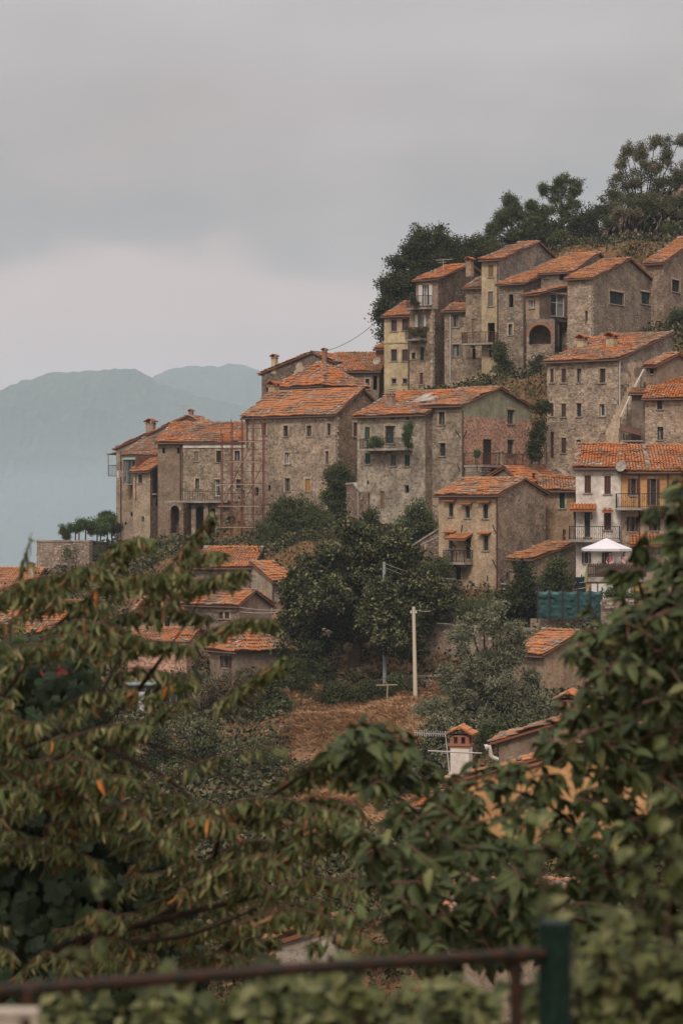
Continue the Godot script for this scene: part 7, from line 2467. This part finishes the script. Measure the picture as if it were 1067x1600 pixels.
func peach() -> void:
	var base := on_ground(-3.4, -12.5)
	var o := thing("peach_tree", "peach tree at the left with drooping leaves touched with red and orange", "tree", base)
	var pal := [Color(0.064, 0.080, 0.028), Color(0.100, 0.110, 0.041), Color(0.150, 0.145, 0.060), Color(0.044, 0.057, 0.021), Color(0.20, 0.175, 0.085), Color(0.18, 0.088, 0.040), Color(0.40, 0.14, 0.035)]
	var tips := [Color(0.075, 0.08, 0.03), Color(0.10, 0.085, 0.035), Color(0.15, 0.08, 0.035), Color(0.05, 0.06, 0.025), Color(0.16, 0.09, 0.04), Color(0.28, 0.09, 0.03), Color(0.5, 0.2, 0.04)]
	var vs := []
	var ws := []
	for i in pal.size():
		vs.append(near_leaf(1.0, 0.225, rf(0.3, 0.8), 500 + i, pal[i], tips[i]))
	for i in 4: ws.append(near_leaf(1.0, 0.225, rf(0.3, 0.8), 520 + i, Color.WHITE, Color(1.25, 1.0, 0.9)))
	var fo := Foliage.new()
	var twigs := []   # [points, depth at start, depth at end, leafiness]
	for t in [
		[[[15, 1010], [25, 930], [50, 832]], 11.5, 11.2, 0.22], [[[0, 930], [50, 905], [110, 895]], 12.0, 11.6, 1.0], [[[170, 1060], [215, 1042], [262, 1050]], 12.2, 12.0, 1.1], [[[225, 1085], [260, 1058], [300, 1052]], 12.3, 12.1, 1.1], [[[55, 935], [120, 885], [168, 892]], 12.2, 11.8, 1.0], [[[120, 915], [175, 855], [222, 838]], 12.3, 11.9, 1.1], [[[170, 905], [205, 850], [240, 842]], 12.6, 12.2, 1.1],
		[[[200, 970], [270, 880], [332, 797]], 12.4, 11.6, 0.9], [[[240, 930], [295, 868], [352, 862]], 12.6, 12.0, 1.0], [[[90, 975], [180, 905], [300, 893]], 12.2, 11.7, 1.2], [[[260, 940], [330, 900], [386, 888]], 12.0, 11.4, 1.1], [[[300, 998], [370, 968], [428, 966]], 11.8, 11.2, 1.2],
		[[[120, 1000], [220, 950], [330, 962]], 12.3, 11.9, 1.1], [[[335, 1100], [395, 1058], [448, 1022]], 11.7, 11.0, 1.2], [[[150, 1040], [230, 1000], [300, 1012]], 12.2, 11.8, 1.1], [[[0, 1048], [75, 996], [165, 998]], 11.6, 11.4, 0.9], [[[228, 1100], [262, 1070], [300, 1062]], 12.0, 11.7, 1.0],
		[[[220, 1230], [330, 1185], [440, 1165]], 11.6, 11.0, 0.25], [[[430, 1225], [510, 1180], [600, 1172]], 11.4, 10.9, 1.2], [[[520, 1190], [580, 1168], [640, 1180]], 11.2, 10.8, 1.0], [[[300, 1275], [420, 1245], [560, 1278]], 11.3, 10.8, 1.2], [[[280, 1390], [350, 1350], [418, 1332]], 11.0, 10.6, 1.2],
		[[[420, 1275], [490, 1245], [560, 1260]], 11.6, 11.2, 1.1], [[[440, 1240], [505, 1205], [580, 1205]], 11.5, 11.1, 1.2], [[[470, 1215], [530, 1185], [610, 1195]], 11.3, 11.0, 1.2], [[[430, 1300], [500, 1275], [575, 1300]], 11.2, 10.9, 1.1], [[[80, 1260], [120, 1238], [150, 1262]], 11.3, 11.0, 1.2], [[[145, 1285], [190, 1258], [236, 1285]], 11.2, 10.9, 1.2], [[[250, 1300], [310, 1272], [370, 1290]], 11.1, 10.8, 1.2], [[[320, 1390], [400, 1335], [430, 1345]], 10.9, 10.5, 1.1],
		[[[430, 1330], [500, 1300], [560, 1330]], 11.2, 10.9, 0.8], [[[160, 1180], [230, 1120], [290, 1090]], 11.9, 11.5, 0.8], [[[100, 1130], [160, 1085], [215, 1075]], 11.7, 11.3, 1.1], [[[0, 1170], [90, 1110], [150, 1075]], 11.6, 11.2, 0.6], [[[420, 1390], [500, 1370], [570, 1395]], 10.9, 10.6, 1.0], [[[360, 1450], [450, 1420], [540, 1440]], 10.8, 10.5, 1.0], [[[480, 1480], [540, 1455], [600, 1478]], 10.6, 10.3, 1.0]]:
		twigs.append(t)
	# more of the same through the depth of the crown
	var right := [[850, 210], [900, 310], [960, 300], [1010, 280], [1050, 300], [1090, 290], [1140, 220], [1200, 250], [1240, 420], [1290, 520], [1340, 500], [1400, 500], [1460, 420], [1530, 320]]
	for i in 225:
		var y := rf(905, 1500)
		var x := rf(-60, table(right, y))
		if y < 1000.0 and rng.randf() < 0.25: continue
		if y > 1075.0 and y < 1245.0 and x > 190.0: continue
		if y > 925.0 and y < 1075.0 and x > 215.0: continue
		if y > 1005.0 and y < 1105.0 and x > 150.0: continue
		if x < 150.0 and y > 1330.0 and rng.randf() < 0.75: continue
		if x > -10.0 and x < 150.0 and y > 985.0 and y < 1110.0 and rng.randf() < 0.8: continue
		var l := rf(70, 170)
		var d := rf(11.0, 14.5)
		twigs.append([[[x - l * 0.5, y + rf(15, 45)], [x, y], [x + l * 0.5, y + rf(-12, 22)]], d + 0.2, d - 0.2, rf(0.8, 1.2)])
	var wood := MB.new()
	for t in twigs:
		var n := 14
		var pts := curve_pts(t[0], t[1], t[2], n)
		var rel := pts.map(func(p): return p - base)
		var rad := []
		for i in n + 1: rad.append(lerpf(0.005, 0.0016, i / float(n)))
		wood.tube(M.twig, rel, rad, 5)
		var l := 0.0
		for i in n: l += (pts[i + 1] - pts[i]).length()
		var cnt := int(l / 0.0052 * t[3])
		for i in cnt:
			var f := pow(rng.randf(), 0.8)
			var gi := mini(int(f * n), n - 1)
			var p: Vector3 = pts[gi].lerp(pts[gi + 1], f * n - gi)
			var td: Vector3 = (pts[gi + 1] - pts[gi]).normalized()
			var dir := Vector3(0, -1, 0) * rf(0.5, 1.2) + td * rf(-0.1, 0.45) + Vector3(rf(-0.4, 0.4), rf(-0.1, 0.45), rf(-0.5, 0.5))
			var face := Vector3(rng.randfn(), 0.3, rng.randfn() + 0.4)
			var pick := rng.randf()
			var kind := 0 if pick < 0.32 else 1 if pick < 0.57 else 2 if pick < 0.72 else 3 if pick < 0.88 else 4 if pick < 0.94 else 5 if pick < 0.995 else 6
			fo.add(hang(dir, face, rf(0.05, 0.105), p + Vector3(rf(-0.01, 0.01), -0.005, rf(-0.01, 0.01))), kind, -p.z + rf(0, 1.5))
	put("twigs", wood, o)
	# limbs and trunk
	var limb := MB.new()
	var root := Vector3.ZERO
	for q in [[[[-140, 1750], [60, 1500], [240, 1440], [320, 1370], [345, 1300]], 12.5, 11.3, 0.03], [[[-140, 1750], [-20, 1300], [70, 1200], [190, 1110], [260, 1020]], 12.5, 12.0, 0.016], [[[-140, 1700], [-40, 1200], [60, 1010], [110, 960]], 12.5, 11.8, 0.02], [[[60, 1500], [200, 1475], [300, 1460], [400, 1420]], 12.0, 11.2, 0.016], [[[190, 1110], [235, 1050], [300, 960], [335, 880]], 12.1, 11.9, 0.007], [[[345, 1300], [430, 1240], [520, 1180]], 11.4, 11.1, 0.016], [[[240, 1440], [400, 1400], [520, 1370]], 11.6, 10.9, 0.018], [[[70, 1200], [170, 1150], [330, 1200], [440, 1290]], 11.9, 11.2, 0.012], [[[150, 1160], [260, 1215], [300, 1250]], 11.8, 11.2, 0.016], [[[0, 1180], [130, 1120], [190, 1020]], 11.5, 11.9, 0.02]]:
		var pts := curve_pts(q[0], q[1], q[2], 12).map(func(p): return p - base)
		var rad := []
		for i in 13: rad.append(lerpf(q[3], q[3] * 0.35, i / 12.0))
		limb.tube(M.bark, pts, rad, 7)
	var fork: Vector3 = at(-140, 1750, 12.5) - base
	limb.tube(M.bark, [Vector3(0, -0.5, 0), Vector3(0.05, 0.0, 0), fork * 0.5 + Vector3(0.1, 0, 0), fork], [0.13, 0.11, 0.09, 0.075], 9)
	put("trunk", limb, o)
	grow(fo, o, vs, ws, pal)

func broad_tree() -> void:
	var base := on_ground(2.3, -9.5)
	var o := thing("broadleaf_tree", "dark tree with broad pointed leaves in front of the ochre gable wall", "tree", base)
	var pal := [Color(0.042, 0.058, 0.020), Color(0.056, 0.073, 0.025), Color(0.030, 0.042, 0.016), Color(0.085, 0.102, 0.036), Color(0.066, 0.080, 0.028), Color(0.13, 0.135, 0.05)]
	var vs := []
	var ws := []
	for i in pal.size(): vs.append(near_leaf(1.0, 0.44, rf(0.2, 0.6), 600 + i, pal[i], pal[i] * 1.15))
	for i in 4: ws.append(near_leaf(1.0, 0.44, rf(0.2, 0.6), 620 + i, Color.WHITE, Color.WHITE))
	var fo := Foliage.new()
	var left := [[740, 1100], [785, 1068], [810, 1060], [850, 1058], [890, 1040], [935, 1035], [965, 1000], [990, 950], [1010, 925], [1060, 920], [1110, 908], [1150, 870], [1190, 830], [1215, 760], [1240, 700], [1265, 640], [1300, 590], [1340, 545], [1400, 545], [1450, 570], [1500, 600]]
	var shoots := []
	for s in [[590, 1150, 610, 1128], [600, 1165, 640, 1170], [560, 1160, 575, 1140], [620, 1210, 645, 1215], [600, 1200, 585, 1180], [575, 1215, 600, 1235], [1010, 830, 985, 880], [1030, 790, 1010, 800], [1055, 780, 1062, 762], [995, 890, 975, 905], [980, 900, 960, 895], [930, 990, 905, 985], [910, 1010, 890, 1020], [830, 1200, 800, 1195], [860, 1215, 850, 1240], [905, 1180, 900, 1215], [930, 1230, 905, 1250], [735, 1240, 712, 1225], [760, 1235, 775, 1225], [690, 1260, 668, 1245], [870, 1160, 845, 1165]]:
		shoots.append([s[0], s[1], s[2], s[3], rf(9.0, 9.8)])
	for i in 34:
		var sa := rf(0, TAU)
		var sr := sqrt(rng.randf())
		var sx := 580.0 + cos(sa) * sr * 72.0
		var sy := 1192.0 + sin(sa) * sr * 62.0
		shoots.append([sx, sy, sx + rf(-30, 40), sy + rf(-40, 20), rf(9.0, 10.2)])
	for i in 40: shoots.append([rf(720, 900), rf(1370, 1470), rf(720, 900), rf(1370, 1470), rf(9.0, 10.5)])
	for i in 820:
		var y := pow(rng.randf(), 0.75) * 730.0 + 770.0
		var x0 := table(left, y)
		if x0 > 1090.0: continue
		var x := rf(x0 + 8.0, 1130)
		# gaps where the ochre wall shows
		if y > 1170.0 and y < 1320.0 and x < 950.0 and x > 740.0 and rng.randf() < 0.62: continue
		var a := rf(-2.6, 0.9)
		var l := rf(35, 75)
		shoots.append([x, y, x + cos(a) * l, y + sin(a) * l * 0.8, rf(8.6, 11.2)])
	var wood := MB.new()
	for s in shoots:
		var a := at(s[0], s[1], s[4])
		var b := at(s[2], s[3], s[4] + rf(-0.12, 0.12))
		wood.tube(M.twig, [a - base, (a + b) / 2 - base + Vector3(0, 0.01, 0), b - base], [0.005, 0.004, 0.002], 5)
		for i in 11:
			var f := rf(0.1, 1.0)
			var p := a.lerp(b, f)
			var out := Vector3(rng.randfn(), rng.randfn() * 0.6, rng.randfn()).normalized()
			var dir := out * 0.9 + (b - a).normalized() * 0.6 + Vector3(0, -0.5, 0)
			var pick := rng.randf()
			var kind := 0 if pick < 0.30 else 1 if pick < 0.55 else 2 if pick < 0.76 else 3 if pick < 0.87 else 4 if pick < 0.96 else 5
			fo.add(hang(dir, Vector3(rng.randfn() * 0.5, 1.0, rng.randfn() * 0.5 + 0.3), rf(0.06, 0.102), p), kind, s[4] + rf(0, 1.0))
	put("twigs", wood, o)
	var limb := MB.new()
	for q in [[[[1200, 1800], [1100, 1480], [1060, 1250], [1050, 1000], [1062, 800]], 9.8, 9.6, 0.035], [[[1100, 1480], [1000, 1380], [850, 1330], [680, 1290], [590, 1210]], 9.8, 9.3, 0.016], [[[1060, 1250], [1000, 1190], [940, 1170], [880, 1170]], 9.7, 9.3, 0.014], [[[1050, 1030], [985, 1052], [960, 1040], [915, 1005]], 9.6, 9.3, 0.011], [[[1100, 1480], [930, 1440], [760, 1420], [620, 1380]], 9.6, 9.2, 0.014], [[[1000, 1380], [900, 1290], [820, 1240], [740, 1235]], 9.7, 9.3, 0.012], [[[1055, 1100], [1010, 950], [990, 890]], 9.7, 9.4, 0.018], [[[940, 1170], [990, 1165], [1040, 1160]], 9.4, 9.5, 0.012]]:
		var pts := curve_pts(q[0], q[1], q[2], 12).map(func(p): return p - base)
		var rad := []
		for i in 13: rad.append(lerpf(q[3], q[3] * 0.3, i / 12.0))
		limb.tube(M.bark, pts, rad, 7)
	var fork := at(1200, 1800, 9.8) - base
	limb.tube(M.bark, [Vector3(0, -0.5, 0), Vector3.ZERO, fork], [0.12, 0.10, 0.075], 9)
	put("trunk", limb, o)
	grow(fo, o, vs, ws, pal)

func lobed_leaf(sd: int, col: Color) -> ArrayMesh:
	var r := RandomNumberGenerator.new()
	r.seed = sd
	var mb := MB.new()
	var c := Vector3(0, -0.1, 0)
	var rim := []
	var n := 20
	for i in n:
		var a := TAU * i / n
		var lob := 0.62 + 0.26 * absf(cos(a * 2.5)) + r.randf_range(-0.03, 0.03)
		if i == 0: lob = 0.2
		rim.append(Vector3(sin(a) * lob * 0.55, -0.45 + cos(a) * lob * 0.55, -0.16 * lob * lob + r.randf_range(-0.02, 0.02)))
	for i in n:
		mb.poly(M.near_leaf, [Vector3(0, -0.35, 0.04), rim[(i + 1) % n], rim[i]], [], [], col * r.randf_range(0.9, 1.1))
	return mb.mesh()

func grape() -> void:
	var base := on_ground(-3.0, -14.6)
	var o := thing("grape_vine", "dark grape vine with lobed leaves behind the peach branches, a few leaves turned red", "vine", base)
	var pal := [Color(0.022, 0.036, 0.018), Color(0.034, 0.052, 0.024), Color(0.016, 0.026, 0.014), Color(0.06, 0.085, 0.03), Color(0.12, 0.024, 0.018)]
	var vs := []
	for i in pal.size(): vs.append(lobed_leaf(700 + i, pal[i]))
	var ws := [lobed_leaf(720, Color.WHITE), lobed_leaf(721, Color.WHITE)]
	var fo := Foliage.new()
	var limb := MB.new()
	for i in 2600:
		var y := 985.0 + pow(rng.randf(), 0.75) * 640.0
		var xr := table([[985, 120], [1060, 150], [1150, 170], [1250, 170], [1330, 270], [1430, 300], [1620, 330]], y)
		var x := rf(-70, xr)
		var d := rf(14.0, 15.6)
		var kind := 0 if rng.randf() < 0.4 else 1 if rng.randf() < 0.4 else 2
		if y < 1130.0 and rng.randf() < 0.06: kind = 3
		if absf(y - 1045.0) < 22.0 and x > 40.0 and x < 92.0: kind = 4 if rng.randf() < 0.22 else kind
		fo.add(hang(Vector3(rf(-0.5, 0.5), -1, rf(-0.2, 0.6)), Vector3(rng.randfn() * 0.4, 0.5, 1.0), rf(0.12, 0.2), at(x, y, d)), kind, d)
	for i in 9:
		var x := -20.0 + i * 38.0
		var pts := curve_pts([[x * 0.4 - 100, 1700], [x * 0.7, 1450], [x, 1200 + i * 14], [x + 20, 1020 + i * 34]], 14.6, 14.9, 10).map(func(p): return p - base)
		var rad := []
		for k in 11: rad.append(lerpf(0.02, 0.006, k / 10.0))
		limb.tube(M.bark, pts, rad, 6)
	put("stems", limb, o)
	grow(fo, o, vs, ws, pal)

func vines() -> void:
	var pal := [Color(0.068, 0.080, 0.026), Color(0.098, 0.108, 0.037), Color(0.048, 0.058, 0.020), Color(0.13, 0.132, 0.058), Color(0.033, 0.041, 0.015)]
	var vs := []
	for i in pal.size(): vs.append(near_leaf(1.0, 0.62, rf(0.1, 0.5), 800 + i, pal[i], pal[i]))
	var ws := []
	for i in 3: ws.append(near_leaf(1.0, 0.62, rf(0.1, 0.5), 820 + i, Color.WHITE, Color.WHITE))
	var groups := [
		["climbing_vine", "pale twining shoot that stands above the green iron post", [[[850, 1700], [846, 1560], [852, 1420], [842, 1330], [858, 1270]]], 5.2, 0.5, 30, Vector2(10, 6)],
		["climbing_vine", "pale leafy shoots along the right edge", [[[1060, 1700], [1040, 1500], [1050, 1330], [1030, 1220], [1060, 1140]], [[1000, 1700], [990, 1500], [1000, 1380], [985, 1320]], [[960, 1700], [940, 1520], [950, 1420]]], 5.4, 0.5, 60, Vector2(16, 10)],
		["climbing_vine", "thin pale shoot left of the middle, hanging over the iron rail", [[[120, 1700], [130, 1560], [150, 1460], [165, 1370]], [[95, 1700], [100, 1560], [125, 1470]], [[240, 1700], [246, 1560], [240, 1480]]], 5.3, 0.4, 22, Vector2(12, 8)],
		["creeper", "mass of light green creeper leaves under the rail in the middle", [], 5.6, 0.6, 0, Vector2.ZERO],
		["creeper", "mass of light green creeper leaves right of the green post", [], 5.6, 0.6, 0, Vector2.ZERO]]
	for g in groups:
		var a0 := at(700, 1600, g[3]) if g[2].is_empty() else at(g[2][0][0][0], 1600, g[3])
		var base := on_ground(a0.x, a0.z)
		var o := thing(g[0], g[1], "climbing plant" if g[0] == "climbing_vine" else "creeper", base, "")
		var fo := Foliage.new()
		var wood := MB.new()
		var lines: Array = g[2].duplicate()
		var mass := lines.is_empty()
		if mass:
			var right: bool = g[1].contains("right of")
			for i in 84:
				var x := rf(890, 1100) if right else rf(330, 840)
				var top := rf(1455, 1570) if right else rf(1525, 1600)
				if not right and rng.randf() < 0.25: x = rf(60, 330)
				if not right and i > 64:
					x = rf(400, 570)
					top = rf(1494, 1535)
				lines.append([[x + rf(-30, 30), 1720], [x + rf(-20, 20), 1630], [x, top]])
		for l in lines:
			var d: float = g[3] + rf(-0.3, 0.5)
			var pts := curve_pts(l, d, d - 0.1, 12)
			var rad := []
			for k in 13: rad.append(lerpf(0.004, 0.0015, k / 12.0))
			wood.tube(M.twig, pts.map(func(p): return p - base), rad, 5)
			var cnt := 40 if mass else int(g[5])
			for i in cnt:
				var f := rng.randf()
				var gi := mini(int(f * 12), 11)
				var p: Vector3 = pts[gi].lerp(pts[gi + 1], f * 12 - gi)
				var dir := Vector3(rf(-0.9, 0.9), rf(-0.7, 0.5), rf(-0.6, 0.8))
				fo.add(hang(dir, Vector3(rng.randfn() * 0.5, 0.8, 0.8), rf(0.034, 0.054), p + Vector3(rf(-0.02, 0.02), 0, rf(-0.02, 0.02))), rng.randi() % pal.size(), d)
			if l[0][1] >= 1700:
				wood.tube(M.twig, [pts[0] - base, Vector3(pts[0].x - base.x, 0.0, 0.1)], [0.004, 0.006], 5)
		put("stems", wood, o)
		grow(fo, o, vs, ws, pal)

func railing() -> void:
	var rust := plaster("rusty_green_paint", lin(0.030, 0.042, 0.037), lin(0.12, 0.044, 0.030), 0.44, 90, stain_texture(91, 0.7), 0.03)
	rust.roughness = 0.55
	rust.heightmap_scale = 0.05
	var green := plaster("green_paint", lin(0.013, 0.032, 0.025), lin(0.009, 0.020, 0.017), 0.42, 92, stain_texture(93, 0.75), 0.03)
	green.roughness = 0.5
	green.heightmap_scale = 0.03
	var o := thing("rusty_rail", "dark rusty pipe rail that crosses the bottom of the view", "railing", at(420, 1700, 4.6))
	var b := o.position
	var m := MB.new()
	m.tube(rust, [at(-160, 1560, 4.1) - b, at(200, 1534, 4.35) - b, at(520, 1510, 4.58) - b, at(800, 1492, 4.78) - b, at(846, 1490, 4.82) - b], [0.0125, 0.0125, 0.0125, 0.0125, 0.0125], 16)
	put("top_rail", m, o)
	var p := MB.new()
	var t := at(806, 1492, 4.79) - b
	p.tube(rust, [Vector3(t.x, -1.9, t.z), t + Vector3(0, 0.004, 0)], [0.0125, 0.0125], 16)
	put("upright", p, o)
	var p2 := MB.new()
	var t2 := at(45, 1545, 4.22) - b
	p2.tube(rust, [Vector3(t2.x, -1.9, t2.z), t2], [0.0125, 0.0125], 16)
	put("upright", p2, o)
	var c := MB.new()
	c.tube(rust, [at(792, 1492.6, 4.775) - b, at(820, 1491.4, 4.80) - b], [0.0165, 0.0165], 16)
	put("collar", c, o)
	var g := thing("iron_post", "thick dark green iron post at the end of the rusty rail", "post", at(866, 1700, 4.85))
	var gp := MB.new()
	var gt := at(866, 1440, 4.85) - g.position
	gp.tube(green, [Vector3(0, -1.9, 0), gt - Vector3(0, 0.02, 0)], [0.033, 0.033], 20)
	put("shaft", gp, g)
	var gc := MB.new()
	gc.tube(green, [gt - Vector3(0, 0.019, 0), gt - Vector3(0, 0.004, 0), gt], [0.0345, 0.0345, 0.031], 20)
	put("cap", gc, g)
	var w := thing("pale_board", "pale board end with a dark disc as its hole in the bottom left corner", "board", at(20, 1612, 3.9))
	var wb := MB.new()
	wb.bx(M.concrete, Vector3(-0.25, -0.3, -0.02), Vector3(0.042, 0.036, 0.02))
	put("board", wb, w)
	var hb := MB.new()
	hb.tube(M.wood_dark, [Vector3(0.025, 0.018, 0.0), Vector3(0.025, 0.018, 0.0225)], [0.009, 0.009], 10)  # dark disc on the face; its colour stands in for the shade inside a hole
	put("hole_shade_disc", hb, w)
